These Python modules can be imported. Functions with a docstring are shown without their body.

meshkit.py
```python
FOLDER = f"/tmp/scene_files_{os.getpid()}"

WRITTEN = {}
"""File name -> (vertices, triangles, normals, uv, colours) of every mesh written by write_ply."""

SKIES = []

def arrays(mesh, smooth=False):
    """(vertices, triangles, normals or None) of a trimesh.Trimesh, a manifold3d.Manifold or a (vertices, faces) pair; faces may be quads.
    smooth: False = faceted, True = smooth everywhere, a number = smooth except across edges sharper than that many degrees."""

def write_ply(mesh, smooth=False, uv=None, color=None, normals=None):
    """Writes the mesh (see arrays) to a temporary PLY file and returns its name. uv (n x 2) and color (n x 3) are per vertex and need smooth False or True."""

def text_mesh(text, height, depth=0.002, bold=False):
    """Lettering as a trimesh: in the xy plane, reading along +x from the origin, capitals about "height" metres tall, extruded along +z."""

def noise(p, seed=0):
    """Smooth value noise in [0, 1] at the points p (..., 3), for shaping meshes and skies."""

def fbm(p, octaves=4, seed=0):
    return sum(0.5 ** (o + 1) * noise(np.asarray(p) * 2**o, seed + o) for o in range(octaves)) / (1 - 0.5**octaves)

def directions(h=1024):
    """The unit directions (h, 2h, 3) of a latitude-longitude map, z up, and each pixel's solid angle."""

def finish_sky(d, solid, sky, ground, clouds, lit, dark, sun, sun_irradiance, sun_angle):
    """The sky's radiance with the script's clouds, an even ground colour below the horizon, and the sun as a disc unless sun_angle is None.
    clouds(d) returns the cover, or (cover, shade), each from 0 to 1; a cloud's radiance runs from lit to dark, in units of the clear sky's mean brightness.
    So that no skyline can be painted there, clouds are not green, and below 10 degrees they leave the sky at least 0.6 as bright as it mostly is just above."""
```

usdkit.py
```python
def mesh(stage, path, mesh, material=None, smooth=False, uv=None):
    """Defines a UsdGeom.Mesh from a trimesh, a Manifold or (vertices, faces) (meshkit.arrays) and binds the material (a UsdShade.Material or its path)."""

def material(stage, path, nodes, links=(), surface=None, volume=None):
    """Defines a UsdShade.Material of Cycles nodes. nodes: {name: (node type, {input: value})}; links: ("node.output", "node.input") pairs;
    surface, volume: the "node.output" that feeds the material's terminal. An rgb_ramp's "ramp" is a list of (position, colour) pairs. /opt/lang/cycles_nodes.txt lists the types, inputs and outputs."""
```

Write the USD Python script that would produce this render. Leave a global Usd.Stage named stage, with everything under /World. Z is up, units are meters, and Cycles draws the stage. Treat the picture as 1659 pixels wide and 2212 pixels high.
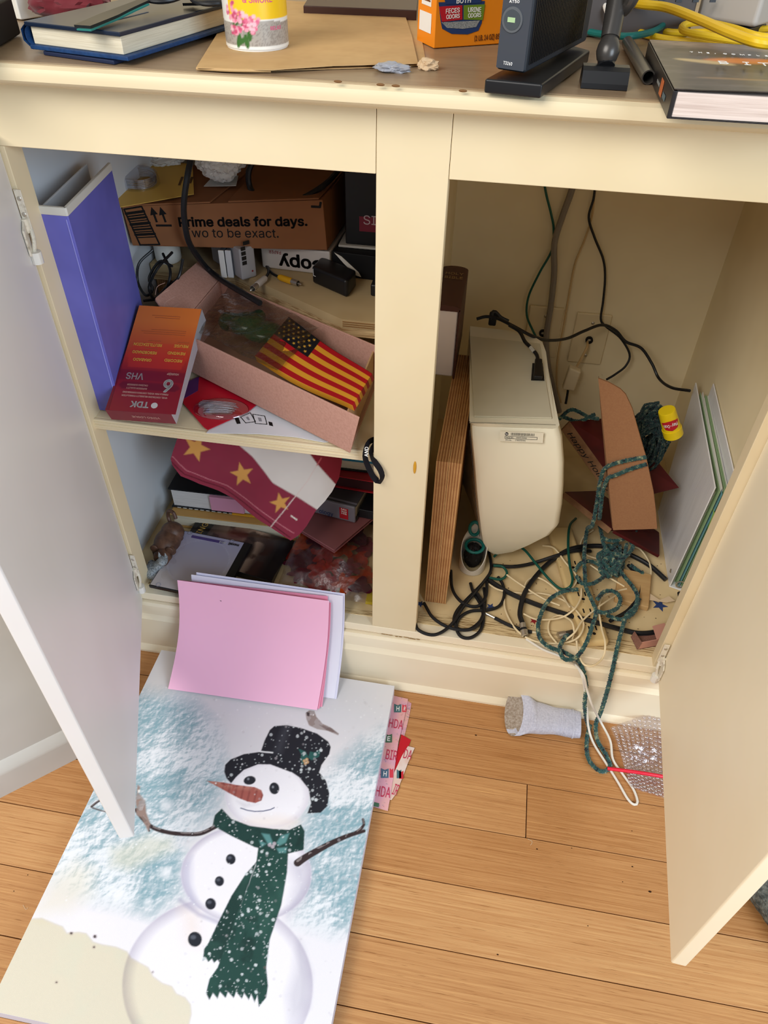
import math, random
import numpy as np, trimesh, shapely, usdkit, meshkit
from shapely import affinity
from shapely.geometry import Polygon, Point, LineString, box as sbox
from pxr import Usd, UsdGeom, UsdShade, UsdLux, Sdf, Gf, Vt

random.seed(7); RNG = np.random.default_rng(7)
stage = Usd.Stage.CreateInMemory()
UsdGeom.SetStageUpAxis(stage, UsdGeom.Tokens.z); UsdGeom.SetStageMetersPerUnit(stage, 1.0)
UsdGeom.Xform.Define(stage, '/World'); UsdGeom.Scope.Define(stage, '/World/Looks')

# ------------------------------------------------------------------ camera
W, H, FPX = 1659.0, 2212.0, 1580.2096
CAM = np.array([0.13749, -0.78143, 1.14769])
ROT = np.array([[0.98567769, 0.16783901, 0.01641804], [0.12588511, -0.66750356, -0.73388823], [-0.11221598, 0.72544405, -0.6790718]])  # right, down, forward
cam = UsdGeom.Camera.Define(stage, '/World/camera')
cam.CreateHorizontalApertureAttr(36.0); cam.CreateVerticalApertureAttr(36.0 * H / W); cam.CreateFocalLengthAttr(36.0 * FPX / W)
cam.CreateClippingRangeAttr(Gf.Vec2f(0.05, 50))
_m = np.eye(4); _m[0, :3], _m[1, :3], _m[2, :3], _m[3, :3] = ROT[0], -ROT[1], -ROT[2], CAM
cam.AddTransformOp().Set(Gf.Matrix4d(_m.tolist()))
cam.CreateExposureAttr(0.0)

# ------------------------------------------------------------------ light: a large window behind the photographer, to the left, an added cool fill at the right, and soft room light
def look_at(eye, target):
    e, t = np.array(eye, float), np.array(target, float)
    b = (e - t) / np.linalg.norm(e - t); r = np.cross([0, 0, 1.0], b); r /= np.linalg.norm(r); u = np.cross(b, r)
    m = np.eye(4); m[0, :3], m[1, :3], m[2, :3], m[3, :3] = r, u, b, e
    return Gf.Matrix4d(m.tolist())
def rect_light(name, eye, target, w, h, power, col):
    l = UsdLux.RectLight.Define(stage, '/World/' + name)
    l.CreateWidthAttr(w); l.CreateHeightAttr(h); l.CreateIntensityAttr(power); l.CreateColorAttr(Gf.Vec3f(*col))
    l.AddTransformOp().Set(look_at(eye, target))
rect_light('window_light', (-1.25, -2.0, 2.55), (0.1, -0.05, 0.3), 1.9, 1.6, 8.6, (1.0, 0.965, 0.91))
rect_light('fill_light_right', (1.75, -1.75, 1.45), (-0.3, 0.0, 0.35), 1.2, 1.3, 9.5, (0.70, 0.84, 1.0))  # added cool fill, aimed to brighten the left door and left compartment
dome = UsdLux.DomeLight.Define(stage, '/World/room_light')
dome.CreateIntensityAttr(0.10); dome.CreateColorAttr(Gf.Vec3f(0.90, 0.95, 1.0))

# ------------------------------------------------------------------ helpers
def ray(px, py): return np.array([(px - W / 2) / FPX, (py - H / 2) / FPX, 1.0]) @ ROT
def at(px, py, x=None, y=None, z=None):
    """The point where the photograph's pixel meets the plane x=, y= or z=."""
    d = ray(px, py)
    t = (x - CAM[0]) / d[0] if x is not None else (y - CAM[1]) / d[1] if y is not None else (z - CAM[2]) / d[2]
    return CAM + t * d
def on_plane(px, py, o, n):
    d = ray(px, py); return CAM + d * (np.dot(np.asarray(o) - CAM, n) / np.dot(d, n))
def pix(P):
    q = (np.asarray(P, float) - CAM) @ ROT.T
    return np.stack([W / 2 + FPX * q[..., 0] / q[..., 2], H / 2 + FPX * q[..., 1] / q[..., 2]], -1)
A = lambda *v: np.array(v, float)
def unit(v): v = np.asarray(v, float); return v / np.linalg.norm(v)
def lin(c):
    c = np.asarray(c, float) / 255.0
    return np.where(c <= 0.04045, c / 12.92, ((c + 0.055) / 1.055) ** 2.4)

MATS = {}
def mat(name, rgb, rough=0.5, spec=0.35, rgb2=None, scale=40.0, stretch=(1, 1, 1), detail=3, bump=0.0, bscale=None, metal=0.0, coat=0.0, lo=0.35, hi=0.65, sheen=0.0, trans=0.0, alpha=1.0, bdist=0.002, emis=0.0):
    if name in MATS: return MATS[name]
    nodes = {'p': ('principled_bsdf', {'base_color': tuple(lin(rgb)), 'roughness': rough, 'specular_ior_level': spec, 'metallic': metal, 'coat_weight': coat, 'sheen_weight': sheen, 'transmission_weight': trans, 'alpha': alpha})}
    links = []
    if emis: nodes['p'][1].update({'emission_color': tuple(lin(rgb)), 'emission_strength': emis})
    if rgb2 is not None or bump:
        nodes['g'] = ('geometry', {}); nodes['m'] = ('mapping', {'scale': tuple(stretch)}); links += [('g.position', 'm.vector')]
    if rgb2 is not None:
        nodes['n'] = ('noise_texture', {'scale': scale, 'detail': float(detail), 'roughness': 0.6})
        nodes['r'] = ('rgb_ramp', {'ramp': [(lo, tuple(lin(rgb))), (hi, tuple(lin(rgb2)))]})
        links += [('m.vector', 'n.vector'), ('n.fac', 'r.fac'), ('r.color', 'p.base_color')]
    if bump:
        nodes['n2'] = ('noise_texture', {'scale': bscale or scale, 'detail': 3.0}); nodes['b'] = ('bump', {'strength': bump, 'distance': bdist})
        links += [('m.vector', 'n2.vector'), ('n2.fac', 'b.height'), ('b.normal', 'p.normal')]
    MATS[name] = usdkit.material(stage, '/World/Looks/' + name, nodes, links, surface='p.BSDF')
    return MATS[name]
def vmat(name, rough=0.5, spec=0.3, bump=0.0, bscale=800.0, sheen=0.0):
    """A print: the colour is read from the mesh's own primvar."""
    if name in MATS: return MATS[name]
    nodes = {'a': ('attribute', {'attribute': 'print_color'}), 'p': ('principled_bsdf', {'roughness': rough, 'specular_ior_level': spec, 'sheen_weight': sheen})}
    links = [('a.color', 'p.base_color')]
    if bump:
        nodes.update({'g': ('geometry', {}), 'n': ('noise_texture', {'scale': bscale}), 'b': ('bump', {'strength': bump, 'distance': 0.001})})
        links += [('g.position', 'n.vector'), ('n.fac', 'b.height'), ('b.normal', 'p.normal')]
    MATS[name] = usdkit.material(stage, '/World/Looks/' + name, nodes, links, surface='p.BSDF')
    return MATS[name]
def clear_film(name, tint=(240, 240, 245), rough=0.08, amount=0.85, bump=0.5, bscale=60.0, most=0.45):
    """Thin clear plastic film: mostly see-through, glossy where it wrinkles."""
    if name in MATS: return MATS[name]
    nodes = {'t': ('transparent_bsdf', {'color': tuple(lin(tint))}), 'd': ('glossy_bsdf', {'roughness': rough, 'color': (0.95, 0.95, 0.97)}),
             'w': ('layer_weight', {'blend': 0.35}), 'mr': ('map_range', {'from_min': 0.0, 'from_max': 1.0, 'to_min': 1 - amount, 'to_max': most}), 'x': ('mix_closure', {}),
             'g': ('geometry', {}), 'n': ('noise_texture', {'scale': bscale, 'detail': 3.0}), 'b': ('bump', {'strength': bump, 'distance': 0.004})}
    links = [('g.position', 'n.vector'), ('n.fac', 'b.height'), ('b.normal', 'd.normal'), ('w.facing', 'mr.value'), ('mr.result', 'x.fac'), ('t.BSDF', 'x.closure1'), ('d.BSDF', 'x.closure2')]
    MATS[name] = usdkit.material(stage, '/World/Looks/' + name, nodes, links, surface='x.closure')
    return MATS[name]

def tm(v, f):
    f = np.asarray(f)
    if f.shape[1] == 4: f = np.vstack([f[:, [0, 1, 2]], f[:, [0, 2, 3]]])
    return trimesh.Trimesh(np.asarray(v, float), f, process=False)
def join(*ms):
    ms = [m for x in ms for m in (x if isinstance(x, (list, tuple)) else [x])]
    return trimesh.util.concatenate(ms)
def hull(pts): return trimesh.convex.convex_hull(np.asarray(pts, float))
_ico = trimesh.creation.icosphere(subdivisions=1).vertices
def rhex(c8, r=0.0015, sub=None):
    """A six-sided solid on 8 corners (bottom 4, top 4 in the same order) with rounded edges."""
    c = np.asarray(c8, float)
    if r <= 0: return hull(c)
    nb = [(1, 3, 4), (0, 2, 5), (1, 3, 6), (0, 2, 7), (5, 7, 0), (4, 6, 1), (5, 7, 2), (4, 6, 3)]
    S = _ico if sub is None else sub
    pts = []
    for i in range(8):
        q = c[i] + sum(unit(c[j] - c[i]) * r for j in nb[i]); pts.append(q + S * r)
    return hull(np.vstack(pts))
def rbox(lo, hi, r=0.0015):
    (x0, y0, z0), (x1, y1, z1) = lo, hi
    return rhex([(x0, y0, z0), (x1, y0, z0), (x1, y1, z0), (x0, y1, z0), (x0, y0, z1), (x1, y0, z1), (x1, y1, z1), (x0, y1, z1)], r)
def slab(q4, off, r=0.0015):
    """A quad (4 world points) thickened by the vector off."""
    q = np.asarray(q4, float); return rhex(np.vstack([q, q + np.asarray(off, float)]), r)
def rot_z(a): c, s = math.cos(a), math.sin(a); return np.array([[c, -s, 0], [s, c, 0], [0, 0, 1.0]])
def rot_axis(ax, a): return trimesh.transformations.rotation_matrix(a, ax)[:3, :3]
def moved(m, R=None, t=None):
    m = m.copy()
    if R is not None: m.vertices = m.vertices @ np.asarray(R).T
    if t is not None: m.vertices = m.vertices + np.asarray(t)
    return m
def spline(pts, step=0.004, closed=False):
    P = np.asarray(pts, float)
    if len(P) < 3 and not closed: 
        n = max(2, int(np.linalg.norm(P[1] - P[0]) / step)); return P[0] + np.linspace(0, 1, n)[:, None] * (P[1] - P[0])
    Q = np.vstack([P[-1], P, P[0], P[1]]) if closed else np.vstack([2 * P[0] - P[1], P, 2 * P[-1] - P[-2]])
    out = []
    for i in range(1, len(Q) - 2):
        n = max(2, int(np.linalg.norm(Q[i + 1] - Q[i]) / step)); t = np.linspace(0, 1, n, endpoint=False)[:, None]
        a, b, c, d = Q[i - 1:i + 3]
        out.append(0.5 * (2 * b + (c - a) * t + (2 * a - 5 * b + 4 * c - d) * t ** 2 + (3 * b - a - 3 * c + d) * t ** 3))
    if not closed: out.append(P[-1:])
    return np.vstack(out)
def frames(P):
    T = np.gradient(P, axis=0); T /= np.maximum(np.linalg.norm(T, axis=1, keepdims=True), 1e-9)
    N = np.zeros_like(P); a = A(0, 0, 1) if abs(T[0][2]) < 0.9 else A(1, 0, 0); n = unit(np.cross(T[0], a))
    for i in range(len(P)):
        n = n - T[i] * np.dot(n, T[i]); n = n / max(np.linalg.norm(n), 1e-9); N[i] = n
    return T, N, np.cross(T, N)
def sweep(P, sec, caps=True, closed=False, scales=None):
    """Sweeps the 2-D section sec (k,2) along the polyline P; sec may be (n,k,2)."""
    T, N, B = frames(P); n = len(P); sec = np.asarray(sec, float); k = sec.shape[-2]
    S = np.broadcast_to(sec, (n, k, 2)) * (1.0 if scales is None else np.asarray(scales)[:, None, None])
    V = P[:, None] + S[..., :1] * N[:, None] + S[..., 1:] * B[:, None]
    V = V.reshape(-1, 3); F = []
    i = np.arange(n if closed else n - 1)[:, None]; j = np.arange(k)[None]; i2 = (i + 1) % n; j2 = (j + 1) % k
    F = np.stack(np.broadcast_arrays(i * k + j, i * k + j2, i2 * k + j2, i2 * k + j), -1).reshape(-1, 4)
    F = np.vstack([F[:, [0, 1, 2]], F[:, [0, 2, 3]]])
    if caps and not closed:
        c = [[0, q + 1, q] for q in range(1, k - 1)] + [[(n - 1) * k, (n - 1) * k + q, (n - 1) * k + q + 1] for q in range(1, k - 1)]
        F = np.vstack([F, c])
    return tm(V, F)
def circ(r, k=8, ry=None): a = np.arange(k) / k * 2 * math.pi; return np.stack([r * np.cos(a), (ry or r) * np.sin(a)], 1)
def tube(pts, r, k=8, step=0.004, closed=False, smoothed=True, ry=None):
    return sweep(spline(pts, step, closed) if smoothed else np.asarray(pts, float), circ(r, k, ry), closed=closed)
def lathe(prof, k=32, origin=(0, 0, 0)):
    """Revolves (r, z) points about the vertical axis."""
    p = np.asarray(prof, float); a = np.arange(k) / k * 2 * math.pi
    V = np.stack([p[:, None, 0] * np.cos(a), p[:, None, 0] * np.sin(a), np.broadcast_to(p[:, None, 1], (len(p), k))], -1).reshape(-1, 3) + np.asarray(origin)
    i = np.arange(len(p) - 1)[:, None]; j = np.arange(k)[None]; j2 = (j + 1) % k
    F = np.stack(np.broadcast_arrays(i * k + j, i * k + j2, (i + 1) * k + j2, (i + 1) * k + j), -1).reshape(-1, 4)
    return tm(V, F)
def grid_mesh(G):
    """A sheet over an (n, m, 3) grid of points."""
    n, m = G.shape[:2]; i = np.arange(n - 1)[:, None]; j = np.arange(m - 1)[None]
    F = np.stack(np.broadcast_arrays(i * m + j, (i + 1) * m + j, (i + 1) * m + j + 1, i * m + j + 1), -1).reshape(-1, 4)
    return tm(G.reshape(-1, 3), F)
def thick_sheet(G, t):
    """The same sheet with thickness t."""
    n, m = G.shape[:2]
    du, dv = np.gradient(G, axis=0), np.gradient(G, axis=1); N = np.cross(du, dv); N /= np.maximum(np.linalg.norm(N, axis=2, keepdims=True), 1e-12)
    top, bot = G + N * t / 2, G - N * t / 2
    a, b = grid_mesh(top), grid_mesh(bot); b.faces = b.faces[:, ::-1]; K = n * m
    ring = [i * m for i in range(n)] + [(n - 1) * m + j for j in range(1, m)] + [i * m + m - 1 for i in range(n - 2, -1, -1)] + [j for j in range(m - 2, 0, -1)]
    F = []
    for q in range(len(ring)):
        r0, r1 = ring[q], ring[(q + 1) % len(ring)]; F += [[r0, r0 + K, r1], [r1, r0 + K, r1 + K]]
    return tm(np.vstack([a.vertices, b.vertices]), np.vstack([a.faces, b.faces + K, F]))
def bil(q, nu, nv):
    """Bilinear grid over the quad q: q0 -> q1 along u, q0 -> q3 along v."""
    q = np.asarray(q, float); u = np.linspace(0, 1, nu)[:, None, None]; v = np.linspace(0, 1, nv)[None, :, None]
    return q[0] * (1 - u) * (1 - v) + q[1] * u * (1 - v) + q[2] * u * v + q[3] * (1 - u) * v
class Fr:
    """A flat frame for prints: origin o, unit u to the right, v up, n out."""
    def __init__(s, o, u, v): 
        s.o = np.asarray(o, float); s.u = unit(u); v = np.asarray(v, float); v = v - s.u * np.dot(v, s.u); s.v = unit(v); s.n = np.cross(s.u, s.v)
    def w(s, x, y, h=0.0): return s.o + s.u * x + s.v * y + s.n * h
    def put(s, m, x=0, y=0, h=0.0, rot=0.0):
        m = m.copy(); c, sn = math.cos(rot), math.sin(rot); p = m.vertices
        X, Y = p[:, 0] * c - p[:, 1] * sn + x, p[:, 0] * sn + p[:, 1] * c + y
        m.vertices = s.o + X[:, None] * s.u + Y[:, None] * s.v + (p[:, 2] + h)[:, None] * s.n
        return m
    def local(s, P): d = np.asarray(P) - s.o; return float(np.dot(d, s.u)), float(np.dot(d, s.v))
def frq(q):
    """Frame of a quad (q0 lower left, q1 lower right, q3 upper left) seen from its front."""
    return Fr(q[0], q[1] - q[0], q[3] - q[0])
def ink(shape, d=0.00025):
    gs = getattr(shape, 'geoms', [shape]); return join([trimesh.creation.extrude_polygon(g, d, engine='earcut') for g in gs if g.area > 0])
_tc = {}
def letters(t, h, width=None, bold=False, center=False, d=0.00025, italic=0.0):
    m = meshkit.text_mesh(t, h, d, bool(bold))
    if italic: m.vertices[:, 0] += italic * m.vertices[:, 1]
    lo, hi = m.bounds
    if bold == 2: m = join([moved(m, None, (dx, dy, 0)) for dx, dy in ((-h * .02, 0), (h * .02, 0), (0, h * .02), (0, -h * .02))])
    if width: m.vertices[:, 0] = (m.vertices[:, 0] - lo[0]) * (width / (hi[0] - lo[0]))
    if center: m.vertices[:, 0] -= (m.vertices[:, 0].min() + m.vertices[:, 0].max()) / 2
    return m
def rect(x0, y0, x1, y1): return sbox(min(x0, x1), min(y0, y1), max(x0, x1), max(y0, y1))
def star(r, ri=0.4, k=5, a0=math.pi / 2, x=0, y=0):
    return Polygon([(x + (r if i % 2 == 0 else r * ri) * math.cos(a0 + i * math.pi / k), y + (r if i % 2 == 0 else r * ri) * math.sin(a0 + i * math.pi / k)) for i in range(2 * k)])

_used = {}
def free(parent, name):
    k = (parent, name); n = _used.get(k, -1) + 1; _used[k] = n
    return f'{parent}/{name}' + (f'_{n:03d}' if n else '')
def put_mesh(path, mesh, m, base, smooth=30, color=None):
    mesh = mesh if isinstance(mesh, trimesh.Trimesh) else tm(*mesh)
    mesh = mesh.copy(); mesh.vertices = mesh.vertices - base
    g = usdkit.mesh(stage, path, mesh, m, smooth=(True if color is not None else smooth))
    if color is not None:
        UsdGeom.PrimvarsAPI(g).CreatePrimvar('print_color', Sdf.ValueTypeNames.Color3fArray, 'vertex').Set(Vt.Vec3fArray.FromNumpy(np.asarray(color, np.float32)))
    return g.GetPrim()
def say(prim, label=None, cat=None, group=None, kind=None):
    for k, v in (('label', label), ('category', cat), ('group', group), ('kind', kind)):
        if v: prim.SetCustomDataByKey(k, v)
class Thing:
    """One thing: its parts are gathered, then written under an Xform at its base."""
    def __init__(s, name, label=None, cat=None, group=None, kind=None):
        s.name, s.tags, s.parts = name, (label, cat, group, kind), []
    def add(s, name, mesh, m, under=None, label=None, smooth=30, color=None, kind=None):
        s.parts.append((name, mesh, m, under, label, smooth, color, kind)); return len(s.parts) - 1
    def done(s, base=None):
        if base is None:
            lo = np.min([p[1].bounds[0] for p in s.parts], 0); hi = np.max([p[1].bounds[1] for p in s.parts], 0); base = A((lo[0] + hi[0]) / 2, (lo[1] + hi[1]) / 2, lo[2])
        path = free('/World', s.name); x = UsdGeom.Xform.Define(stage, path); x.AddTranslateOp().Set(Gf.Vec3d(*map(float, base)))
        say(x.GetPrim(), *s.tags); paths = []
        for name, mesh, m, under, label, smooth, color, kind in s.parts:
            p = free(path if under is None else paths[under], name); paths.append(p)
            say(put_mesh(p, mesh, m, base, smooth, color), label, kind=kind)
        s.path = path; s.base = base
        return s
def single(name, mesh, m, label=None, cat=None, group=None, kind=None, smooth=30, color=None):
    lo, hi = mesh.bounds; base = A((lo[0] + hi[0]) / 2, (lo[1] + hi[1]) / 2, lo[2])
    p = put_mesh(free('/World', name), mesh, m, base, smooth, color); UsdGeom.Xformable(p).AddTranslateOp().Set(Gf.Vec3d(*map(float, base))); say(p, label, cat, group, kind)
    return p
def struct(name, mesh, m, smooth=30): return single(name, mesh, m, kind='structure', smooth=smooth)

# ------------------------------------------------------------------ colours of the place
PAINT_P = mat('cream_paint_brightened', (246, 233, 206), 0.42, 0.35, rgb2=(238, 223, 192), scale=3.0, bump=0.05, bscale=90)  # the frame's cream paint, brightened to make up for dim light low down
PAINT = mat('cream_paint', (228, 211, 176), 0.45, 0.3, rgb2=(220, 201, 162), scale=3.0, bump=0.05, bscale=90)
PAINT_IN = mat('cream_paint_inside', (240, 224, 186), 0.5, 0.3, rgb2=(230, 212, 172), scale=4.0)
PAINT_DOOR_L = mat('door_paint_cool_shade', (234, 232, 230), 0.38, 0.4, rgb2=(229, 226, 223), scale=3.0, bump=0.03, bscale=60)  # left door's cream paint with the cool shade put into its colour
PAINT_DOOR_R = mat('door_paint_cream_lit', (250, 238, 210), 0.4, 0.35, rgb2=(246, 232, 200), scale=3.0, bump=0.03, bscale=60)  # same door paint with the fuller light put into its colour
WORN = mat('worn_plywood_edge', (138, 108, 66), 0.65, 0.2, rgb2=(222, 198, 152), scale=40, stretch=(.6, 16, 16), lo=0.36, hi=0.52, bump=0.2)
PANEL = mat('cabinet_floor_paint', (222, 198, 152), 0.5, 0.3, rgb2=(196, 168, 120), scale=9.0, lo=0.45, hi=0.75)
PLY = mat('plywood_layers', (206, 160, 112), 0.6, 0.2, rgb2=(164, 112, 70), scale=30, stretch=(30, 3, 0.6), lo=0.4, hi=0.6)
PLY_FLAT = mat('plywood_layers_lying', (214, 186, 140), 0.6, 0.2, rgb2=(150, 116, 76), scale=24, stretch=(0.6, 3, 20), lo=0.4, hi=0.62)
COUNTER = mat('countertop_laminate', (150, 126, 98), 0.36, 0.4, rgb2=(140, 116, 90), scale=14, stretch=(1, 6, 1))
STEEL = mat('worn_steel', (196, 190, 178), 0.32, 0.5, metal=0.85)
BLACK = mat('black_plastic', (24, 24, 26), 0.38, 0.4)
BLACK_MATT = mat('black_matt', (16, 16, 18), 0.6, 0.25)
CORD = mat('black_cord', (26, 27, 30), 0.42, 0.4)
WHITE_PL = mat('white_plastic', (232, 228, 218), 0.4, 0.4)
INK = mat('black_ink', (22, 20, 20), 0.6, 0.2)
WHITE_INK = mat('white_ink', (236, 234, 230), 0.6, 0.2)
DEBRIS = mat('dirt', (60, 38, 22), 0.8, 0.1)

# ------------------------------------------------------------------ floor of bamboo planks
def plank_mat(name, c1, c2, seed):
    nodes = {'g': ('geometry', {}), 'm': ('mapping', {'scale': (1.2, 75, 1), 'location': (seed, seed * 3.1, 0)}), 'n': ('noise_texture', {'scale': 5.0, 'detail': 6.0, 'roughness': 0.62}),
             'r': ('rgb_ramp', {'ramp': [(0.22, tuple(lin((140, 90, 46)))), (0.40, tuple(lin(c1))), (0.62, tuple(lin(c2))), (0.8, tuple(lin((226, 172, 108))))]}),
             'm2': ('mapping', {'scale': (7, 190, 1), 'location': (seed * 1.7, 0, 0)}), 'n2': ('noise_texture', {'scale': 4.0, 'detail': 3.0}), 'r2': ('rgb_ramp', {'ramp': [(0.30, (0.5, 0.4, 0.3)), (0.37, (1, 1, 1))]}),
             'x': ('mix', {'mix_type': 'multiply', 'fac': 0.7}), 'b': ('bump', {'strength': 0.12, 'distance': 0.002}), 'p': ('principled_bsdf', {'roughness': 0.36, 'specular_ior_level': 0.35})}
    links = [('g.position', 'm.vector'), ('m.vector', 'n.vector'), ('n.fac', 'r.fac'), ('g.position', 'm2.vector'), ('m2.vector', 'n2.vector'), ('n2.fac', 'r2.fac'), ('r.color', 'x.color1'), ('r2.color', 'x.color2'),
             ('x.color', 'p.base_color'), ('n.fac', 'b.height'), ('b.normal', 'p.normal')]
    return usdkit.material(stage, '/World/Looks/' + name, nodes, links, surface='p.BSDF')
PLANKS = [plank_mat(f'bamboo_{i}', c1, c2, 3.0 + 7 * i) for i, (c1, c2) in enumerate([((180, 128, 78), (198, 148, 96)), ((188, 136, 86), (204, 156, 104)), ((174, 121, 72), (192, 141, 90)), ((183, 131, 82), (200, 150, 98))])]
fl = Thing('floor', kind='structure')
fl.add('subfloor', rbox((-1.8, -2.2, -0.03), (1.8, 0.62, -0.012), 0), mat('subfloor_dark', (40, 24, 12), 0.8), smooth=False)
PW = 0.0893; cuts = {-1: [0.292]}
for k in range(-20, 2):
    y1 = -0.1645 + PW * (k + 1); y0 = y1 - PW
    rr = np.random.default_rng(100 + k); xs = [-1.7] + (cuts.get(k, []) or [(-0.9, 0.75, -0.6, 0.95, -0.72)[k % 5]]) + [1.7]
    for i in range(len(xs) - 1):
        fl.add('plank', rbox((xs[i] + 0.0006, y0 + 0.0006, -0.012), (xs[i + 1] - 0.0006, y1 - 0.0006, rr.uniform(-0.0003, 0.0)), 0.0008), PLANKS[int(rr.integers(4))])
fl.done((0, 0, 0))
crumbs = [moved(trimesh.creation.icosphere(subdivisions=1, radius=1.0), np.diag([0.0005 * q, 0.0003 * q, 0.0004]), at(px, py, z=0.0)) for px, py, q in [(1028, 1588, 4), (1404, 1926, 5), (1366, 1872, 3), (1270, 2000, 2), (1075, 2062, 3), (890, 1530, 2), (1235, 1832, 2), (1160, 1834, 3), (1345, 1905, 2), (150, 1972, 2), (60, 1890, 2), (30, 1925, 2), (1365, 1795, 2)]]
single('floor_crumbs', join(crumbs), DEBRIS, 'dark crumbs scattered on the bamboo floor', 'crumbs', kind='stuff')
single('floor_lint', join([tube([at(*p, z=0.0012) for p in pts], 0.00022, 4) for pts in ([(1140, 1812), (1150, 1818), (1146, 1826)], [(50, 1955), (56, 1965), (60, 1960)])]), mat('lint', (226, 214, 190), .9), 'pale bits of lint lying on the bamboo floor', 'lint', kind='stuff')

# ------------------------------------------------------------------ walls
YB = 0.628
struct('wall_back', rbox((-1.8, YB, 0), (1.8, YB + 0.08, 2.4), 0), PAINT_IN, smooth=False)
# the slanting side of the neighbouring built-in, with its own base moulding
d45, n45 = unit((0.72, 0.69, 0)), unit((0.69, -0.72, 0))
p45 = at(165, 1640, z=0.0); e45, s45 = p45 + d45 * 0.065, p45 - d45 * 0.9
GREYP = mat('grey_cream_paint', (196, 192, 184), 0.45, 0.35, rgb2=(188, 184, 176), scale=4)
def strip45(z0, z1, out0, out1, r=0.001):
    a, b = s45, e45
    return rhex([a - n45 * out0 + A(0, 0, z0), b - n45 * out0 + A(0, 0, z0), b + n45 * out1 + A(0, 0, z0), a + n45 * out1 + A(0, 0, z0),
                 a - n45 * out0 + A(0, 0, z1), b - n45 * out0 + A(0, 0, z1), b + n45 * out1 + A(0, 0, z1), a + n45 * out1 + A(0, 0, z1)], r)
struct('wall_left', strip45(0.0, 0.94, 0.045, -0.012), GREYP)
zt = np.array([0.0, 0.0, 0.052, 0.058, 0.066, 0.071, 0.074]); ot = np.array([-0.012, 0.0, 0.0, -0.001, -0.006, -0.009, -0.012])
V = np.vstack([[s45 + n45 * o + A(0, 0, z) for z, o in zip(zt, ot)], [e45 + n45 * o + A(0, 0, z) for z, o in zip(zt, ot)]]); K = len(zt)
F = [[i, (i + 1) % K, K + (i + 1) % K, K + i] for i in range(K)]
struct('baseboard_left', tm(V, F), GREYP, smooth=25)

# ------------------------------------------------------------------ the built-in cabinet
XL, XS0, XS1, XR = -0.415, 0.0, 0.076, 0.472
ZT, ZB, ZC = 0.890, 0.147, 0.978
cab = Thing('cabinet', 'cream painted two-door built-in base cabinet standing open along the back wall', 'cabinet')
cab.add('top_rail', rbox((-1.75, 0, ZT), (XS0, 0.02, 0.958), 0.001), PAINT)
cab.add('top_rail', rbox((XS1, 0, ZT), (1.75, 0.02, 0.958), 0.001), PAINT)
cab.add('center_stile', rbox((XS0 + 0.0004, -0.0003, ZB), (XS1 - 0.0004, 0.02, 0.958), 0.001), PAINT)
cab.add('left_stile', rbox((-1.75, 0, ZB - 0.016), (XL, 0.032, ZT), 0.001), PAINT)
cab.add('right_stile', rbox((XR, 0, ZB - 0.016), (1.75, 0.022, ZT), 0.001), PAINT)
cab.add('bottom_rail', rbox((-1.75, -0.001, ZB - 0.018), (1.75, 0.02, ZB - 0.0005), 0.0012), PAINT_P)
zt = [0.127, 0.127, 0.122, 0.112, 0.100, 0.094, 0.09, 0.014, 0.010, 0.004, 0.0, 0.0]
yt = [0.02, -0.006, -0.0095, -0.0105, -0.0105, -0.013, -0.0155, -0.0155, -0.019, -0.0235, -0.024, 0.02]
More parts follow.
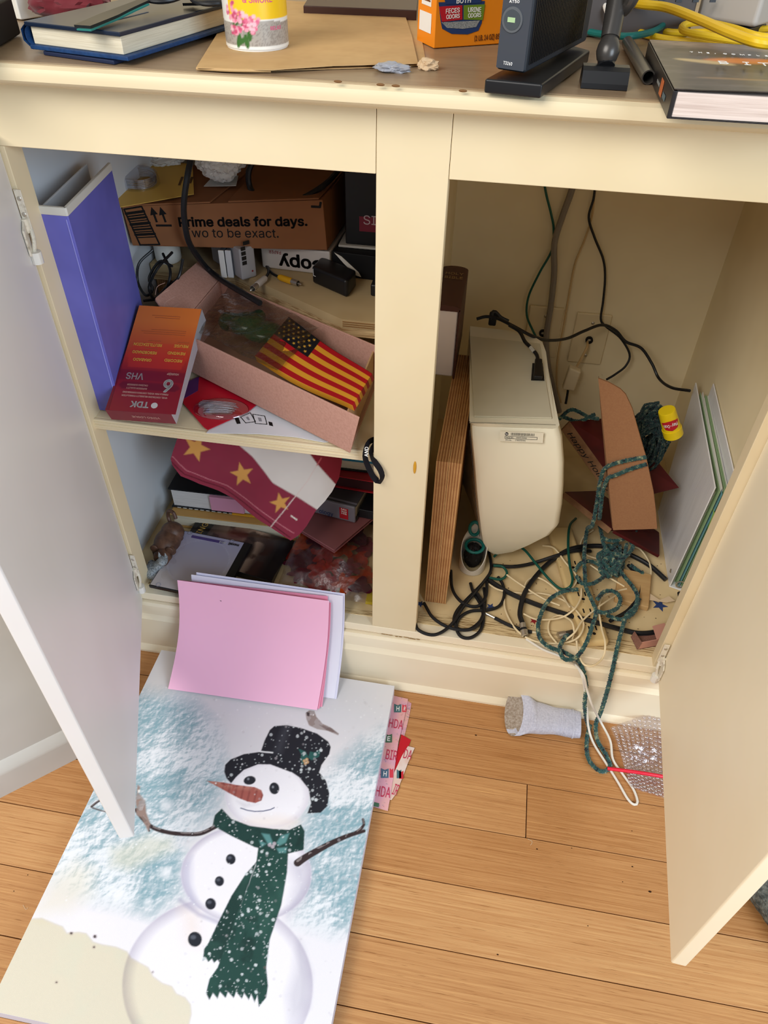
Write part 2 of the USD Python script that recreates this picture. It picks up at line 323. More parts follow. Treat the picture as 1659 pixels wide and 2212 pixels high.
K = len(zt); V = np.vstack([[(-1.75, y, z) for y, z in zip(yt, zt)], [(1.75, y, z) for y, z in zip(yt, zt)]])
F = [[i, K + i, K + (i + 1) % K, (i + 1) % K] for i in range(K)]
cab.add('plinth', tm(V, F), PAINT_P, smooth=20)
cab.add('stained_seam', rbox((-1.75, 0.001, 0.1255), (1.75, 0.012, 0.1305), 0), mat('seam_dirt', (150, 116, 70), 0.8, 0.1), smooth=False)  # brown stained strip set into the seam below the bottom rail
cab.add('bottom_panel', rbox((-0.465, 0.02, 0.125), (0.56, YB, ZB), 0.0005), PANEL)
cab.add('panel_edge', rbox((XS1, 0.019, ZB - 0.012), (0.56, 0.046, ZB + 0.0006), 0.0005), WORN)
cab.add('panel_edge', rbox((-0.465, 0.019, ZB - 0.012), (XS0, 0.03, ZB + 0.0006), 0.0005), WORN)
cab.add('left_side', rbox((-0.476, 0.02, 0.125), (-0.459, YB, 0.958), 0), mat('inside_paint_cool_light', (217, 220, 223), 0.5, 0.3), smooth=False)  # bluish daylight is put into the paint colour of this side
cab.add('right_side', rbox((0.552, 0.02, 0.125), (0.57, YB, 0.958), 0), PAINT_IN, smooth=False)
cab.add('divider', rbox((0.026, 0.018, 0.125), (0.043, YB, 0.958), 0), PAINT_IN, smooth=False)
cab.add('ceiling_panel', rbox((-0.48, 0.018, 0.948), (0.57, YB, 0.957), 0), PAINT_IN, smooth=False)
ZS = 0.518
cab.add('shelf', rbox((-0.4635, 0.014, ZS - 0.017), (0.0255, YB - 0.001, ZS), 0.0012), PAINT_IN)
cab.add('shelf_edge', rbox((-0.4635, 0.008, ZS - 0.0175), (0.0255, 0.0145, ZS + 0.0003), 0.002), PAINT)
for z0 in (ZS - 0.0115, ZS - 0.006): cab.add('edge_bead', rbox((-0.4635, 0.0068, z0), (0.0255, 0.009, z0 + 0.003), 0.0008), PAINT)
cab.add('paint_drip', moved(trimesh.creation.icosphere(subdivisions=2), np.diag([0.0022, 0.0012, 0.011]) @ rot_axis((0, 1, 0), -0.1), at(896, 1010, y=-0.0008)), mat('yellow_drip', (206, 150, 40), 0.3), label='yellow drip stain on the stile')
for i in range(9):   # rubbed dirt line along the seam under the stile
    x = 0.02 + 0.008 * i + RNG.uniform(-0.003, 0.003); cab.add('dirt_mark', moved(trimesh.creation.icosphere(subdivisions=1), np.diag([RNG.uniform(0.002, 0.005), 0.0006, 0.0007]), A(x, -0.0015, ZB - 0.018 + RNG.uniform(-0.0015, 0.001))), mat('seam_dirt', (150, 116, 70)))
def hinge(side, door, p, d, n, z, broken=True):
    """A surface hinge: a screwed leaf on the stile, a knuckle and a loose white cap on the door."""
    leafm = slab([p + A(0.002 * side, -0.001, z), p + A(0.011 * side, -0.001, z), p + A(0.011 * side, -0.001, z + 0.045), p + A(0.002 * side, -0.001, z + 0.045)], (0, -0.0018, 0), 0.0007)
    h = cab.add('hinge', join(leafm, tube([p + n * 0.004 + A(0, -0.004, z - 0.004), p + n * 0.004 + A(0, -0.004, z + 0.012)], 0.0042, 10),
        slab([p + d * 0.006 + n * 0.0006 + A(0, 0, z - 0.03), p + d * 0.022 + n * 0.0006 + A(0, 0, z - 0.026), p + d * 0.022 + n * 0.0006 + A(0, 0, z + 0.004), p + d * 0.006 + n * 0.0006 + A(0, 0, z + 0.012)], n * 0.003, 0.0012),
        tube([p + d * 0.012 + n * 0.005 + A(0, 0, z - 0.026), p + d * 0.008 + n * 0.008 + A(0, 0, z - 0.01), p + n * 0.006 + A(0, 0, z + 0.004)], 0.0025, 8)), mat('painted_hinge_steel', (228, 220, 202), 0.35, 0.5, metal=0.15, rgb2=(178, 166, 144), scale=160, lo=.5, hi=.75), under=door, label='paint-smeared steel hinge')
    cab.add('hinge_cap', tube([p + d * 0.012 + n * 0.006 + A(0, 0, z - 0.038), p + d * 0.012 + n * 0.006 + A(0, 0, z - 0.024)], 0.0068, 12), WHITE_PL, under=door, label='white plastic hinge cap')
    for zz in (z + 0.017, z + 0.035): cab.add('screw', moved(trimesh.creation.icosphere(subdivisions=1), np.diag([0.0028, 0.0012, 0.0028]), p + A(0.0065 * side, -0.0028, zz)), STEEL, under=door)
def door(p, q, thick, m, z0, z1, side):
    """A plain slab door from hinge line p to free edge q (points at z 0), thick along the outward vector."""
    c = [p, q, q + thick, p + thick]; c = [A(v[0], v[1], 0) for v in c]
    i = cab.add('door', rhex([v + A(0, 0, z0) for v in c] + [v + A(0, 0, z1) for v in c], 0.0022), m, label='left door opened towards the middle' if side > 0 else 'right door opened straight out')
    d = unit(q - p); n = -unit(thick)
    for z in ((0.80, 0.20) if side > 0 else (0.80, 0.165)): hinge(side, i, p, d, n, z)
    return i
door(A(-0.4205, -0.001, 0), A(-0.2585, -0.4065, 0), A(-0.0193, -0.0062, 0) * 1.0, PAINT_DOOR_L, 0.128, 0.904, 1)
door(A(0.4845, -0.001, 0), A(0.4555, -0.4380, 0), A(0.0185, -0.0012, 0), PAINT_DOOR_R, 0.130, 0.904, -1)
cab.done((0, 0.3, 0))

ct = Thing('countertop', 'worn tan laminate countertop along the top of the cabinet', 'countertop')
ct.add('top', rbox((-1.75, -0.02, 0.958), (1.75, YB - 0.001, ZC), 0.001), COUNTER)
ct.add('front_edge', rbox((-1.75, -0.0262, ZC - 0.004), (1.75, -0.0202, ZC - 0.0002), 0.0006), mat('edge_band', (178, 154, 120), 0.4, 0.4))
zt = [0.9545, 0.9547, 0.9562, 0.9592, 0.9635, 0.9695, 0.9742, 0.9768, 0.9755]; yt = [-0.0004, -0.008, -0.020, -0.0295, -0.0335, -0.0338, -0.0315, -0.0265, -0.0202]
K = len(zt); V = np.vstack([[(-1.75, y, z) for y, z in zip(yt, zt)], [(1.75, y, z) for y, z in zip(yt, zt)]])
F = [[i, (i + 1) % K, K + (i + 1) % K, K + i] for i in range(K)]
ct.add('counter_moulding', tm(V, [f[::-1] for f in F]), PAINT, smooth=35, label='cream painted moulding under the front edge')
for px in (822, 855, 1000, 730): 
    c = at(px, 183 + (px - 822) * 0.075, y=-0.033); ct.add('chip', moved(trimesh.creation.icosphere(subdivisions=1), np.diag([0.004, 0.0012, 0.0012]), c), mat('bare_wood', (120, 84, 50), 0.7, 0.2))
ct.done()

# light switch style plates on the back wall inside the right compartment
PLATE = mat('ivory_plate', (226, 208, 168), 0.35, 0.4)
def plate(px, py, lab, w=0.07, h=0.114):
    a = at(px, py, y=YB); t = Thing('wall_plate', lab, 'wall plate')
    t.add('cover', rbox((a[0], YB - 0.006, a[2] - h), (a[0] + w, YB - 0.0002, a[2]), 0.003), PLATE)
    for dz in (0.02, h - 0.02): t.add('screw', moved(trimesh.creation.icosphere(subdivisions=1), np.diag([0.0035, 0.0015, 0.0035]), A(a[0] + w / 2, YB - 0.0065, a[2] - dz)), STEEL)
    t.add('jack', moved(trimesh.creation.annulus(0.004, 0.0075, 0.006), rot_axis((1, 0, 0), math.pi / 2), A(a[0] + w / 2, YB - 0.008, a[2] - h / 2)), BLACK_MATT)
    t.done(); return a
PL1 = plate(1247, 672, 'ivory wall plate with the white adapter plugged in, right of the other plate')
PL2 = plate(1145, 657, 'ivory wall plate half hidden behind the grey conduit cable')

# ------------------------------------------------------------------ more helpers: shapes given by their outline on a known plane
from scipy.spatial import Delaunay
def vz(px, py, P): return at(px, py, y=P[1])[2]
def plane_fr(o, n, up=(0, 1, 0)):
    n = unit(n); v = np.asarray(up, float); v = v - n * np.dot(v, n)
    v = unit(v); u = np.cross(v, n); f = Fr(o, u, v); return f
def outline(fr, pts): return Polygon([fr.local(on_plane(*p, fr.o, fr.n)) for p in pts])
def cut(fr, pts, t, h=0.0):
    """A flat piece with this outline (seen in the photograph) on the frame's plane, t thick."""
    return fr.put(ink(outline(fr, pts).buffer(0), t), 0, 0, h)
def floorfr(z): return Fr((0, 0, z), (1, 0, 0), (0, 1, 0))
def frontfr(y): return Fr((0, y, 0), (1, 0, 0), (0, 0, 1))
def tri_poly(poly, step, extra=None):
    """Triangulates a polygon finely: 2-D vertices and faces."""
    L = poly.exterior.length; bd = np.array([poly.exterior.interpolate(d).coords[0] for d in np.arange(0, L, step)])
    bd = np.vstack([bd, np.array(poly.exterior.coords)[:-1]])
    x0, y0, x1, y1 = poly.bounds; X, Y = np.meshgrid(np.arange(x0, x1, step), np.arange(y0, y1, step)); g = np.stack([X.ravel(), Y.ravel()], 1)
    inner = poly.buffer(-step * 0.5); g = g[shapely.contains_xy(inner, g[:, 0], g[:, 1])] if not inner.is_empty else g[:0]
    P = np.vstack([bd, g]); P = np.unique(np.round(P, 7), axis=0)
    T = Delaunay(P).simplices; c = P[T].mean(1); T = T[shapely.contains_xy(poly.buffer(1e-7), c[:, 0], c[:, 1])]
    a, b, d = P[T[:, 0]], P[T[:, 1]], P[T[:, 2]]; cr = (b[:, 0] - a[:, 0]) * (d[:, 1] - a[:, 1]) - (b[:, 1] - a[:, 1]) * (d[:, 0] - a[:, 0])
    T = T[np.abs(cr) > 1e-12]; cr = cr[np.abs(cr) > 1e-12]; T[cr < 0] = T[cr < 0][:, ::-1]
    return P, T
def paint(p, base): return np.tile(lin(base), (len(p), 1)).astype(float)
def blend(c, w, rgb): w = np.clip(np.asarray(w, float), 0, 1)[:, None]; c[:] = c * (1 - w) + lin(rgb) * w
def inside(p, poly, soft=0.0):
    poly = poly if hasattr(poly, 'exterior') or hasattr(poly, 'geoms') else Polygon(poly).buffer(0)
    s = shapely.contains_xy(poly, p[:, 0], p[:, 1]).astype(float)
    if soft > 0:
        x0, y0, x1, y1 = poly.bounds; near = (p[:, 0] > x0 - soft) & (p[:, 0] < x1 + soft) & (p[:, 1] > y0 - soft) & (p[:, 1] < y1 + soft)
        d = shapely.distance(shapely.points(p[near]), poly.boundary); sg = np.where(s[near] > 0, 1, -1); s[near] = np.clip(0.5 + 0.5 * sg * d / soft, 0, 1)
    return s
def ell(cx, cy, a, b=None, rot=0.0): return affinity.rotate(affinity.scale(Point(cx, cy).buffer(1.0, 24), a, b or a), rot, origin=(cx, cy))
def nz(p, s, seed=0, oct=4): 
    q = np.zeros((len(p), 3)); q[:, :2] = p * s; q[:, 2] = seed * 7.3; return meshkit.fbm(q, oct, seed)
def wrap(m, c, r, s0, z0, ang0):
    """Bends flat lettering round a standing cylinder."""
    m = m.copy(); p = m.vertices; a = ang0 + (p[:, 0] + s0) / r; R = r + 0.0002 + p[:, 2]
    m.vertices = np.stack([c[0] + R * np.cos(a), c[1] + R * np.sin(a), z0 + p[:, 1]], 1); return m
def crumple(c, rad, seed, sub=3, amp=0.45):
    m = trimesh.creation.icosphere(subdivisions=sub); v = m.vertices; n = meshkit.fbm(v * 2.2 + 5, 4, seed)[:, None]; n2 = np.abs(meshkit.fbm(v * 5 + 9, 3, seed + 5)[:, None] - 0.5)
    m.vertices = v * (1 - amp + 2 * amp * n - 0.5 * n2) * np.asarray(rad) + np.asarray(c); return m

# ================================================================== ON THE COUNTERTOP
BLUE = mat('blue_book_cloth', (30, 66, 112), 0.5, 0.3, rgb2=(24, 54, 96), scale=200)
NAVY = mat('navy_jacket', (22, 34, 54), 0.32, 0.45)
PAGES = mat('page_edges', (226, 216, 192), 0.75, 0.15, rgb2=(206, 194, 168), scale=20, stretch=(1, 1, 60))
# thin dark notebook under the book
nb0, nb1 = at(92, 110, z=ZC + .004), at(245, 131, z=ZC + .004); d1 = unit(nb1 - nb0); d2 = A(-d1[1], d1[0], 0)
single('notebook', rhex([nb0 + A(0, 0, -.0038), nb1 + A(0, 0, -.0038), nb1 + d2 * .2 + A(0, 0, -.0038), nb0 + d2 * .2 + A(0, 0, -.0038), nb0, nb1, nb1 + d2 * .2, nb0 + d2 * .2], .001), mat('dark_blue_card', (28, 38, 66), 0.5), 'thin dark blue notebook under the thick blue book on the countertop', 'notebook')
zb = ZC + 0.0045
p0, p1 = at(66, 106, z=zb), at(277, 133, z=zb); d1 = unit(p1 - p0); d2 = unit(at(480, 80, z=zb) - p1); d2 = A(-d1[1], d1[0], 0) * .9 + d2 * .1; d2 = unit(d2)
bw, bl = np.linalg.norm(p1 - p0), 0.24; bz = at(266, 68, y=(p1 - d1 * .004 + d2 * .004)[1])[2] - zb
def bx(o, u0, u1, v0, v1, z0, z1, r=.001):
    q = [o + d1 * u + d2 * v for u, v in ((u0, v0), (u1, v0), (u1, v1), (u0, v1))]; return rhex([a + A(0, 0, z0) for a in q] + [a + A(0, 0, z1) for a in q], r)
bk = Thing('hardcover_book', 'thick blue hardcover book with white page edges lying on the countertop', 'book')
bk.add('back_cover', bx(p0, 0, bw, 0, bl, 0, .004, .001), BLUE); k = bk.add('front_cover', bx(p0, 0, bw - .004, 0, bl, bz - .004, bz, .001), NAVY, label='dark navy front cover')
sp = [p0 + d2 * 0 + A(0, 0, 0)]; prof = [(0.004, 0), (-.002, .004), (-.006, bz * .3), (-.006, bz * .7), (-.002, bz - .004), (.004, bz), (.004, bz - .003), (0.0, bz - .006), (-.002, bz * .6), (-.002, bz * .4), (0, .006), (.004, .003)]
K = len(prof); V = np.vstack([[p0 + d2 * v + d1 * a + A(0, 0, z) for a, z in prof] for v in (0, bl)]); F = [[i, K + i, K + (i + 1) % K, (i + 1) % K] for i in range(K)]
bk.add('spine', tm(V, F), BLUE, smooth=50)
bk.add('pages', bx(p0, .003, bw - .007, .004, bl - .004, .004, bz - .004, .0012), PAGES)
f = Fr(p0 + A(0, 0, bz), d2, -d1)
lines = [rect(.05, -.05 - .012 * i, .05 + (.046, .038, .05)[i], -.0525 - .012 * i) for i in range(3)]
bk.add('cover_line', join([f.put(ink(l), 0, 0, .0001) for l in lines]), mat('faded_ink', (74, 86, 106), 0.6), under=k)
bk.done(); zt_ = zb + bz
# sunglasses resting on the book
sg = Thing('sunglasses', 'black sunglasses with teal-lined arm lying on the blue book', 'sunglasses')
TEAL = mat('teal_plastic', (40, 120, 112), 0.4)
A0, A1, A2 = at(178, 58, z=zt_ + .004), at(245, 30, z=zt_ + .006), at(312, 2, z=zt_ + .012)
def ribbon(pts, w, t, up): 
    P = spline(pts, .004); T = np.gradient(P, axis=0); T /= np.linalg.norm(T, axis=1, keepdims=True); up = np.asarray(up, float); S = np.cross(T, up); S /= np.linalg.norm(S, axis=1, keepdims=True); N = np.cross(S, T)
    w = np.broadcast_to(np.asarray(w, float), (len(P),))[:, None] if np.ndim(w) == 0 else np.interp(np.linspace(0, 1, len(P)), np.linspace(0, 1, len(w)), w)[:, None]
    V = np.stack([P - S * w / 2 - N * t / 2, P + S * w / 2 - N * t / 2, P + S * w / 2 + N * t / 2, P - S * w / 2 + N * t / 2], 1).reshape(-1, 3)
    i = np.arange(len(P) - 1)[:, None]; j = np.arange(4)[None]; F = np.stack(np.broadcast_arrays(i * 4 + j, i * 4 + (j + 1) % 4, (i + 1) * 4 + (j + 1) % 4, (i + 1) * 4 + j), -1).reshape(-1, 4)
    n = len(P) * 4; F = np.vstack([F, [[3, 2, 1, 0]], [[n - 4, n - 3, n - 2, n - 1]]]); return tm(V, F)
sg.add('arm', ribbon([A0, A1, A2], [.017, .02, .013], .0025, (0, 0, 1)), BLACK); sg.add('arm_lining', ribbon([A0 + A(.003, -.004, -.0018), A1 + A(.003, -.005, -.0018), A2 + A(.002, -.004, -.0018)], [.015, .017, .012], .0012, (0, 0, 1)), TEAL, label='teal lining of the arm')
c = at(345, -6, z=zt_ + .014)
for dx in (0, .055): 
    lens = lathe([(0, .003), (.014, .0025), (.021, .0), (.023, -.002), (.021, -.003), (0, -.001)], 24); sg.add('lens', moved(lens, rot_axis((1, 0, 0), .2), c + A(dx, .012, .002)), mat('dark_lens', (14, 16, 24), 0.08, 0.6))
    sg.add('rim', tube([c + A(dx + .024 * math.cos(a), .012 + .024 * math.sin(a), .002 + .004 * math.sin(a)) for a in np.linspace(0, 2 * math.pi, 17)[:-1]], .0022, 8, closed=True), BLACK)
sg.add('arm', ribbon([c + A(.08, .01, .002), c + A(.1, -.0, .0), at(405, 8, z=zt_ + .003)], [.01, .012, .014], .0025, (0, 0, 1)), BLACK)
sg.done()
# bottle
bc = at(558, 108, z=ZC); dep = np.dot(bc - CAM, ROT[2]); br = 66.0 * dep / FPX
ang0 = math.atan2(CAM[1] - bc[1], CAM[0] - bc[0])
na, nzb = 110, 100; aa = np.linspace(-2.0, 2.0, na); zz = np.linspace(.006, .12, nzb)
S_, Z_ = np.meshgrid(aa * br, zz, indexing='ij'); p = np.stack([S_.ravel(), Z_.ravel()], 1)
G = np.stack([bc[0] + (br + .0003) * np.cos(ang0 + S_ / br), bc[1] + (br + .0003) * np.sin(ang0 + S_ / br), ZC + Z_], -1)
col = paint(p, (236, 234, 226)); e = .05 + .006 * (p[:, 0] / br)
gy = nz(p, 900, 3, 2); blend(col, (p[:, 1] < .0295 + .0016 * np.sin(p[:, 0] * 90 + 1)) * (p[:, 1] > .0085), (172, 164, 154)); blend(col, ((p[:, 1] < .029) & (p[:, 1] > .009) & (gy > .58)) * .5, (130, 122, 114))
yel = (p[:, 1] > .0315) & (p[:, 0] > -.030) & (p[:, 1] < .09); blend(col, yel * 1.0, (246, 200, 36)); blend(col, np.clip((p[:, 1] - .058) / .02, 0, 1) * yel * .75, (250, 236, 190))
rr = np.random.default_rng(5)
for _ in range(9): blend(col, inside(p, ell(rr.uniform(-.026, -.004), rr.uniform(.012, .032), .0026, .0065, rr.uniform(-70, 70)), .0006), (58, 104, 46))
for cx, cy, n, R in ((-.016, .030, 40, .009), (-.026, .038, 20, .008), (-.004, .028, 34, .008), (-.024, .022, 12, .005)):
    for _ in range(n):
        a, q = rr.uniform(0, 6.28), R * math.sqrt(rr.uniform(0, 1)); blend(col, inside(p, ell(cx + q * math.cos(a), cy + q * math.sin(a), .0021, .0017), .0005), [(222, 110, 140), (238, 160, 178), (200, 80, 116), (244, 190, 200)][int(rr.integers(4))])
bt = Thing('bottle', 'white bottle with yellow and grey flower label standing on the countertop', 'bottle')
bt.add('body', lathe([(0, .0), (br - .004, .0), (br - .001, .003), (br, .008), (br, .175), (br - .004, .182), (.012, .2), (.012, .215), (0, .215)], 48, bc), mat('bottle_white', (236, 233, 226), 0.3, 0.5))
bt.add('label', grid_mesh(G), vmat('bottle_print', 0.28, 0.5), color=col, label='flower print label')
for t_, s_, z_, h_ in (('& SMOKE', -.012, .0462, .0050), ('RELAX', .014, .0225, .0032)):
    m = letters(t_, h_, None, True); bt.add('lettering', wrap(m, bc, br, s_, ZC + z_, ang0), mat('pink_ink', (214, 96, 130), 0.5))
bt.add('cap', lathe([(0, .2), (.016, .2), (.0165, .225), (.015, .23), (0, .23)], 32, bc), WHITE_PL); bt.done()
# manila folders and bits by them
MAN = mat('manila_card', (198, 162, 112), 0.62, 0.2, rgb2=(190, 153, 104), scale=30)
fo = Thing('manila_folder', 'tan manila folder lying open-edged under the bottle', 'folder')
def leaf(z, pts, t=.0007): return cut(floorfr(z), pts, t)
fo.add('back_leaf', leaf(ZC + .0006, [(427, 149), (585, 154), (830, 146), (921, 142), (912, 90), (897, 31), (880, 31), (878, 12), (640, 4), (520, -8)]), MAN)
fo.add('front_leaf', leaf(ZC + .0034, [(424, 147), (585, 152), (720, 143), (903, 138), (890, 80), (871, 22), (640, 10), (520, -8)]), MAN)
fo.add('fold', tube([at(425, 148, z=ZC + .002), at(505, 152, z=ZC + .0026), at(585, 153, z=ZC + .002)], .0018, 8, ry=.0015), MAN); fo.done()
single('plastic_scrap', crumple(at(846, 146, z=ZC + .004), (.017, .008, .005), 3), mat('grey_film', (150, 150, 156), 0.25, 0.5), 'crinkled grey plastic scrap beside the folder edge', 'scrap')
single('tissue_scrap', crumple(at(925, 140, z=ZC + .004), (.010, .008, .006), 8), mat('beige_tissue', (205, 176, 140), 0.9, 0.1), 'small beige tissue scrap at the folder corner', 'scrap')
a, b, c, d = [at(*q, z=ZC + .012) for q in ((655, 12), (900, 22), (905, -30), (690, -45))]
single('brown_notebook', slab([a, b, c, d], (0, 0, -.0115), .001), mat('brown_leatherette', (62, 36, 28), 0.45), 'dark brown notebook lying behind the manila folder', 'notebook')
# orange carton
o1, o0, o2 = at(937, 105, z=ZC + .0005), at(905, 80, z=ZC + .0005), at(1078, 95, z=ZC + .0005)
du = unit(o2 - o1); dv = A(-du[1], du[0], 0); ow, od = .125, .045
ob = Thing('carton', 'orange carton of odour powder standing behind the modem', 'carton')
ORNG = mat('orange_card', (240, 140, 24), 0.42, 0.35)
q = [o1, o1 + du * ow, o1 + du * ow + dv * od, o1 + dv * od]
ob.add('box', rhex(q + [v + A(0, 0, .19) for v in q], .001), ORNG)
f = Fr(o1, du, A(0, 0, 1)); L = lambda px, py: f.local(on_plane(px, py, f.o, f.n))
def onf(T, f, pts, m, h=.0002, name='print', d=.00025): T.add(name, f.put(ink(Polygon([f.local(on_plane(*p, f.o, f.n)) for p in pts]).buffer(0), d), 0, 0, h), m)
def textpx(T, f, t, a, b, h_px, m, bold=True, h=.0005, name='lettering', italic=0, center=False):
    """Lettering whose baseline runs between two points of the photograph on the frame's plane."""
    A_, B_ = np.array(f.local(on_plane(*a, f.o, f.n))), np.array(f.local(on_plane(*b, f.o, f.n))); wd = np.linalg.norm(B_ - A_)
    up = np.array(f.local(on_plane(a[0] + h_px[0], a[1] + h_px[1], f.o, f.n))) - A_; hh = np.linalg.norm(up)
    T.add(name, f.put(letters(t, hh, wd, bold, italic=italic), A_[0], A_[1], h, math.atan2(B_[1] - A_[1], B_[0] - A_[0])), m)
NAVYI = mat('navy_ink', (40, 62, 110), 0.5); REDI = mat('red_ink', (190, 30, 44), 0.5); GRNI = mat('green_ink', (110, 140, 40), 0.5); GREYI = mat('grey_granule', (170, 172, 170), 0.7, rgb2=(110, 116, 120), scale=900)
onf(ob, f, [(947, 5), (1047, 2), (1040, 50), (1033, 66), (1010, 74), (975, 73), (955, 62), (952, 48)], NAVYI, .0002)
onf(ob, f, [(953, 48), (1036, 44), (1028, 58), (1000, 62), (965, 60)], GREYI, .0005)
onf(ob, f, [(948, 14), (998, 11), (998, 42), (954, 47)], REDI, .0006); onf(ob, f, [(1001, 11), (1047, 9), (1042, 43), (1001, 42)], GRNI, .0006)
onf(ob, f, [(957, -14), (1042, -16), (1038, 6), (962, 9)], NAVYI, .0006)
textpx(ob, f, 'FECES', (962, 29), (992, 26), (0, -10), WHITE_INK, h=.001); textpx(ob, f, 'ODORS', (963, 41), (992, 38), (0, -9), WHITE_INK, h=.001)
textpx(ob, f, 'URINE', (1010, 26), (1038, 25), (0, -10), WHITE_INK, h=.001); textpx(ob, f, 'ODORS', (1010, 38), (1038, 36), (0, -9), WHITE_INK, h=.001); textpx(ob, f, 'BOTH', (985, 7), (1016, 5), (0, -11), WHITE_INK, h=.001)
textpx(ob, f, '(1 LB. 14 OZ) 850', (1024, 88), (1082, 83), (0, -11), mat('brown_ink', (110, 60, 20), 0.5))
f2 = Fr(q[3], -dv, A(0, 0, 1)); f2 = Fr(q[3] , o1 - q[3], A(0, 0, 1))
for k_, (u0, u1, z0, z1) in enumerate(((.006, .036, .012, .03), (.01, .034, .036, .075), (.006, .03, .08, .12))): ob.add('side_label', f2.put(ink(rect(u0, z0, u1, z1)), 0, 0, .0002), WHITE_INK)
for k_ in range(6): ob.add('side_line', f2.put(ink(rect(.012, .04 + .006 * k_, .032, .0415 + .006 * k_)), 0, 0, .0005), mat('brown_ink', (110, 60, 20), 0.5))
ob.done()
# modem on its stand
MOD = mat('modem_grey', (62, 66, 74), 0.45, 0.4); MODS = mat('modem_dark', (38, 42, 48), 0.5, 0.35)
s0, s1, s2, s3 = [at(*w_, z=ZC + .012) for w_ in ((1047, 170), (1172, 182), (1274, 108), (1200, 88))]
md = Thing('modem', 'black upright modem on its flat foot near the counter edge', 'modem')
md.add('foot', slab([s0, s1, s2, s3], (0, 0, -.0115), .002), BLACK)
m0, m1 = at(1070, 150, z=ZC + .016), at(1134, 160, z=ZC + .016); du = unit(m1 - m0); mb = unit(at(1273, 86, z=ZC + .018) - m1); ml = .16
q = [m0, m1, m1 + mb * ml, m0 + mb * ml]; md.add('body', rhex([v for v in q] + [v + A(0, 0, .2) for v in q], .003), MODS)
f = Fr(m0, du, A(0, 0, 1)); mw = np.linalg.norm(m1 - m0); off = -f.n * 0
md.add('front_panel', f.put(ink(rect(.0022, .003, mw - .0022, .197).buffer(.001), .002), 0, 0, -.0005), MOD)
bxy = f.local(on_plane(1109, 42, f.o, f.n)); 
md.add('button', f.put(ink(Point(bxy).buffer(.0095, 24), .001), 0, 0, .0015), mat('silver_ring', (120, 124, 128), 0.3, metal=0.6)); md.add('button_face', f.put(ink(Point(bxy).buffer(.0075, 24), .001), 0, 0, .002), mat('button_dark', (70, 76, 80), 0.3)); md.add('status_light', f.put(ink(rect(bxy[0] - .004, bxy[1] - .0018, bxy[0] + .003, bxy[1] + .0018)), 0, 0, .003), mat('pale_led', (170, 200, 150), 0.4))
textpx(md, f, 'T3260', (1089, 138), (1108, 141), (0, -7), WHITE_INK, h=.0018)
textpx(md, f, 'AT50', (1102, 5), (1124, 6), (0, -6), WHITE_INK, h=.0018)
f3 = Fr(m1, mb, A(0, 0, 1)); md.add('vent_ribs', join([f3.put(ink(rect(.006 + .004 * i, .006, .0078 + .004 * i, .19), .0012), 0, 0, -.0003) for i in range(34)]), BLACK)
md.done()
# desk stand leg with ball joint
GUN = mat('gunmetal', (70, 66, 62), 0.3, 0.5, metal=0.3)
st = Thing('desk_stand', 'dark grey desk stand with ball joint on a black foot', 'stand')
b0 = at(1304, 192, z=ZC + .0); 
prof = [(-.016, .0), (-.0155, .004), (-.011, .013), (-.006, .0155), (.006, .0155), (.011, .013), (.0155, .004), (.016, .0)]
b0 = at(1303, 192, z=ZC) + A(0, .012, 0)
st.add('foot', moved(join([ink(Polygon([(y, max(z, 0)) for y, z in prof]).buffer(.0006), .042)]), np.array([[0, 0, 1], [1, 0, 0], [0, 1, 0]]), b0 + A(-.021, 0, .0007)), BLACK)
bc2 = at(1313, 112, y=b0[1] + .006); rb = 25.0 * np.dot(bc2 - CAM, ROT[2]) / FPX
pe = at(1345, -70, y=b0[1] + .045); ax = unit(pe - bc2)
egg = lathe([(0, -1.1), (.45, -1.0), (.85, -.6), (1, 0), (.92, .5), (.72, 1.0), (.6, 1.2), (.55, 1.35)], 28); egg.vertices *= rb
Rz = trimesh.geometry.align_vectors((0, 0, 1), ax)[:3, :3]
st.add('ball_joint', moved(egg, Rz, bc2), GUN, smooth=60); st.add('neck', tube([b0 + A(0, 0, .015), bc2 - A(0, 0, rb * .6)], .008, 12), BLACK)
P = np.array([bc2 + ax * rb * 1.1, bc2 + ax * .05, pe, pe + ax * .1]); st.add('pole', sweep(spline(P, .01), circ(1, 14), scales=np.linspace(.0085, .0115, len(spline(P, .01)))), GUN)
fk = at(1348, 22, y=b0[1] + .028); st.add('branch', tube([fk, at(1362, 5, y=b0[1] + .02), at(1385, -40, y=b0[1] + .02)], .0055, 10), GUN)
st.done()
t0, t1 = at(1347, 78, z=ZC + .0065), at(1401, 167, z=ZC + .0065); dd = unit(t0 - t1)
pr = lathe([(.0050, .0), (.0062, 0), (.0062, .16), (.0050, .16), (.0050, .0)], 20); single('metal_tube', moved(pr, trimesh.geometry.align_vectors((0, 0, 1), dd)[:3, :3], t1), GUN, 'open-ended dark metal tube lying beside the paperback spine', 'tube', smooth=40)
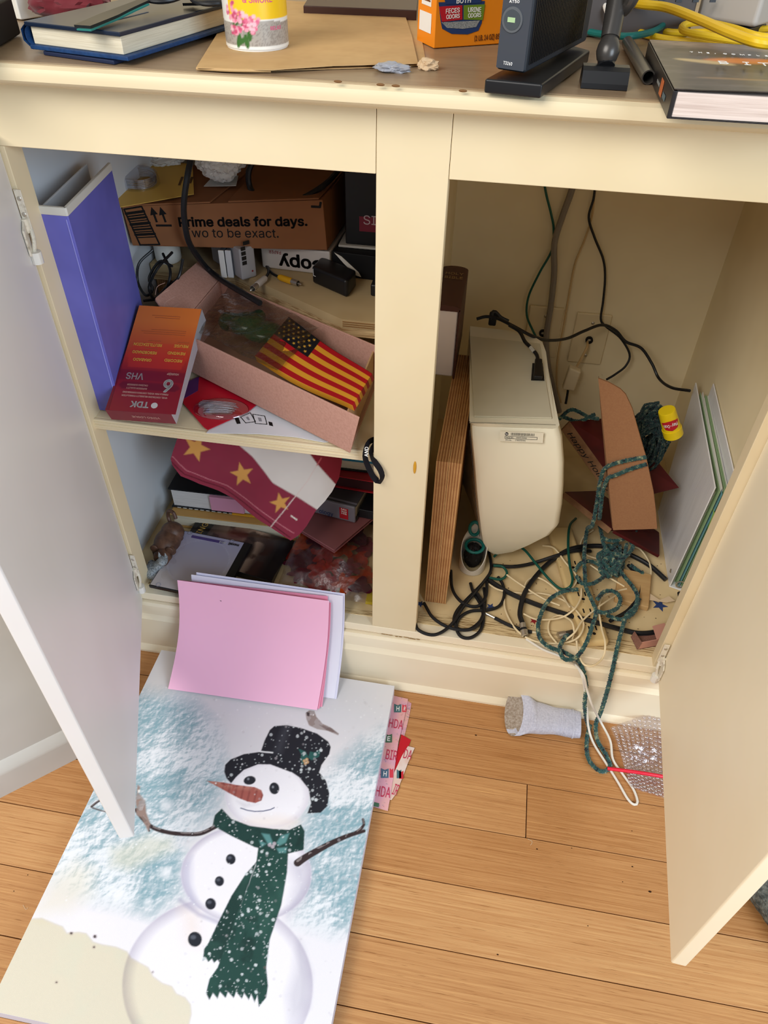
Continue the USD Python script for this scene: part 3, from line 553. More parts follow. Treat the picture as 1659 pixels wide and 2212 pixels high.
# paperback
bz0 = ZC + .0005; k0, k1 = at(1441, 256, z=bz0), at(1379, 112, z=bz0); e2 = unit(k1 - k0); e1 = A(e2[1], -e2[0], 0); zt2 = vz(1457, 196, k0) ; blen = .20; bwid = .15
pb = Thing('paperback_book', 'thick dark paperback with wavy pages overhanging the counter edge', 'book')
def bq(u0, u1, v0, v1, z0, z1, r=.0008):
    q = [k0 + e1 * u + e2 * v for u, v in ((u0, v0), (u1, v0), (u1, v1), (u0, v1))]; return rhex([A(a[0], a[1], z0) for a in q] + [A(a[0], a[1], z1) for a in q], r)
pb.add('pages', bq(.003, bwid - .002, .001, blen - .001, bz0 + .001, zt2 - .001), mat('paperback_pages', (222, 204, 192), 0.8, 0.1, rgb2=(200, 180, 168), scale=9, stretch=(1, 1, 40), lo=.4, hi=.7, bump=.4, bscale=9, bdist=.003))
pb.add('back_cover', bq(0, bwid, 0, blen, bz0, bz0 + .001, 0), mat('dark_cover', (34, 30, 30), 0.35, 0.5)); 
sp_ = pb.add('spine', bq(-.0006, .0032, 0, blen, bz0, zt2, .0008), mat('dark_cover', (34, 30, 30), 0.35, 0.5))
n_, m_ = 70, 90; U, Vv = np.meshgrid(np.linspace(0, bwid, n_), np.linspace(0, blen, m_), indexing='ij'); wz = .0012 + .0014 * np.sin(Vv * 60) * (U / bwid) + .006 * np.clip((U - .02) / .13, 0, 1) * np.clip(1 - Vv / .03, 0, 1) * .6
G = k0[None, None] + e1 * U[..., None] + e2 * Vv[..., None]; G[..., 2] = zt2 + wz
p = np.stack([U.ravel(), Vv.ravel()], 1); col = paint(p, (58, 52, 48)); g1 = nz(p, 30, 4); g2 = nz(p * [1, 3], 40, 9)
blend(col, np.clip((p[:, 1] - .165) / .02, 0, 1) * .9, (150, 132, 118)); blend(col, np.clip((g1 - .5) * 6, 0, 1) * (p[:, 1] > .14) * .7, (110, 96, 88)); blend(col, np.clip((g2 - .55) * 8, 0, 1) * .6, (92, 84, 80)); blend(col, np.clip((.42 - g2) * 9, 0, 1) * .7, (26, 24, 24))
blend(col, inside(p, ell(.075, .118, .035, .010, 6), .004), (206, 120, 58)); blend(col, inside(p, ell(.04, .108, .026, .006, -14), .003), (196, 170, 120)); blend(col, inside(p, ell(.13, .1, .03, .012, 0), .008) * .6, (120, 100, 96)); blend(col, inside(p, ell(.06, .045, .035, .003, 2), .003), (140, 110, 76)); blend(col, inside(p, ell(.12, .035, .03, .004, 2), .003), (160, 110, 80))
fc = pb.add('front_cover', thick_sheet(G, .0008), vmat('paperback_print', 0.3, 0.45), color=np.vstack([col, col]), label='dark cover with orange and grey picture')
f = Fr(k0 + A(0, 0, zt2 - k0[2]), e1, e2)
for ch, px_, s_ in (('B', 1548, 1), ('I', 1603, 1), ('T', 1636, 1)):
    x_, y_ = f.local(on_plane(px_, 150 + (px_ - 1548) * .045, f.o, f.n)); pb.add('lettering', f.put(letters(ch, .0115), x_, y_, .0045), WHITE_INK, under=fc)
for i in range(12): pb.add('lettering', f.put(letters('THE COMPLETE'[i], .004) if 'THE COMPLETE'[i] != ' ' else ink(rect(0, 0, .001, .001)), .03 + .0075 * i, .135, .0035), WHITE_INK, under=fc)
f4 = Fr(k0 + A(0, 0, bz0 - k0[2]) + e2 * blen, -e2, A(0, 0, 1)); sh = zt2 - bz0
for (u0, u1, z0, z1, c_) in ((.135, .15, .004, sh - .004, (206, 110, 60)), (.156, .172, .006, sh * .5, (90, 110, 116)), (.112, .13, .008, sh - .01, (150, 150, 146))): pb.add('spine_mark', f4.put(ink(rect(u0, z0, u1, z1)), 0, 0, .0009), mat(f'spine_mark_{c_[0]}', c_, 0.4), under=sp_)
pb.done()
# cables behind
def cable(name, pts, r, m, label, cat='cable', z=None, group=None):
    P = [at(p[0], p[1], z=ZC + (p[2] if len(p) > 2 else r + .001)) for p in pts]; return single(name, tube(P, r, 10, .004), m, label, cat, group)
YEL = mat('yellow_jacket', (232, 190, 30), 0.45, 0.4); TEALC = mat('teal_jacket', (22, 108, 100), 0.4, 0.4)
cable('ethernet_cable', [(1300, -20, .03), (1370, 6, .034), (1440, 16, .036), (1510, 42, .034), (1580, 72, .034), (1640, 92, .034), (1700, 95, .03)], .0047, YEL, 'thick yellow network cable running over the coil behind the paperback')
cable('ethernet_cable', [(1345, 55, .005), (1400, 76, .005), (1470, 88, .005), (1560, 92, .006), (1600, 90, .01), (1540, 80, .014), (1480, 68, .015), (1478, 54, .016), (1520, 48, .016), (1580, 60, .016), (1640, 78, .014), (1700, 80, .012), (1720, 60, .01), (1600, 66, .008), (1450, 70, .006), (1390, 50, .006), (1385, 30, .008), (1420, 15, .01)], .0038, YEL, 'yellow network cable lying in a loose coil behind the paperback')
cable('teal_cable', [(1265, 52, .006), (1310, 48, .008), (1345, 30, .014), (1385, 18, .018), (1425, 22, .018), (1437, 45, .014), (1415, 66, .01), (1360, 78, .01), (1300, 74, .006), (1260, 66, .005)], .0036, TEALC, 'teal cable looping round behind the desk stand')
cable('white_strap', [(1295, -20, .04), (1308, 15, .03), (1314, 40, .02), (1306, 56, .01), (1285, 62, .004), (1270, 55, .004)], .003, WHITE_PL, 'cream cable looping between modem and desk stand')
# things at the back right
w0, w1 = at(1500, 42, z=ZC + .014), at(1630, 62, z=ZC + .014); dw = unit(w1 - w0); dv = A(-dw[1], dw[0], 0); ww = np.linalg.norm(w1 - w0)
wd = Thing('white_router', 'grey-white electronic box with black base at the back of the countertop', 'router')
q = [w0, w0 + dw * ww, w0 + dw * ww + dv * .05, w0 + dv * .05]; wd.add('body', rhex(q + [v + A(0, 0, .14) for v in q], .006), mat('grey_white_plastic', (186, 178, 168), 0.4))
q2 = [w0 + dw * .022 - A(0, 0, .0139), w0 + dw * (ww - .006) - A(0, 0, .0139), w0 + dw * (ww - .006) + dv * .05 - A(0, 0, .0139), w0 + dw * .022 + dv * .05 - A(0, 0, .0139)]; wd.add('base', rhex(q2 + [v + A(0, 0, .0135) for v in q2], .002), BLACK)
f = Fr(w0, dw, A(0, 0, 1)); 
for i in range(4): wd.add('mark', f.put(ink(Point(.088 + .006 * (i % 2), .03 + .008 * i).buffer(.0014)), 0, 0, .0002), WHITE_INK)
wd.done()
g0, g1 = at(1235, 14, z=ZC + .03), at(1505, 16, z=ZC + .03); dg = unit(g1 - g0); dv = A(-dg[1], dg[0], 0)
ps = Thing('power_strip', 'dark grey power strip standing along the back behind the cables', 'power strip')
q = [g0, g1, g1 + dv * .05, g0 + dv * .05]; ps.add('body', rhex([v - A(0, 0, .0295) for v in q] + [v + A(0, 0, .03) for v in q], .003), mat('strip_grey', (78, 70, 66), 0.5))
f = Fr(g0 - A(0, 0, .029), dg, A(0, 0, 1)); [ps.add('socket', f.put(ink(rect(.1 + .02 * i, .034, .107 + .02 * i, .041), .001), 0, 0, .0001), BLACK) for i in range(4)]; ps.done()
# far left of the countertop
h0, h1 = at(0, 103, z=ZC + .001), at(47, 74, z=ZC + .001); hd = unit(h1 - h0); hv = A(-hd[1], hd[0], 0); h0 = h0 - hd * .1
dl = Thing('black_device', 'low black device at the left end of the countertop', 'device'); q = [h0, h1, h1 + hv * .1, h0 + hv * .1]; dl.add('body', rhex(q + [v + A(0, 0, .035) for v in q], .003), BLACK_MATT)
q = [h0 + hv * .012, h1 - hd * .02 + hv * .012, h1 - hd * .02 + hv * .09, h0 + hv * .09]; dl.add('lid', rhex([v + A(0, 0, .0345) for v in q] + [v + A(0, 0, .05) for v in q], .003), BLACK); dl.done()
v0, v1 = at(45, 44, z=ZC + .001), at(112, 34, z=ZC + .001); vd = unit(v1 - v0); vv = A(-vd[1], vd[0], 0); q = [v0, v1, v1 + vv * .06, v0 + vv * .06]
single('white_box', rhex(q + [v + A(0, 0, .12) for v in q], .002), WHITE_PL, 'plain white box standing behind the black device', 'box')
single('red_pouch', moved(crumple((0, 0, 0), (.05, .03, .022), 21, 3, .12), rot_z(.2), at(150, 2, z=ZC + .022)), mat('dark_red_cloth', (110, 20, 32), 0.7, sheen=.3), 'dark red pouch lying behind the blue book', 'pouch')

# ================================================================== LEFT COMPARTMENT, UPPER SHELF
KRAFT = mat('kraft_card', (172, 128, 88), 0.75, 0.15, rgb2=(160, 116, 78), scale=60, stretch=(1, 1, 6))
ZR = 0.600     # top of the riser shelf
# binder
VIO = mat('violet_vinyl', (110, 110, 196), 0.38, 0.4, rgb2=(100, 100, 184), scale=12); VRIM = mat('vinyl_rim', (214, 212, 204), 0.4, 0.4)
bi = Thing('ring_binder', 'violet ring binder with white rim standing at the left end of the shelf', 'binder')
n0, n1 = A(-.4185, .030, ZS + .001), A(-.3805, .030, ZS + .001); bd_ = A(-.020, .165, 0); hgt = A(0, 0, .292)
bi.add('spine', slab([n0, n1, n1 + hgt, n0 + hgt], (0, .0035, 0), .0015), VIO)
rc = bi.add('cover', slab([n1, n1 + bd_, n1 + bd_ + hgt, n1 + hgt], (-.0035, 0, 0), .0015), VIO); lc = bi.add('cover', slab([n0, n0 + bd_, n0 + bd_ + hgt, n0 + hgt], (.0035, 0, 0), .0015), mat('grey_white_lining', (196, 198, 200), 0.5))
bi.add('rim', slab([n0 + hgt - A(0, .001, .006), n1 + hgt - A(0, .001, .006), n1 + hgt + A(0, -.001, .004), n0 + hgt + A(0, -.001, .004)], (0, .005, 0), .0012), VRIM); bi.add('rim', slab([n1 + hgt + A(.0008, 0, -.006), n1 + bd_ + hgt + A(.0008, 0, -.006), n1 + bd_ + hgt + A(.0008, 0, .004), n1 + hgt + A(.0008, 0, .004)], (-.005, 0, 0), .0012), VRIM)
bi.add('seam', slab([n1 + A(-.004, -.0006, .02), n1 + A(-.0025, -.0006, .02), n1 + hgt + A(-.0025, -.0006, -.01), n1 + hgt + A(-.004, -.0006, -.01)], (0, .001, 0), .0003), mat('violet_light', (146, 146, 222), 0.35))
bi.add('lining', slab([n1 + A(-.004, .006, .004), n1 + bd_ + A(-.004, 0, .004), n1 + bd_ + hgt + A(-.004, 0, -.001), n1 + hgt + A(-.004, .006, -.001)], (-.0006, 0, 0), 0), mat('grey_white_lining', (196, 198, 200), 0.5))
rp = n0 + A(.008, .012, .275); bi.add('ring_plate', rbox(rp, rp + A(.016, .003, .012), .001), STEEL); bi.add('ring', tube([rp + A(.004 + .012 * 0, .004 + .022 * math.sin(a), .006 + .008 * math.cos(a) * 0) + A(.01 - .01 * math.cos(a), 0, 0) for a in np.linspace(0, math.pi, 9)], .0016, 8), STEEL)
bi.done()
# riser shelf of plywood
rs = Thing('riser_shelf', 'low plywood riser shelf standing at the back of the upper shelf', 'shelf')
rpl = Polygon([(-.090, .222), (.0235, .222), (.0235, .60), (-.455, .60), (-.455, .350), (-.305, .350)])
rs.add('board', moved(ink(rpl, .014), None, A(0, 0, ZR - .014)), mat('riser_top', (196, 172, 130), 0.55, 0.25, rgb2=(180, 154, 112), scale=6)); rs.add('board', moved(ink(rpl.buffer(-.001), .0138), None, A(0, 0, ZR - .0285)), PLY_FLAT)
for zz in (.003, .0065, .010): rs.add('ply_layer', rbox((-.089, .2212, ZR - zz - .0016), (.0235, .2235, ZR - zz), .0002), mat('ply_glue', (136, 100, 62), 0.7, 0.15))
rs.add('leg', rbox((-.455, .36, ZS + .0003), (-.435, .59, ZR - .029), .001), PLY); rs.add('leg', rbox((.004, .24, ZS + .0003), (.0235, .59, ZR - .029), .001), PLY); rs.done()
# shipping box
px_ = Thing('shipping_box', 'brown shipping box with printed slogan, arrows and barcode across the back of the upper shelf', 'box')
BROWN = mat('box_card', (150, 100, 66), 0.75, 0.15, rgb2=(140, 92, 60), scale=8)
tl, tr, br_, bl_ = at(262, 446, y=.295), at(697, 432, y=.36), at(707, 541, y=.36), at(286, 531, y=.295); dpt = at(742, 375, z=tr[2]) - tr; dpt = unit(dpt) * .2
px_.add('body', rhex([bl_, br_, br_ + dpt, bl_ + dpt, tl, tr, tr + dpt, tl + dpt], .0015), BROWN)
f = Fr(bl_, br_ - bl_, tl - bl_)
px_.add('top_flap', slab([tl + (tr - tl) * .53 + f.v * .0006 - f.n * .0, tr + f.v * .0006 - f.u * .006, tr + dpt * .8 + f.v * .0006, tl + (tr - tl) * .5 + dpt * .8 + f.v * .0006], f.v * .0025, .0005), BROWN); px_.add('top_flap', slab([tl + f.v * .0006 + f.u * .01, tl + (tr - tl) * .44 + f.v * .0006, tl + (tr - tl) * .47 + dpt * .8 + f.v * .0006, tl + dpt * .8 + f.v * .0006], f.v * .0025, .0005), BROWN)
textpx(px_, f, 'Prime deals for days.', (388, 489), (664, 487), (-2, -19), INK, bold=2, h=.0004); textpx(px_, f, 'Two to be exact.', (399, 512), (602, 513), (-2, -19), INK, bold=False, h=.0004)
LP = lambda *p: np.array(f.local(on_plane(*p, f.o, f.n)))
for x0 in (327, 346):
    a, b = LP(x0 + 12, 480), LP(x0, 447); d_ = unit(b - a); s_ = A(-d_[1], d_[0])
    px_.add('arrow', f.put(ink(shapely.union_all([LineString([a, b - d_ * .006]).buffer(.0016, cap_style='flat'), Polygon([b, b - d_ * .012 + s_ * .006, b - d_ * .012 - s_ * .006])])), 0, 0, .0003), INK)
a, b = LP(337, 487), LP(371, 487); px_.add('arrow_bar', f.put(ink(LineString([a, b]).buffer(.0016, cap_style='flat')), 0, 0, .0003), INK)
ca, cb, cc, cd = LP(268, 452), LP(306, 446), LP(345, 528), LP(303, 529)
px_.add('barcode', f.put(ink(shapely.union_all([LineString([ca, cb, cc, cd, ca]).buffer(.0012)] + [LineString([ca + (cd - ca) * t, cb + (cc - cb) * t]).buffer(w_) for t, w_ in ((.12, .002), (.2, .0011), (.27, .0016), (.34, .0008), (.42, .0022), (.5, .001), (.57, .0015), (.64, .0009), (.71, .002), (.79, .0008))])), 0, 0, .0003), INK)
a, b, c = LP(672, 446), LP(691, 447), LP(693, 436); px_.add('corner_mark', f.put(ink(LineString([a, b, c]).buffer(.0018, cap_style='flat')), 0, 0, .0003), INK)
px_.done()
# blister card with wire coil on the box
CARDY = mat('yellow_card', (214, 172, 78), 0.5, 0.3)
nbx = f.v; fb = Fr(tl + f.v * .0075 - f.n * 0, f.u, unit(dpt - f.u * np.dot(dpt, f.u)))
fb = Fr(tl + A(0, 0, .0075) + f.n * .018, unit(f.u + A(0, 0, .02)), unit(A(0.05, 1, .05)))
bc_ = Thing('blister_card', 'yellow blister card with a clear dome of silver wire lying on the shipping box', 'blister pack')
bc_.add('card', cut(fb, [(251, 450), (419, 420), (416, 356), (330, 346), (258, 380)], .001), CARDY)
cx, cy = fb.local(on_plane(302, 398, fb.o, fb.n)); ra = abs(fb.local(on_plane(346, 398, fb.o, fb.n))[0] - cx)
DOME = clear_film('clear_blister', rough=.05, amount=.9, bump=.1)
bc_.add('dome', fb.put(moved(lathe([(ra, .0), (ra * .98, .008), (ra * .93, .016), (ra * .8, .019), (0, .0195)], 36), None, A(cx, cy, .001))), DOME, smooth=40)
for i in range(7): bc_.add('wire_loop', fb.put(tube([(cx + ra * .84 * math.cos(a) + .001 * math.sin(i * 3), cy + ra * .8 * math.sin(a), .003 + .0021 * i + .0006 * math.sin(2 * a + i)) for a in np.linspace(0, 2 * math.pi, 33)[:-1]], .0009, 6, closed=True)), mat('silver_wire', (205, 208, 214), 0.2, 0.5, metal=.9))
for i in range(3): bc_.add('print', fb.put(ink(rect(cx + .062 + .008 * i, cy - .006 + .004 * i, cx + .066 + .008 * i, cy + .028)), 0, 0, .0012), mat('brown_print', (96, 66, 30), 0.6))
bc_.done()
WH = mat('tissue_white', (226, 222, 214), 0.9, 0.1)
def soft_paper(c, rad, seed): return crumple(c, rad, seed, 4, .35)
single('tissue', soft_paper(at(478, 352, y=.40) + A(0, .0, .004), (.038, .035, .028), 31), WH, 'crumpled white tissue on top of the shipping box, right of the hanging cable', 'tissue')
single('tissue', soft_paper(at(352, 340, y=.46), (.04, .03, .016), 37), WH, 'crumpled white tissue behind the coil of silver wire', 'tissue')
single('paper_slip', slab([at(440, 403, y=.385), at(510, 402, y=.385), at(515, 380, y=.43), at(465, 376, y=.43)], (0, 0, .0006), 0), mat('plain_paper', (226, 222, 214), 0.8, 0.1), 'small white paper slip lying on top of the shipping box', 'paper')
# cables of the left compartment
def wire(name, pts, r, m, label, cat='cable', group=None, k=8): return single(name, tube([at(p[0], p[1], y=p[2]) for p in pts], r, k, .004), m, label, cat, group)
single('black_cable', tube([at(p[0], p[1], y=p[2]) for p in ((412, 345, .30), (405, 380, .285), (398, 430, .278), (398, 470, .278), (407, 520, .282), (428, 556, .30), (450, 582, .325))] + [at(p[0], p[1], z=ZR + .0055) for p in ((476, 603), (503, 620), (530, 636), (562, 655))], .0046, 8), CORD, 'black cable hanging down in front of the shipping box to the pink carton', 'cable')
wire('black_cable', [(548, 345, .40), (537, 372, .39), (540, 405, .385), (560, 430, .37), (585, 440, .365), (620, 439, .362), (660, 425, .37), (700, 400, .395), (725, 375, .43), (740, 350, .46)], .0046, CORD, 'black cable curving over the right end of the shipping box')
# books, router, ream, box and adapter on the riser
ry = .362
for k_, (xa, xb, c_) in enumerate(((470, 483, (222, 220, 214)), (484, 498, (206, 206, 206)))):
    a, b = at(xa + 8, 600, z=ZR + .0005), at(xb + 6, 604, z=ZR + .0005); b = A(b[0] - .0008, a[1], b[2]); h_ = vz(xa, 541, a) - ZR
    t = Thing('white_binder', ('slim white binder spine left of the other by the grey router', 'slim white binder right beside the grey router')[k_], 'binder'); t.add('spine', rbox((a[0], a[1], ZR + .0005), (b[0], a[1] + .004, ZR + h_), .0015), mat(f'white_spine_{k_}', c_, 0.5)); t.add('body', rbox((a[0] + .0008, a[1] + .004, ZR + .001), (b[0] - .0008, a[1] + .09, ZR + h_ - .001), .001), mat('binder_grey', (90, 92, 98), 0.6)); t.done()
ROU = mat('router_grey', (168, 164, 164), 0.45, 0.4)
a, b = at(524, 607, z=ZR + .0005), at(556, 597, z=ZR + .0005); h_ = vz(512, 540, a) - ZR; d_ = unit(b - a); dv = A(-d_[1], d_[0], 0) * .1; wv = b - a
r_ = Thing('grey_router', 'grey upright router with dark slots under the shipping box', 'router'); r_.add('case', rhex([a, b, b + dv, a + dv, a + A(0, 0, h_), b + A(0, 0, h_), b + dv + A(0, 0, h_), a + dv + A(0, 0, h_)], .003), ROU)
f = Fr(a, wv, A(0, 0, 1)); W_ = np.linalg.norm(wv)
for i in range(4): r_.add('port', f.put(ink(rect(W_ * .12, .026 + .008 * i, W_ * .4, .032 + .008 * i), .0006), 0, 0, .0001), BLACK)
r_.add('port', f.put(ink(rect(W_ * .3, .068 * 0 + .058, W_ * .7, .064), .0006), 0, 0, .0001), BLACK); r_.add('light', f.put(ink(Point(W_ * .72, .012).buffer(.0016), .0005), 0, 0, .0002), mat('red_dot', (140, 40, 40), .4)); r_.done()
zc_ = .0415; a, b = at(566, 579, z=ZR + .0005), at(712, 601, z=ZR + .0005); a = A(a[0], .372, a[2]); b = A(b[0], .364, b[2])
rm = Thing('paper_ream', 'white wrapped ream of copy paper, upside down under the shipping box', 'paper ream'); d_ = unit(b - a); dv = A(-d_[1], d_[0], 0) * .2; WRAP = mat('ream_wrap', (214, 206, 200), 0.35, 0.4, bump=.15, bscale=40)
rm.add('wrapper', rhex([a, b, b + dv, a + dv] + [v + A(0, 0, zc_) for v in (a, b, b + dv, a + dv)], .003), WRAP)
f = Fr(a, d_, A(0, 0, 1)); fi = Fr(a + A(0, 0, zc_), -d_, A(0, 0, -1)) 
fi = Fr(b + A(0, 0, zc_), -d_, A(0, 0, -1)); Lx = np.linalg.norm(b - a)
rm.add('lettering', fi.put(letters('Copy', .0205, .080, 2), Lx - .138 + .026, .0175, .0003), INK); rm.add('lettering', fi.put(letters('PAPER', .0055, .021), Lx - .036, .0085, .0003), mat('dark_red_ink', (150, 50, 50), .5)); rm.done()
a2 = b + A(.003, .004, 0); b2 = at(812, 612, z=ZR + .0005); b2 = A(.019, b2[1] * .3 + .25, ZR + .0005); d_ = unit(b2 - a2); dv = A(-d_[1], d_[0], 0) * .18
gb = Thing('black_carton', 'black carton with white flap and upside-down lettering right of the paper ream', 'box'); gb.add('box', rhex([a2, b2, A(b2[0], b2[1] + .16, b2[2]), a2 + dv] + [v + A(0, 0, zc_) for v in (a2, b2, A(b2[0], b2[1] + .16, b2[2]), a2 + dv)], .0015), BLACK_MATT)
f = Fr(b2 + A(0, 0, zc_), -d_, A(0, 0, -1)); Lb = np.linalg.norm(b2 - a2)
gb.add('lettering', f.put(letters('-Pacific', .0065, .036), .002, .012, .0003), mat('grey_ink', (150, 150, 156), .5)); gb.add('lettering', f.put(letters('GP', .009), .002, .028, .0003), mat('grey_ink', (150, 150, 156), .5))
f = Fr(a2, d_, A(0, 0, 1)); gb.add('flap', f.put(ink(Polygon([(.004, zc_ - .001), (.016, zc_ - .006), (.045, .012), (.05, .004), (.04, .006), (.02, .024)]), .0012), 0, 0, .001), WHITE_PL); gb.done()
single('white_sheet', rbox((-.13, .385, ZR + zc_ + .001), (.02, .55, ZR + zc_ + .005), .001), mat('sheet_grey', (190, 186, 178), .6), 'white sheet of card under the black cases at the right', 'card')
ZK = ZR + zc_ + .0055
XC = at(746, 500, y=.39)[0]; sc_ = [('black_case', XC, .022, .39, .118, (14, 13, 15), 'large black case with a maroon label at the right of the upper shelf'), ('grey_case', XC + .010, .022, .392, .014, (126, 108, 98), 'thin greyish case on the large black case'), ('white_case', XC + .009, .022, .392, .024, (206, 190, 172), 'cream-edged case second from the top of the dark pile'), ('black_case', XC, .022, .39, .05, (16, 15, 17), 'topmost black case of the dark pile')]
z_ = ZK
for nm, x0, x1, y0, h_, c_, lab in sc_:
    t = Thing(nm, lab, 'case'); t.add('case', rbox((x0, y0, z_), (x1, y0 + .13, z_ + h_ - .0005), .002), mat(f'case_{c_[0]}', c_, .4))
    if h_ > .1:
        f = frontfr(y0); a_, b_ = f.local(at(776, 467, y=y0)), f.local(at(812, 502, y=y0)); t.add('label', f.put(ink(rect(a_[0], a_[1], .0215, b_[1])), 0, 0, .0002), mat('maroon_label', (120, 30, 50), .5)); t.add('lettering', f.put(letters('SIV', .0145, .036), a_[0] + .007, b_[1] + .012, .0006), mat('pale_ink', (190, 170, 176), .6))
        t.add('clasp', rbox((.012, y0 - .003, z_ + h_ - .02), (.022, y0, z_ + h_ - .006), .001), BLACK)
    t.done(); z_ += h_
# adapter and plugs
a, b, c, d = [at(*q, z=ZR + .03) for q in ((692, 569), (768, 590), (748, 624), (675, 598))]
ad = Thing('power_adapter', 'black power adapter block lying on the riser shelf', 'power adapter')
bm = [at(*q, z=ZR + .0005) for q in ((676, 612), (750, 645), (769, 620))]; bm = [bm[0], bm[1], bm[2], bm[0] + bm[2] - bm[1]]
tp = [v + A(0, 0, .03) for v in bm]; ad.add('block', rhex(bm + tp, .005), BLACK); f = Fr(bm[0], bm[1] - bm[0], A(0, 0, 1)); ad.add('mark', f.put(ink(shapely.union_all([rect(.002, .014, .0032, .026), rect(.002, .014, .008, .0152)])), 0, 0, .0002), WHITE_INK); ad.add('cord', tube([bm[3] + A(0, 0, .015), bm[3] + A(-.02, .01, .018), bm[3] + A(-.03, .02, .03)], .002), CORD); ad.done()
single('black_plug', rbox(at(800, 640, z=ZR + .0005), at(800, 640, z=ZR + .0005) + A(.02, .03, .02), .003), BLACK, 'small black plug block at the right end of the riser shelf', 'plug')
def rca(px0, px1, c_, lab, tail):
    a, b = at(*px0, z=ZR + .0065), at(*px1, z=ZR + .0065); dd = unit(b - a); R_ = trimesh.geometry.align_vectors((0, 0, 1), dd)[:3, :3]; L_ = np.linalg.norm(b - a)
    t = Thing('audio_plug', lab, 'plug'); t.add('grip', moved(lathe([(0, 0), (.0035, 0), (.0052, .004), (.0055, L_ * .6), (.005, L_ * .65), (0, L_ * .65)], 18), R_, a), mat(f'plug_{c_[2]}', c_, .45)); t.add('collar', moved(lathe([(.0046, L_ * .62), (.0048, L_ * .95), (.0042, L_ * .95), (.0042, L_ * .7)], 18), R_, a), STEEL); t.add('pin', moved(lathe([(0, L_ * .6), (.0016, L_ * .6), (.0016, L_ * 1.08), (0, L_ * 1.12)], 10), R_, a), STEEL)
    t.add('cord', tube([a] + [at(q[0], q[1], z=ZR + q[2]) for q in tail], .0022), CORD); t.done()
rca((602, 598), (646, 613), (216, 160, 24), 'yellow audio plug lying on the riser shelf', [(590, 592, .005), (580, 582, .004), (574, 572, .003)])
rca((574, 600), (544, 625), (200, 190, 180), 'white audio plug lying in front of the grey router', [(580, 588, .005), (578, 574, .003)])
# tangle behind the tape carton
for i, pts in enumerate([[(330, 540, .3), (300, 570, .28), (298, 610, .27), (315, 638, .25), (330, 625, .25), (322, 600, .26), (345, 565, .27), (372, 575, .26)], [(372, 545, .3), (340, 580, .26), (322, 620, .25), (335, 645, .24), (360, 620, .26), (385, 600, .26), (395, 560, .28)], [(352, 548, .31), (368, 590, .27), (350, 640, .25), (310, 650, .24)]]):
    wire('black_cable', pts, .0022, CORD, ('thin black cord looping at the left behind the tape carton', 'thin black cord curling under the left end of the shipping box', 'thin black cord trailing down beside the violet binder')[i], 'cable')
bq_ = at(335, 600, y=.37); single('white_bottle', lathe([(0, 0), (.02, 0), (.022, .004), (.022, .055), (.012, .068), (.012, .078), (0, .078)], 24, A(-.428, .37, ZR + .0005)), WHITE_PL, 'small white bottle in the dark corner behind the cords', 'bottle')
# tape carton
vx = Thing('tape_carton', 'red and orange video tape carton lying tilted beside the violet binder', 'carton')
FL, FRt, BL = at(226, 885, z=.550), at(370, 895, z=.550), at(305, 660, z=.622); BR = BL + (FRt - FL) * .97; nn = unit(np.cross(FRt - FL, BL - FL)); th = .0262
vx.add('box', rhex([FL - nn * th, FRt - nn * th, BR - nn * th, BL - nn * th, FL - nn * .0004, FRt - nn * .0004, BR - nn * .0004, BL - nn * .0004], .0008), mat('tape_red', (122, 26, 42), .35, .45))
f = Fr(FRt, FL - FRt, FL - BL); f = Fr(BR, FL - FRt, FRt - BR); Wd, Ld = np.linalg.norm(FL - FRt), np.linalg.norm(FRt - BR)     # reads from the back: u to the left, v towards the front
P2, T2 = tri_poly(rect(0, 0, Wd, Ld), .0022); t_ = P2[:, 1] / Ld; col = paint(P2, (214, 116, 52)); blend(col, np.clip((t_ - .15) / .35, 0, 1), (186, 52, 38)); blend(col, np.clip((t_ - .5) / .15, 0, 1), (140, 28, 42))
hexs = lambda x0, x1, y0, y1: Polygon([(x0 * Wd, (y0 + y1) / 2 * Ld), ((x0 + .06) * Wd, y0 * Ld), ((x1 - .06) * Wd, y0 * Ld), (x1 * Wd, (y0 + y1) / 2 * Ld), ((x1 - .06) * Wd, y1 * Ld), ((x0 + .06) * Wd, y1 * Ld)])
blend(col, inside(P2, hexs(.03, .96, .36, .60), .0008) * .45, (210, 56, 40)); blend(col, inside(P2, hexs(.03, .97, .735, .80), .0008) * .7, (96, 22, 42)); blend(col, ((t_ > .62) & (t_ < .72)) * .5, (108, 24, 44))
g_ = tm(f.o + P2[:, :1] * f.u + P2[:, 1:] * f.v + f.n * .0002, T2); tp_ = vx.add('top_print', g_, vmat('tape_print', .3, .45), color=col)
YI = mat('yellow_ink', (220, 170, 70), .5); SI = mat('silver_ink', (206, 200, 198), .35, .5); PI_ = mat('pinkish_ink', (200, 150, 140), .5)
def tx(t, x, y, h, w, m, bold=True, un=tp_): vx.add('lettering', f.put(letters(t, h, w, bold), x * Wd, (1 - 0) * 0 + y * Ld - h * 0, .0005), m)
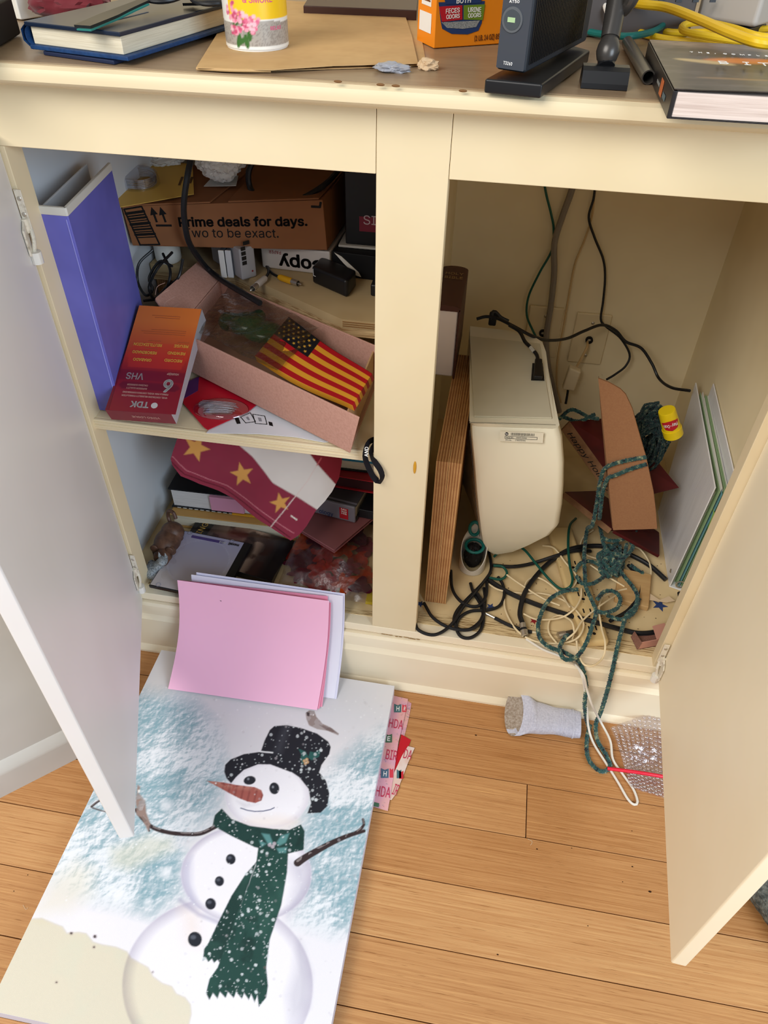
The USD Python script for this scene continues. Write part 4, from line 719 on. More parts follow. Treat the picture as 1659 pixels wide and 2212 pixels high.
# v grows towards the front, so upside-down print stands with its feet to the back: use a frame turned to read from the back
f = Fr(FRt + nn * .0002, FL - FRt, BR * 0 + (FL - BL)); f = Fr(BR + nn * .0002, FL - FRt, FRt - BR); 
f = Fr(BR + nn * .0002, FL - FRt, FRt - BR)
def up(t, x, y, h, w, m, bold=True): vx.add('lettering', f.put(letters(t, h, w, bold), x * Wd, y * Ld, .0003), m)
up('RECORD', .10, .505, .0046, .026, YI); up('REWIND', .08, .435, .0046, .026, YI); up('REUSE', .06, .365, .0046, .021, YI); up('GRABADO', .57, .515, .0046, .027, YI); up('REBOBINADO', .52, .445, .0046, .036, YI); up('REUTILIZACION', .47, .37, .0046, .042, YI)
vx.add('logo', f.put(ink(Point(.345 * Wd, .935 * Ld).buffer(.0048, 3)), 0, 0, .0003), SI); up('TDK', .43, .91, .0092, .026, SI, 2)
up('6', .15, .70, .020, .0135, SI, 2); up('HOURS|EP', .10, .635, .0032, .017, PI_); up('VHS', .62, .655, .0105, .0255, mat('dull_silver', (150, 134, 136), .35)); up('CALIDAD SUPERIOR', .52, .755, .0028, .03, PI_, False); up('SUPERIOR QUALITY', .52, .785, .0028, .03, PI_, False)
up('FORMULA PARA VIVIDO, CONTINUO CONFIABILIDAD', .18, .825, .0026, .066, PI_); up('VIVID, CONTINUING RELIABILITY FORMULATION', .18, .855, .0026, .066, PI_)
for (x0, x1, y) in ((.1, .28, .48), (.57, .75, .485), (.08, .26, .41), (.52, .72, .415), (.06, .24, .34), (.5, .7, .34), (.15, .8, .27), (.15, .85, .25), (.15, .7, .23), (.3, .75, .09), (.3, .7, .11)): vx.add('print_line', f.put(ink(rect(x0 * Wd, y * Ld, x1 * Wd, y * Ld + .0008)), 0, 0, .0002), mat('dull_orange_ink', (170, 88, 50), .5))
sd = Fr(BR - nn * th, FRt - BR, nn); vx.add('side_panel', slab([FRt - nn * .001, BR - nn * .001, BR - nn * (th - .001), FRt - nn * (th - .001)], unit(FRt - FL) * .0005, 0), mat('side_grey', (180, 176, 182), .4))
fe = Fr(FRt - nn * th, FL - FRt, nn); fe = Fr(FL - nn * th, FRt - FL, nn); fe2 = Fr(FRt, FL - FRt, -nn); vx.add('lettering', fe2.put(letters('VIDEO LOGUE', .0045, .04, False), .02, .010, .0006), PI_)
vx.done()
# red card of hair pins and printed envelope
en = Thing('envelope', 'white printed envelope lying under the pink carton', 'envelope'); fz = floorfr(ZS + .0012)
en.add('paper', cut(fz, [(446, 936), (470, 905), (560, 860), (760, 950), (700, 956), (640, 945), (560, 938)], .0008), mat('envelope_paper', (226, 226, 230), .7)); 
for q in ([(520, 902), (541, 893), (552, 912), (531, 915)], [(546, 896), (572, 900), (577, 918), (552, 916)]): 
    pl = Polygon([fz.local(at(*p, z=fz.o[2])) for p in q]); en.add('print_box', fz.put(ink(pl.buffer(0).exterior.buffer(.0005)), 0, 0, .001), INK); en.add('print', fz.put(ink(pl.buffer(-.006)), 0, 0, .001), mat('grey_ink', (150, 150, 156), .5))
for q in ([(507, 905), (515, 902), (520, 916), (512, 917)], [(580, 912), (588, 914), (590, 922), (582, 920)]): onf(en, fz, q, INK, .001)
en.done()
rc_ = Thing('pin_card', 'red blister card of silver hair pins under the pink carton', 'blister pack'); fz = floorfr(ZS + .0035)
RED = mat('red_card', (196, 22, 44), .35, .45); rc_.add('card', cut(fz, [(396, 872), (400, 828), (470, 800), (560, 870), (536, 890), (449, 929), (441, 924)], .0009), RED); rc_.add('violet_band', cut(fz, [(398, 862), (400, 828), (430, 815), (428, 845)], .0003, .0009), mat('violet_print', (90, 40, 100), .4))
for i in range(14):
    a, b = at(432 + RNG.uniform(-6, 6) + i * .6, 866 + i * 2.1, z=fz.o[2] + .003), at(500 + RNG.uniform(-8, 14), 872 + i * 1.6, z=fz.o[2] + .004); s_ = A(-(b - a)[1], (b - a)[0], 0); s_ = unit(s_) * .0014
    rc_.add('pin', tube([a + s_, (a + b) / 2 + s_ + A(0, 0, .001), b + s_, b - s_, (a + b) / 2 - s_, a - s_], .0005, 5, .003), mat('silver_wire', (205, 208, 214), 0.2, 0.5, metal=.9))
fb = fz; cx, cy = fz.local(at(478, 886, z=fz.o[2])); dm = trimesh.creation.icosphere(subdivisions=3); dm.vertices = dm.vertices * A(.042, .026, .011); dm = dm.slice_plane((0, 0, 0), (0, 0, 1)); rc_.add('blister', moved(dm, rot_z(.1), A(cx, cy, fz.o[2] + .001)), DOME); rc_.done()
# pink carton with flag ornament
PINKC = mat('pinkish_card', (196, 150, 134), .75, .15, rgb2=(184, 138, 122), scale=300, lo=.4, hi=.7); CARDIN = mat('carton_inside', (176, 136, 112), .75, .15)
cb = Thing('pink_carton', 'open pinkish carton with raised end flap across the upper shelf', 'carton')
zb_ = ZS + .010; BRc, BLc = at(756, 979, z=zb_), at(397, 795, z=zb_); e1_ = unit(BRc - BLc); e2_ = A(-e1_[1], e1_[0], 0); fo_ = Fr(BLc, e1_, A(0, 0, 1))
TLc, TRc = on_plane(399, 722, fo_.o, fo_.n), on_plane(776, 903, fo_.o, fo_.n); Lc = np.linalg.norm(BRc - BLc); hc = ((TLc[2] + TRc[2]) / 2 - zb_)
fL = at(490, 611, z=TLc[2]); vs_ = A(*(fL - TLc)[:2], 0); wc = np.linalg.norm(vs_); e2_ = vs_ / wc
t3 = .003
def cq(u0, u1, v0, v1, z0, z1, r=.0008): q = [BLc + e1_ * u + e2_ * v for u, v in ((u0, v0), (u1, v0), (u1, v1), (u0, v1))]; return rhex([A(a[0], a[1], z0) for a in q] + [A(a[0], a[1], z1) for a in q], r)
zt_c = zb_ + hc
cb.add('bottom', cq(0, Lc, 0, wc, zb_, zb_ + t3), CARDIN); tR_, tL_ = at(776, 903, z=zt_c), at(399, 722, z=zt_c); cb.add('long_side', slab([BLc, BRc, tR_, tL_], e2_ * t3, .0008), PINKC); cb.add('long_side', cq(0, Lc, wc - t3, wc, zb_, zt_c), PINKC); cb.add('end_side', cq(Lc - t3 - .006, Lc - .006, t3, wc - t3, zb_ + t3, zt_c - .010), mat('carton_tan', (186, 148, 108), .75, .15))
cb.add('end_side', cq(0, t3, t3, wc - t3, zb_ + t3, zt_c), PINKC)
q = [TLc, on_plane(490, 611, TLc, unit(np.cross(fL - TLc, at(432, 558, y=TLc[1] + .2) - TLc)))]
top = [at(332, 642, y=TLc[1] + .045), at(437, 557, y=fL[1] + .06)]
hin0, hin1 = BLc + A(0, 0, zt_c - zb_), BLc + e2_ * wc + A(0, 0, zt_c - zb_)
vv_ = (top[0] - hin0); ff = Fr(hin0, hin1 - hin0, vv_); Wf = np.linalg.norm(hin1 - hin0)
pl = Polygon([(0, 0), ff.local(on_plane(334, 646, ff.o, ff.n)), ff.local(on_plane(434, 560, ff.o, ff.n)), (Wf, 0)]); pl = pl.buffer(-.006).buffer(.006)
pl = shapely.union_all([pl, Polygon([(0, 0), (0, .02), (Wf, .02), (Wf, 0)])]).buffer(0)
cb.add('flap', ff.put(ink(pl, .0022), 0, 0, -.0011), PINKC)
for i in range(4): 
    y_ = .02 + .012 * i; cb.add('crease', ff.put(tube([(.01 + .01 * i, y_, .0012), (.03 + .01 * i, y_ + .006, .0012), (.055 + .008 * i, y_ + .002, .0012)], .0004, 4)), mat('crease_light', (216, 176, 160), .8))
cb.done()
# contents: plastic bag with a green ornament, and the flag
fl_ = Thing('flag_ornament', 'wooden American flag ornament with golden stripes lying in the pink carton', 'ornament')
zf = zt_c - .004; cs = [at(626, 694, z=zf - .002), at(806, 816, z=zf + .006), at(763, 885, z=zf), at(553, 779, z=zf - .008)]   # upper left, upper right, lower right, lower left
n_, m_ = 190, 120; G = bil([cs[0], cs[1], cs[2], cs[3]], n_, m_); U, Vv = np.meshgrid(np.linspace(0, 1, n_), np.linspace(0, 1, m_), indexing='ij'); G[..., 2] += .006 * np.sin(U * 6.0 + .6); sh_ = (.006 * np.sin(U * 6.2))[..., None] * unit(cs[3] - cs[0]); G = G + sh_
col = paint(np.stack([U.ravel(), Vv.ravel()], 1), (216, 150, 44)); u_, v_ = U.ravel(), Vv.ravel(); k_ = np.floor(v_ * 9).astype(int); blend(col, (k_ % 2 == 0), (168, 20, 30))
can = (u_ < .40) & (v_ < .45); col[(u_ < .405) & (v_ < .46)] = lin((22, 24, 28))
q2 = np.stack([u_ * .215, v_ * .11], 1)
for r_i in range(5):
    for c_i in range(6 if r_i % 2 == 0 else 5):
        blend(col, inside(q2, star(.0036, .42, 5, 1.2, .009 + c_i * .0135 + (.0067 if r_i % 2 else 0), .007 + r_i * .0088), .0003), (212, 160, 60))
ts_ = thick_sheet(G[:, ::-1], .009); col2 = col.reshape(n_, m_, 3)[:, ::-1].reshape(-1, 3); fl_.add('flag', ts_, vmat('flag_print', .45, .35), color=np.vstack([col2, col2])); fl_.done()
GRN = mat('green_glaze', (28, 92, 50), .2, .5, rgb2=(20, 70, 40), scale=20)
gn = Thing('green_ornament', 'dark green glazed ornament in clear plastic at the left end of the pink carton', 'ornament')
gc = at(535, 700, z=zf - .012); bl2 = lambda c_, r_: moved(trimesh.creation.icosphere(subdivisions=3), np.diag(r_), c_)
import manifold3d as m3
def to_m(m): return m3.Manifold(m3.Mesh(np.asarray(m.vertices, np.float32), np.asarray(m.faces, np.uint32)))
def from_m(M): q = M.to_mesh(); return tm(q.vert_properties[:, :3], q.tri_verts)
def blobs(items, sm=12, ref=.004):
    """Ellipsoids and bones melted into one smooth body."""
    M = None
    for it in items:
        c_, r_ = np.asarray(it[0], float), it[1]
        s = trimesh.creation.icosphere(subdivisions=2); s = moved(s, np.diag(r_) if np.ndim(r_) else np.eye(3) * r_, c_)
        if len(it) == 4: s2 = moved(trimesh.creation.icosphere(subdivisions=2), np.eye(3) * it[3], it[2]); s = trimesh.convex.convex_hull(np.vstack([s.vertices, s2.vertices]))
        k = to_m(s); M = k if M is None else M + k
    m = from_m(M.refine_to_length(ref)); trimesh.smoothing.filter_taubin(m, iterations=sm); return m
gn.add('body', blobs([(gc, (.032, .028, .016)), (gc + A(.03, -.014, -.003), (.034, .026, .014)), (gc + A(-.035, .006, -.003), .015, gc + A(-.006, .002, 0), .014), (gc + A(.012, .022, .003), .011, gc, .014), (gc + A(.05, -.024, -.006), (.02, .016, .010))]), GRN); gn.done()
G = bil([at(418, 722, z=zt_c - .004), at(500, 625, z=zt_c - .002), at(690, 715, z=zt_c - .002), at(600, 812, z=zt_c - .004)], 46, 36); N = meshkit.fbm(G * 40, 3, 4); G[..., 2] += .016 * (N - .4) + .006
single('plastic_bag', grid_mesh(G), clear_film('bag_film', tint=(214, 214, 208), rough=.2, amount=.86, bump=.8, bscale=70, most=.45), 'clear crinkled plastic bag over the green ornament in the pink carton', 'bag')
G = bil([at(600, 672, z=zt_c - .004), at(806, 790, z=zt_c + .004), at(800, 880, z=zt_c - .002), at(600, 800, z=zt_c - .006)], 30, 16); N = meshkit.fbm(G * 60, 3, 8); G[..., 2] += .006 * (N - .5) + .0065
# ================================================================== LEFT COMPARTMENT, BOTTOM
BK = [(-.412, .04, .205, .012, 0, 'TAN')]
def book(name, lab, x0, x1, y0, y1, z0, z1, cov, rot=0.0, pages=PAGES, cov_t=.0025, spine='left', cat='book'):
    t = Thing(name, lab, cat); c_ = A((x0 + x1) / 2, (y0 + y1) / 2, 0); R_ = rot_z(rot); mv = lambda m: moved(moved(m, None, -c_), R_, c_)
    t.add('cover', mv(rbox((x0, y0, z0), (x1, y1, z0 + cov_t), .0006)), cov); t.add('cover', mv(rbox((x0, y0, z1 - cov_t), (x1, y1, z1), .0006)), cov)
    e = .004; t.add('pages', mv(rbox((x0 + (e if spine != 'left' else .002), y0 + (e if spine != 'front' else .002), z0 + cov_t), (x1 - (e if spine != 'right' else .002), y1 - e, z1 - cov_t), .0004)), pages)
    if spine == 'front': t.add('spine', mv(rbox((x0, y0 - .001, z0), (x1, y0 + .002, z1), .001)), cov)
    if spine == 'right': t.add('spine', mv(rbox((x1 - .002, y0, z0), (x1 + .001, y1, z1), .001)), cov)
    if spine == 'left': t.add('spine', mv(rbox((x0 - .001, y0, z0), (x0 + .002, y1, z1), .001)), cov)
    t.mv = mv; return t
TAN = mat('tan_cover', (196, 150, 84), .5, .3); BLKC = mat('black_cover', (22, 24, 28), .35, .45); GRYC = mat('grey_cover', (74, 70, 74), .4, .4)
book('hardcover_book', 'tan hardcover book at the bottom of the left stack', -.430, -.175, .172, .41, ZB + .0006, ZB + .034, TAN, .02, spine='right').done()
bb = book('hardcover_book', 'black hardcover book with white page edges lying on the tan book', -.432, -.19, .190, .43, ZB + .0347, ZB + .082, BLKC, .015, mat('white_pages', (222, 218, 214), .7, .1, rgb2=(202, 198, 194), scale=20, stretch=(1, 1, 60)), spine='right')
for i in range(13): x_ = -.42 + .0115 * i; bb.add('pale_square', bb.mv(rbox((x_, .1888, ZB + .0358), (x_ + .007, .1905, ZB + .037), 0)), mat('checker_white', (190, 190, 184), .6))
bb.add('pink_marker', bb.mv(rbox((-.35, .187, ZB + .042), (-.285, .25, ZB + .076), .0004)), mat('pink_card', (214, 150, 176), .6), label='pink card tucked in the pages'); bb.add('yellow_strip', bb.mv(rbox((-.31, .1875, ZB + .035), (-.22, .192, ZB + .039), .0003)), mat('yellow_strip', (206, 150, 40), .5)); bb.done()
single('plain_box', rbox((-.15, .245, ZB + .0006), (.018, .52, ZB + .055), .002), mat('dark_box', (40, 36, 40), .6), 'dark box under the stack of books at the right', 'box')
bk_ = book('paperback_book', 'dusky pink paperback sticking out under the grey textbook', -.17, -.03, .125, .33, .2030, .2115, mat('dusky_pink', (140, 84, 84), .5), -.50, mat('pink_pages', (206, 140, 146), .7), cov_t=.001); bk_.done()
# grey textbook: spine towards us
yv = .145; tl, tr, br2, bl2_ = at(703, 1081, y=yv), at(772, 1098, y=yv - .012), at(766, 1131, y=yv - .012), at(686, 1110, y=yv); 
zl, zh = .2125, None; sp0, sp1 = at(686, 1110, z=.214), at(767, 1131, z=.214); ds = unit(sp1 - sp0); dn = A(-ds[1], ds[0], 0); sp0 = sp1 - ds * .19; hT = vz(772, 1098, sp1) - .214
tb = Thing('textbook', 'grey textbook with red square mark on its spine, lying on the pink paperback', 'book'); q = [sp0, sp1, sp1 + dn * .24, sp0 + dn * .24]
tb.add('spine', rhex([sp0, sp1, sp1 + dn * .006, sp0 + dn * .006] + [v + A(0, 0, hT) for v in (sp0, sp1, sp1 + dn * .006, sp0 + dn * .006)], .003), mat('grey_spine', (128, 124, 134), .35, .45)); 
cv = [sp0 + dn * .006, sp1 + dn * .006, sp1 + dn * .24, sp0 + dn * .24]; tb.add('cover', rhex([v + A(0, 0, hT - .004) for v in cv] + [v + A(0, 0, hT - .0008) for v in cv], .001), GRYC); tb.add('cover', rhex([v for v in cv] + [v + A(0, 0, .003) for v in cv], .001), GRYC)
tb.add('hinge_groove', rhex([v + A(0, 0, hT - .001) for v in (sp0 + dn * .009, sp1 + dn * .009, sp1 + dn * .013, sp0 + dn * .013)] + [v + A(0, 0, hT - .0002) for v in (sp0 + dn * .009, sp1 + dn * .009, sp1 + dn * .013, sp0 + dn * .013)], 0), mat('grey_spine', (128, 124, 134)))
tb.add('pages', rhex([v + A(0, 0, .003) for v in (cv[0], cv[1] - ds * .004, cv[2] - ds * .004 - dn * .004, cv[3] - dn * .004)] + [v + A(0, 0, hT - .004) for v in (cv[0], cv[1] - ds * .004, cv[2] - ds * .004 - dn * .004, cv[3] - dn * .004)], .0005), PAGES)
f = Fr(sp0, ds, A(0, 0, 1)); a_ = f.local(on_plane(734, 1118, f.o, f.n)); b_ = f.local(on_plane(752, 1101, f.o, f.n)); tb.add('red_mark', f.put(ink(rect(a_[0], a_[1], b_[0], b_[1] + .001)), 0, 0, .0003), mat('red_ink', (190, 30, 44))); 
for i, t_ in enumerate(('Mc', 'Graw', 'Hill')): tb.add('lettering', f.put(letters(t_, .0038, .011, True), a_[0] + .0035, b_[1] - .0035 - .0052 * i, .0007), WHITE_INK)
a_ = f.local(on_plane(690, 1107, f.o, f.n)); tb.add('lettering', f.put(letters('ology', .0095, .028), a_[0], a_[1], .0004), mat('navy_ink', (40, 62, 110))); tb.done()
ZT2 = .214 + hT
single('notebook', slab([at(775, 1100, z=.235), at(806, 1106, z=.235), A(.02, .40, .235), A(-.02, .40, .235)], (0, 0, -.02), .001), BLKC, 'black notebook with pale edge right of the grey textbook', 'notebook')
book('hardcover_book', 'red hardcover book on top of the grey textbook', -.13, .016, .22, .45, ZT2 + .0006, ZT2 + .030, mat('red_cover', (176, 26, 40), .4), -.06, mat('dark_pages', (60, 20, 26), .7)).done()
book('hardcover_book', 'black book between the red book and the teal folder', -.14, .018, .24, .45, ZT2 + .0306, ZT2 + .085, BLKC, 0).done()
single('teal_folder', rbox((-.16, .20, ZT2 + .0856), (.0185, .45, ZT2 + .108), .002), mat('teal_card', (16, 110, 140), .4), 'teal folder topmost in the right stack just under the shelf', 'folder')
# star cloth hanging over the books
CL0, CLn = at(560, 985, y=.105), unit(A(.12, -1, .42)); fc_ = Fr(CL0, unit(np.cross(A(0, 0, 1), -CLn) * -1), A(0, 0, 1)); fc_ = plane_fr(CL0, CLn, up=(0, 0, 1))
if fc_.u[0] < 0: fc_ = Fr(CL0, -fc_.u, fc_.v)
pxo = [(392, 925), (376, 970), (370, 990), (374, 1003), (392, 1027), (430, 1047), (470, 1062), (505, 1078), (535, 1100), (560, 1117), (590, 1135), (612, 1150), (630, 1163), (648, 1152), (662, 1137), (680, 1108), (700, 1088), (716, 1066), (732, 1034), (738, 1000), (742, 940), (640, 920), (500, 915)]
pd = Polygon([fc_.local(on_plane(*p, fc_.o, fc_.n)) for p in pxo]); P2, T2 = tri_poly(pd, .0015)
W3 = fc_.o + P2[:, :1] * fc_.u + P2[:, 1:] * fc_.v; uv = pix(W3)
Cm = lambda pts: Polygon(pts)
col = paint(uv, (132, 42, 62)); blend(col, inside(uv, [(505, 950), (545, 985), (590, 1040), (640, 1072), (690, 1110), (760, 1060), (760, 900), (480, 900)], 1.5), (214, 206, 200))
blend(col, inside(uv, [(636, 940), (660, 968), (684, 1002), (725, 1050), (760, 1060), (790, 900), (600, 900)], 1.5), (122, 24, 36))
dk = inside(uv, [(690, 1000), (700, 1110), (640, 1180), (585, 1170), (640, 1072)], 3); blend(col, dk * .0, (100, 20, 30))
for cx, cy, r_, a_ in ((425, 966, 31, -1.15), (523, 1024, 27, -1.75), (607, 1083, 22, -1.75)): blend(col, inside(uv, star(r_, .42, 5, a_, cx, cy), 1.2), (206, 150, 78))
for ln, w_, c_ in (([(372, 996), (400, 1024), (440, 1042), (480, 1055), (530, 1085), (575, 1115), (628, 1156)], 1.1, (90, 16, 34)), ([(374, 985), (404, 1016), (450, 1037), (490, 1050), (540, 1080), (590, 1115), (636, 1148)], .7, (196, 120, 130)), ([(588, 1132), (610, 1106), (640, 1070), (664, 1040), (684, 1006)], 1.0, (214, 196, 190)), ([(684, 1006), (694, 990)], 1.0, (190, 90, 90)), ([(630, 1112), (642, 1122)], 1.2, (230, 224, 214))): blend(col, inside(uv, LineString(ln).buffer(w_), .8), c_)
off = .014 * (meshkit.fbm(np.c_[P2 * 14, np.zeros(len(P2))], 3, 5) - .5) + .012 * np.sin(P2[:, 0] * 30 + 1) * np.clip(-P2[:, 1] * 8, -.5, 1)
W3 = W3 + fc_.n * off[:, None]; K = len(W3); N_ = fc_.n * .0006
cl = tm(np.vstack([W3 + N_, W3 - N_]), np.vstack([T2, T2[:, ::-1] + K]))
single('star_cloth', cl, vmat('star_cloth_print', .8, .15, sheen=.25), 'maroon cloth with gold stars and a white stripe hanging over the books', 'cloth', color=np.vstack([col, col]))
# film case and disc case
DVDB = mat('case_black', (18, 16, 20), .25, .5)
zd = ZB + .0155; q = [at(*p, z=zd) for p in ((470, 1240), (586, 1256), (628, 1166), (431, 1112))]; dx_ = unit(q[1] - q[0]); 
dA, dB, dC = q[3], q[2], q[1]; dD = dA + (dC - dB)
dv = Thing('film_case', 'black film case with sepia cover lying under the disc case', 'disc case'); q = [dD, dC, dB, dA]
dv.add('case', rhex([v - A(0, 0, .0148) for v in q] + [v - A(0, 0, .0004) for v in q], .0012), DVDB)
f = Fr(dD, dC - dD, dA - dD); Wd_, Ld_ = np.linalg.norm(dC - dD), np.linalg.norm(dA - dD); P2, T2 = tri_poly(rect(.001, .001, Wd_ - .001, Ld_ - .001), .0024); col = paint(P2, (58, 46, 44)); s, t = P2[:, 0] / Wd_, P2[:, 1] / Ld_
g1 = nz(P2, 45, 3); blend(col, np.clip(1 - np.abs(s - .45) / .33, 0, 1) * .9, (150, 116, 96)); blend(col, np.clip(1 - np.abs(s - .62) / .12, 0, 1) * .8, (204, 170, 146)); blend(col, np.clip((.47 - g1) * 12, 0, 1) * (s > .2) * (s < .9) * .85, (58, 34, 30)); blend(col, inside(P2, ell(.6 * Wd_, .56 * Ld_, .013, .03, 15), .003) * .9, (44, 28, 24)); blend(col, inside(P2, ell(.42 * Wd_, .8 * Ld_, .02, .014, 10), .004) * .7, (96, 42, 36)); blend(col, (s < .14), (16, 14, 18)); blend(col, np.clip((s - .8) * 12, 0, 1), (28, 22, 24)); blend(col, inside(P2, rect(.1 * Wd_, .22 * Ld_, .8 * Wd_, .223 * Ld_), .0004) * .5, (150, 130, 120))
dv.add('cover_print', tm(f.o + P2[:, :1] * f.u + P2[:, 1:] * f.v + f.n * .0002, T2), vmat('film_print', .2, .5), color=col)
dv.add('lettering', f.put(letters('RINGS', .0115, .052), .018 , Ld_ - .058, .0003, math.pi / 2), mat('gold_ink', (190, 150, 70), .4)); dv.done()
zj = zd + .0012 + .009; q = [at(*p, z=zj) for p in ((348, 1268), (500, 1246), (545, 1172), (398, 1144))]; jA, jB, jC = at(398, 1144, z=zj), at(545, 1173, z=zj), at(500, 1248, z=zj); jL = at(347, 1268, z=zj)
u_ = unit(jB - jA); v_ = unit(jA - jL); v_ = unit(v_ - u_ * np.dot(u_, v_)); wj, hj = np.linalg.norm(jB - jA), np.dot(jA - jL, v_) ; jD = jA - v_ * hj; q = [jD, jD + u_ * wj, jA + u_ * wj, jA]
jc = Thing('disc_case', 'clear disc case with pale lilac insert lying on the film case', 'disc case'); jc.add('tray', rhex([v - A(0, 0, .009) for v in q] + [v - A(0, 0, .0022) for v in q], .001), DVDB)
f = Fr(jD, u_, v_); wi = wj * .885; P2, T2 = tri_poly(rect(.002, .002, wi, hj - .002), .0024); col = paint(P2, (206, 196, 190)); t = P2[:, 1] / hj; blend(col, np.clip(t * 1.3 - .3, 0, 1), (198, 196, 222)); rr_ = np.hypot(P2[:, 0] - wi / 2, P2[:, 1] - hj * .52); blend(col, (rr_ < .055) * .18, (170, 166, 196)); blend(col, np.clip(1 - np.abs(rr_ - .055) / .0014, 0, 1) * .5, (226, 224, 236))
jc.add('insert', tm(f.o + P2[:, :1] * f.u + P2[:, 1:] * f.v - f.n * .0016, T2), vmat('insert_print', .25, .5), color=col)
jc.add('purple_bar', f.put(ink(rect(.15 * wj, .895 * hj, .62 * wj, .94 * hj)), 0, 0, -.0013), mat('purple_ink', (92, 74, 142), .4)); fu = Fr(jD + u_ * wi + v_ * hj, -u_, -v_)
jc.add('lettering', fu.put(letters('maxell', .0062, .021, True), .006, .064 * hj, -.0010), INK); jc.add('lettering', fu.put(letters('DVD+R', .0042, .013, True), .032, .071 * hj, -.0008), WHITE_INK)
jc.add('spine_strip', f.put(ink(rect(wi + .001, .002, wj - .001, hj - .002), .0008), 0, 0, -.0022), BLACK)
jc.add('lid', grid_mesh(bil(q, 3, 3)), clear_film('clear_lid', tint=(252, 252, 255), rough=.08, amount=.97, bump=.0, most=.3)); 
for s_, t_ in ((.1, .965), (.72, .965), (.12, .035), (.6, .035)): jc.add('tab', f.put(ink(Point(s_ * wj, t_ * hj).buffer(.004).exterior.buffer(.0005)), 0, 0, -.001), mat('clear_edge', (170, 168, 180), .2))
jc.done()
# bag of fabric petals
rr = np.random.default_rng(11); LC = [(170, 34, 30), (140, 22, 40), (196, 70, 24), (120, 20, 50), (184, 48, 26), (90, 20, 44)]
LM = [mat(f'petal_{i}', c_, .7, .15, rgb2=tuple(int(x * .8) for x in c_), scale=120) for i, c_ in enumerate(LC)]
def lobes(r, k, seed): 
    q = np.random.default_rng(seed); a = np.linspace(0, 2 * math.pi, 41)[:-1]; R = r * (1 + .28 * np.cos(k * a + q.uniform(0, 6)) + .08 * np.cos(2 * k * a)); return Polygon(np.stack([R * np.cos(a), R * np.sin(a)], 1))
cells = [(622, 1185), (655, 1175), (690, 1168), (725, 1160), (765, 1165), (795, 1180), (640, 1215), (672, 1205), (705, 1200), (742, 1195), (778, 1205), (655, 1240), (690, 1235), (722, 1230), (755, 1235), (790, 1240), (680, 1258), (715, 1262), (748, 1268), (780, 1275)]
for i, (px0, py0) in enumerate(cells):
    rown, first = ('back', 0) if i < 6 else ('second', 6) if i < 11 else ('third', 11) if i < 16 else ('front', 16); ordn = ('first', 'second', 'third', 'fourth', 'fifth', 'sixth')[i - first]
    c_ = at(px0, py0, z=ZB + .010); c_[2] = ZB + .006 + .0035 * (i % 5) + rr.uniform(0, .002); k = int(rr.integers(6)); k = (2, 4, 3)[i % 3] if 9 <= i <= 15 and i % 2 else k
    m = ink(lobes(rr.uniform(.018, .026), (5, 3, 6)[i % 3], i), .0008); v = m.vertices; v[:, 2] += .004 * (meshkit.noise(np.c_[v[:, :2] * 60, np.full(len(v), i)]) - .5)
    c_[1] = min(max(c_[1], .06), .24); c_[0] = min(max(c_[0], -.175), -.004 - .026)
    single('fabric_petal', moved(m, rot_z(rr.uniform(0, 6)) @ rot_axis((1, 0, 0), rr.uniform(-.12, .12)), c_), LM[k], f'{("bright red", "crimson", "orange", "plum red", "rust orange", "dark maroon")[k]} fabric petal, {ordn} from the left in the {rown} row of the clear bag', 'petal', 'fabric petals in the clear bag')
G = bil([at(600, 1262, z=ZB + .004), at(806, 1310, z=ZB + .012), A(-.004, .25, ZB + .045), at(640, 1160, z=ZB + .03)], 46, 40); U, Vv = np.meshgrid(np.linspace(0, 1, 46), np.linspace(0, 1, 40), indexing='ij'); N = meshkit.fbm(G * 30, 4, 3); G[..., 2] += .030 * np.sin(np.pi * U) ** .7 * np.sin(np.pi * Vv) ** .7 + .018 * (N - .5); G[..., 2] = np.maximum(G[..., 2], ZB + .002)
single('plastic_bag', grid_mesh(G), clear_film('bag_film_b', tint=(234, 228, 226), rough=.32, amount=.93, bump=.6, bscale=50, most=.3), 'clear plastic bag of red petals on the cabinet floor beside the center stile', 'bag')
a = at(797, 1300, z=ZB + .004); single('yellow_packet', rbox(a + A(-.006, -.004, -.003), a + A(.012, .03, .004), .001), mat('packet_yellow', (226, 206, 40), .4), 'corner of a yellow packet at the foot of the center stile', 'packet')
# animal figurines
fg = Thing('animal_figurine', 'brown animal figurine with curled tail beside the left compartment wall', 'figurine'); BRN = mat('figurine_brown', (112, 80, 62), .45, .35, rgb2=(80, 54, 42), scale=60)
c_ = at(358, 1190, z=ZB + .03) + A(-.006, .02, 0); B_ = lambda x, y, z: c_ + A(x, y, z)
fg.add('body', blobs([(B_(0, .004, 0), (.024, .032, .022)), (B_(.004, .022, .008), (.022, .02, .02)), (B_(.004, -.03, -.004), (.017, .017, .015)), (B_(.012, -.046, -.012), .009, B_(.006, -.032, -.006), .012)] + [(B_(sx, sy, 0), .009, B_(sx * 1.1, sy, -.024), .0075) for sx in (-.014, .014) for sy in (-.016, .02)], 8, .003), BRN)
for sx in (-.012, .018): fg.add('ear', moved(trimesh.creation.icosphere(subdivisions=2), np.diag([.008, .003, .009]), B_(sx, -.026, .008)), BRN)
fg.add('tail', tube([B_(-.004, .036, .012), B_(-.01, .044, .026), B_(-.006, .044, .040), B_(.006, .038, .042), B_(.010, .034, .032)], .0035, 10), BRN); fg.add('nose', moved(trimesh.creation.icosphere(subdivisions=2), np.diag([.005, .004, .004]), B_(.014, -.053, -.012)), BLACK); [fg.add('eye', moved(trimesh.creation.icosphere(subdivisions=1), np.eye(3) * .0018, B_(x_, -.044, .002)), BLACK) for x_ in (.0, .013)]; fg.done()
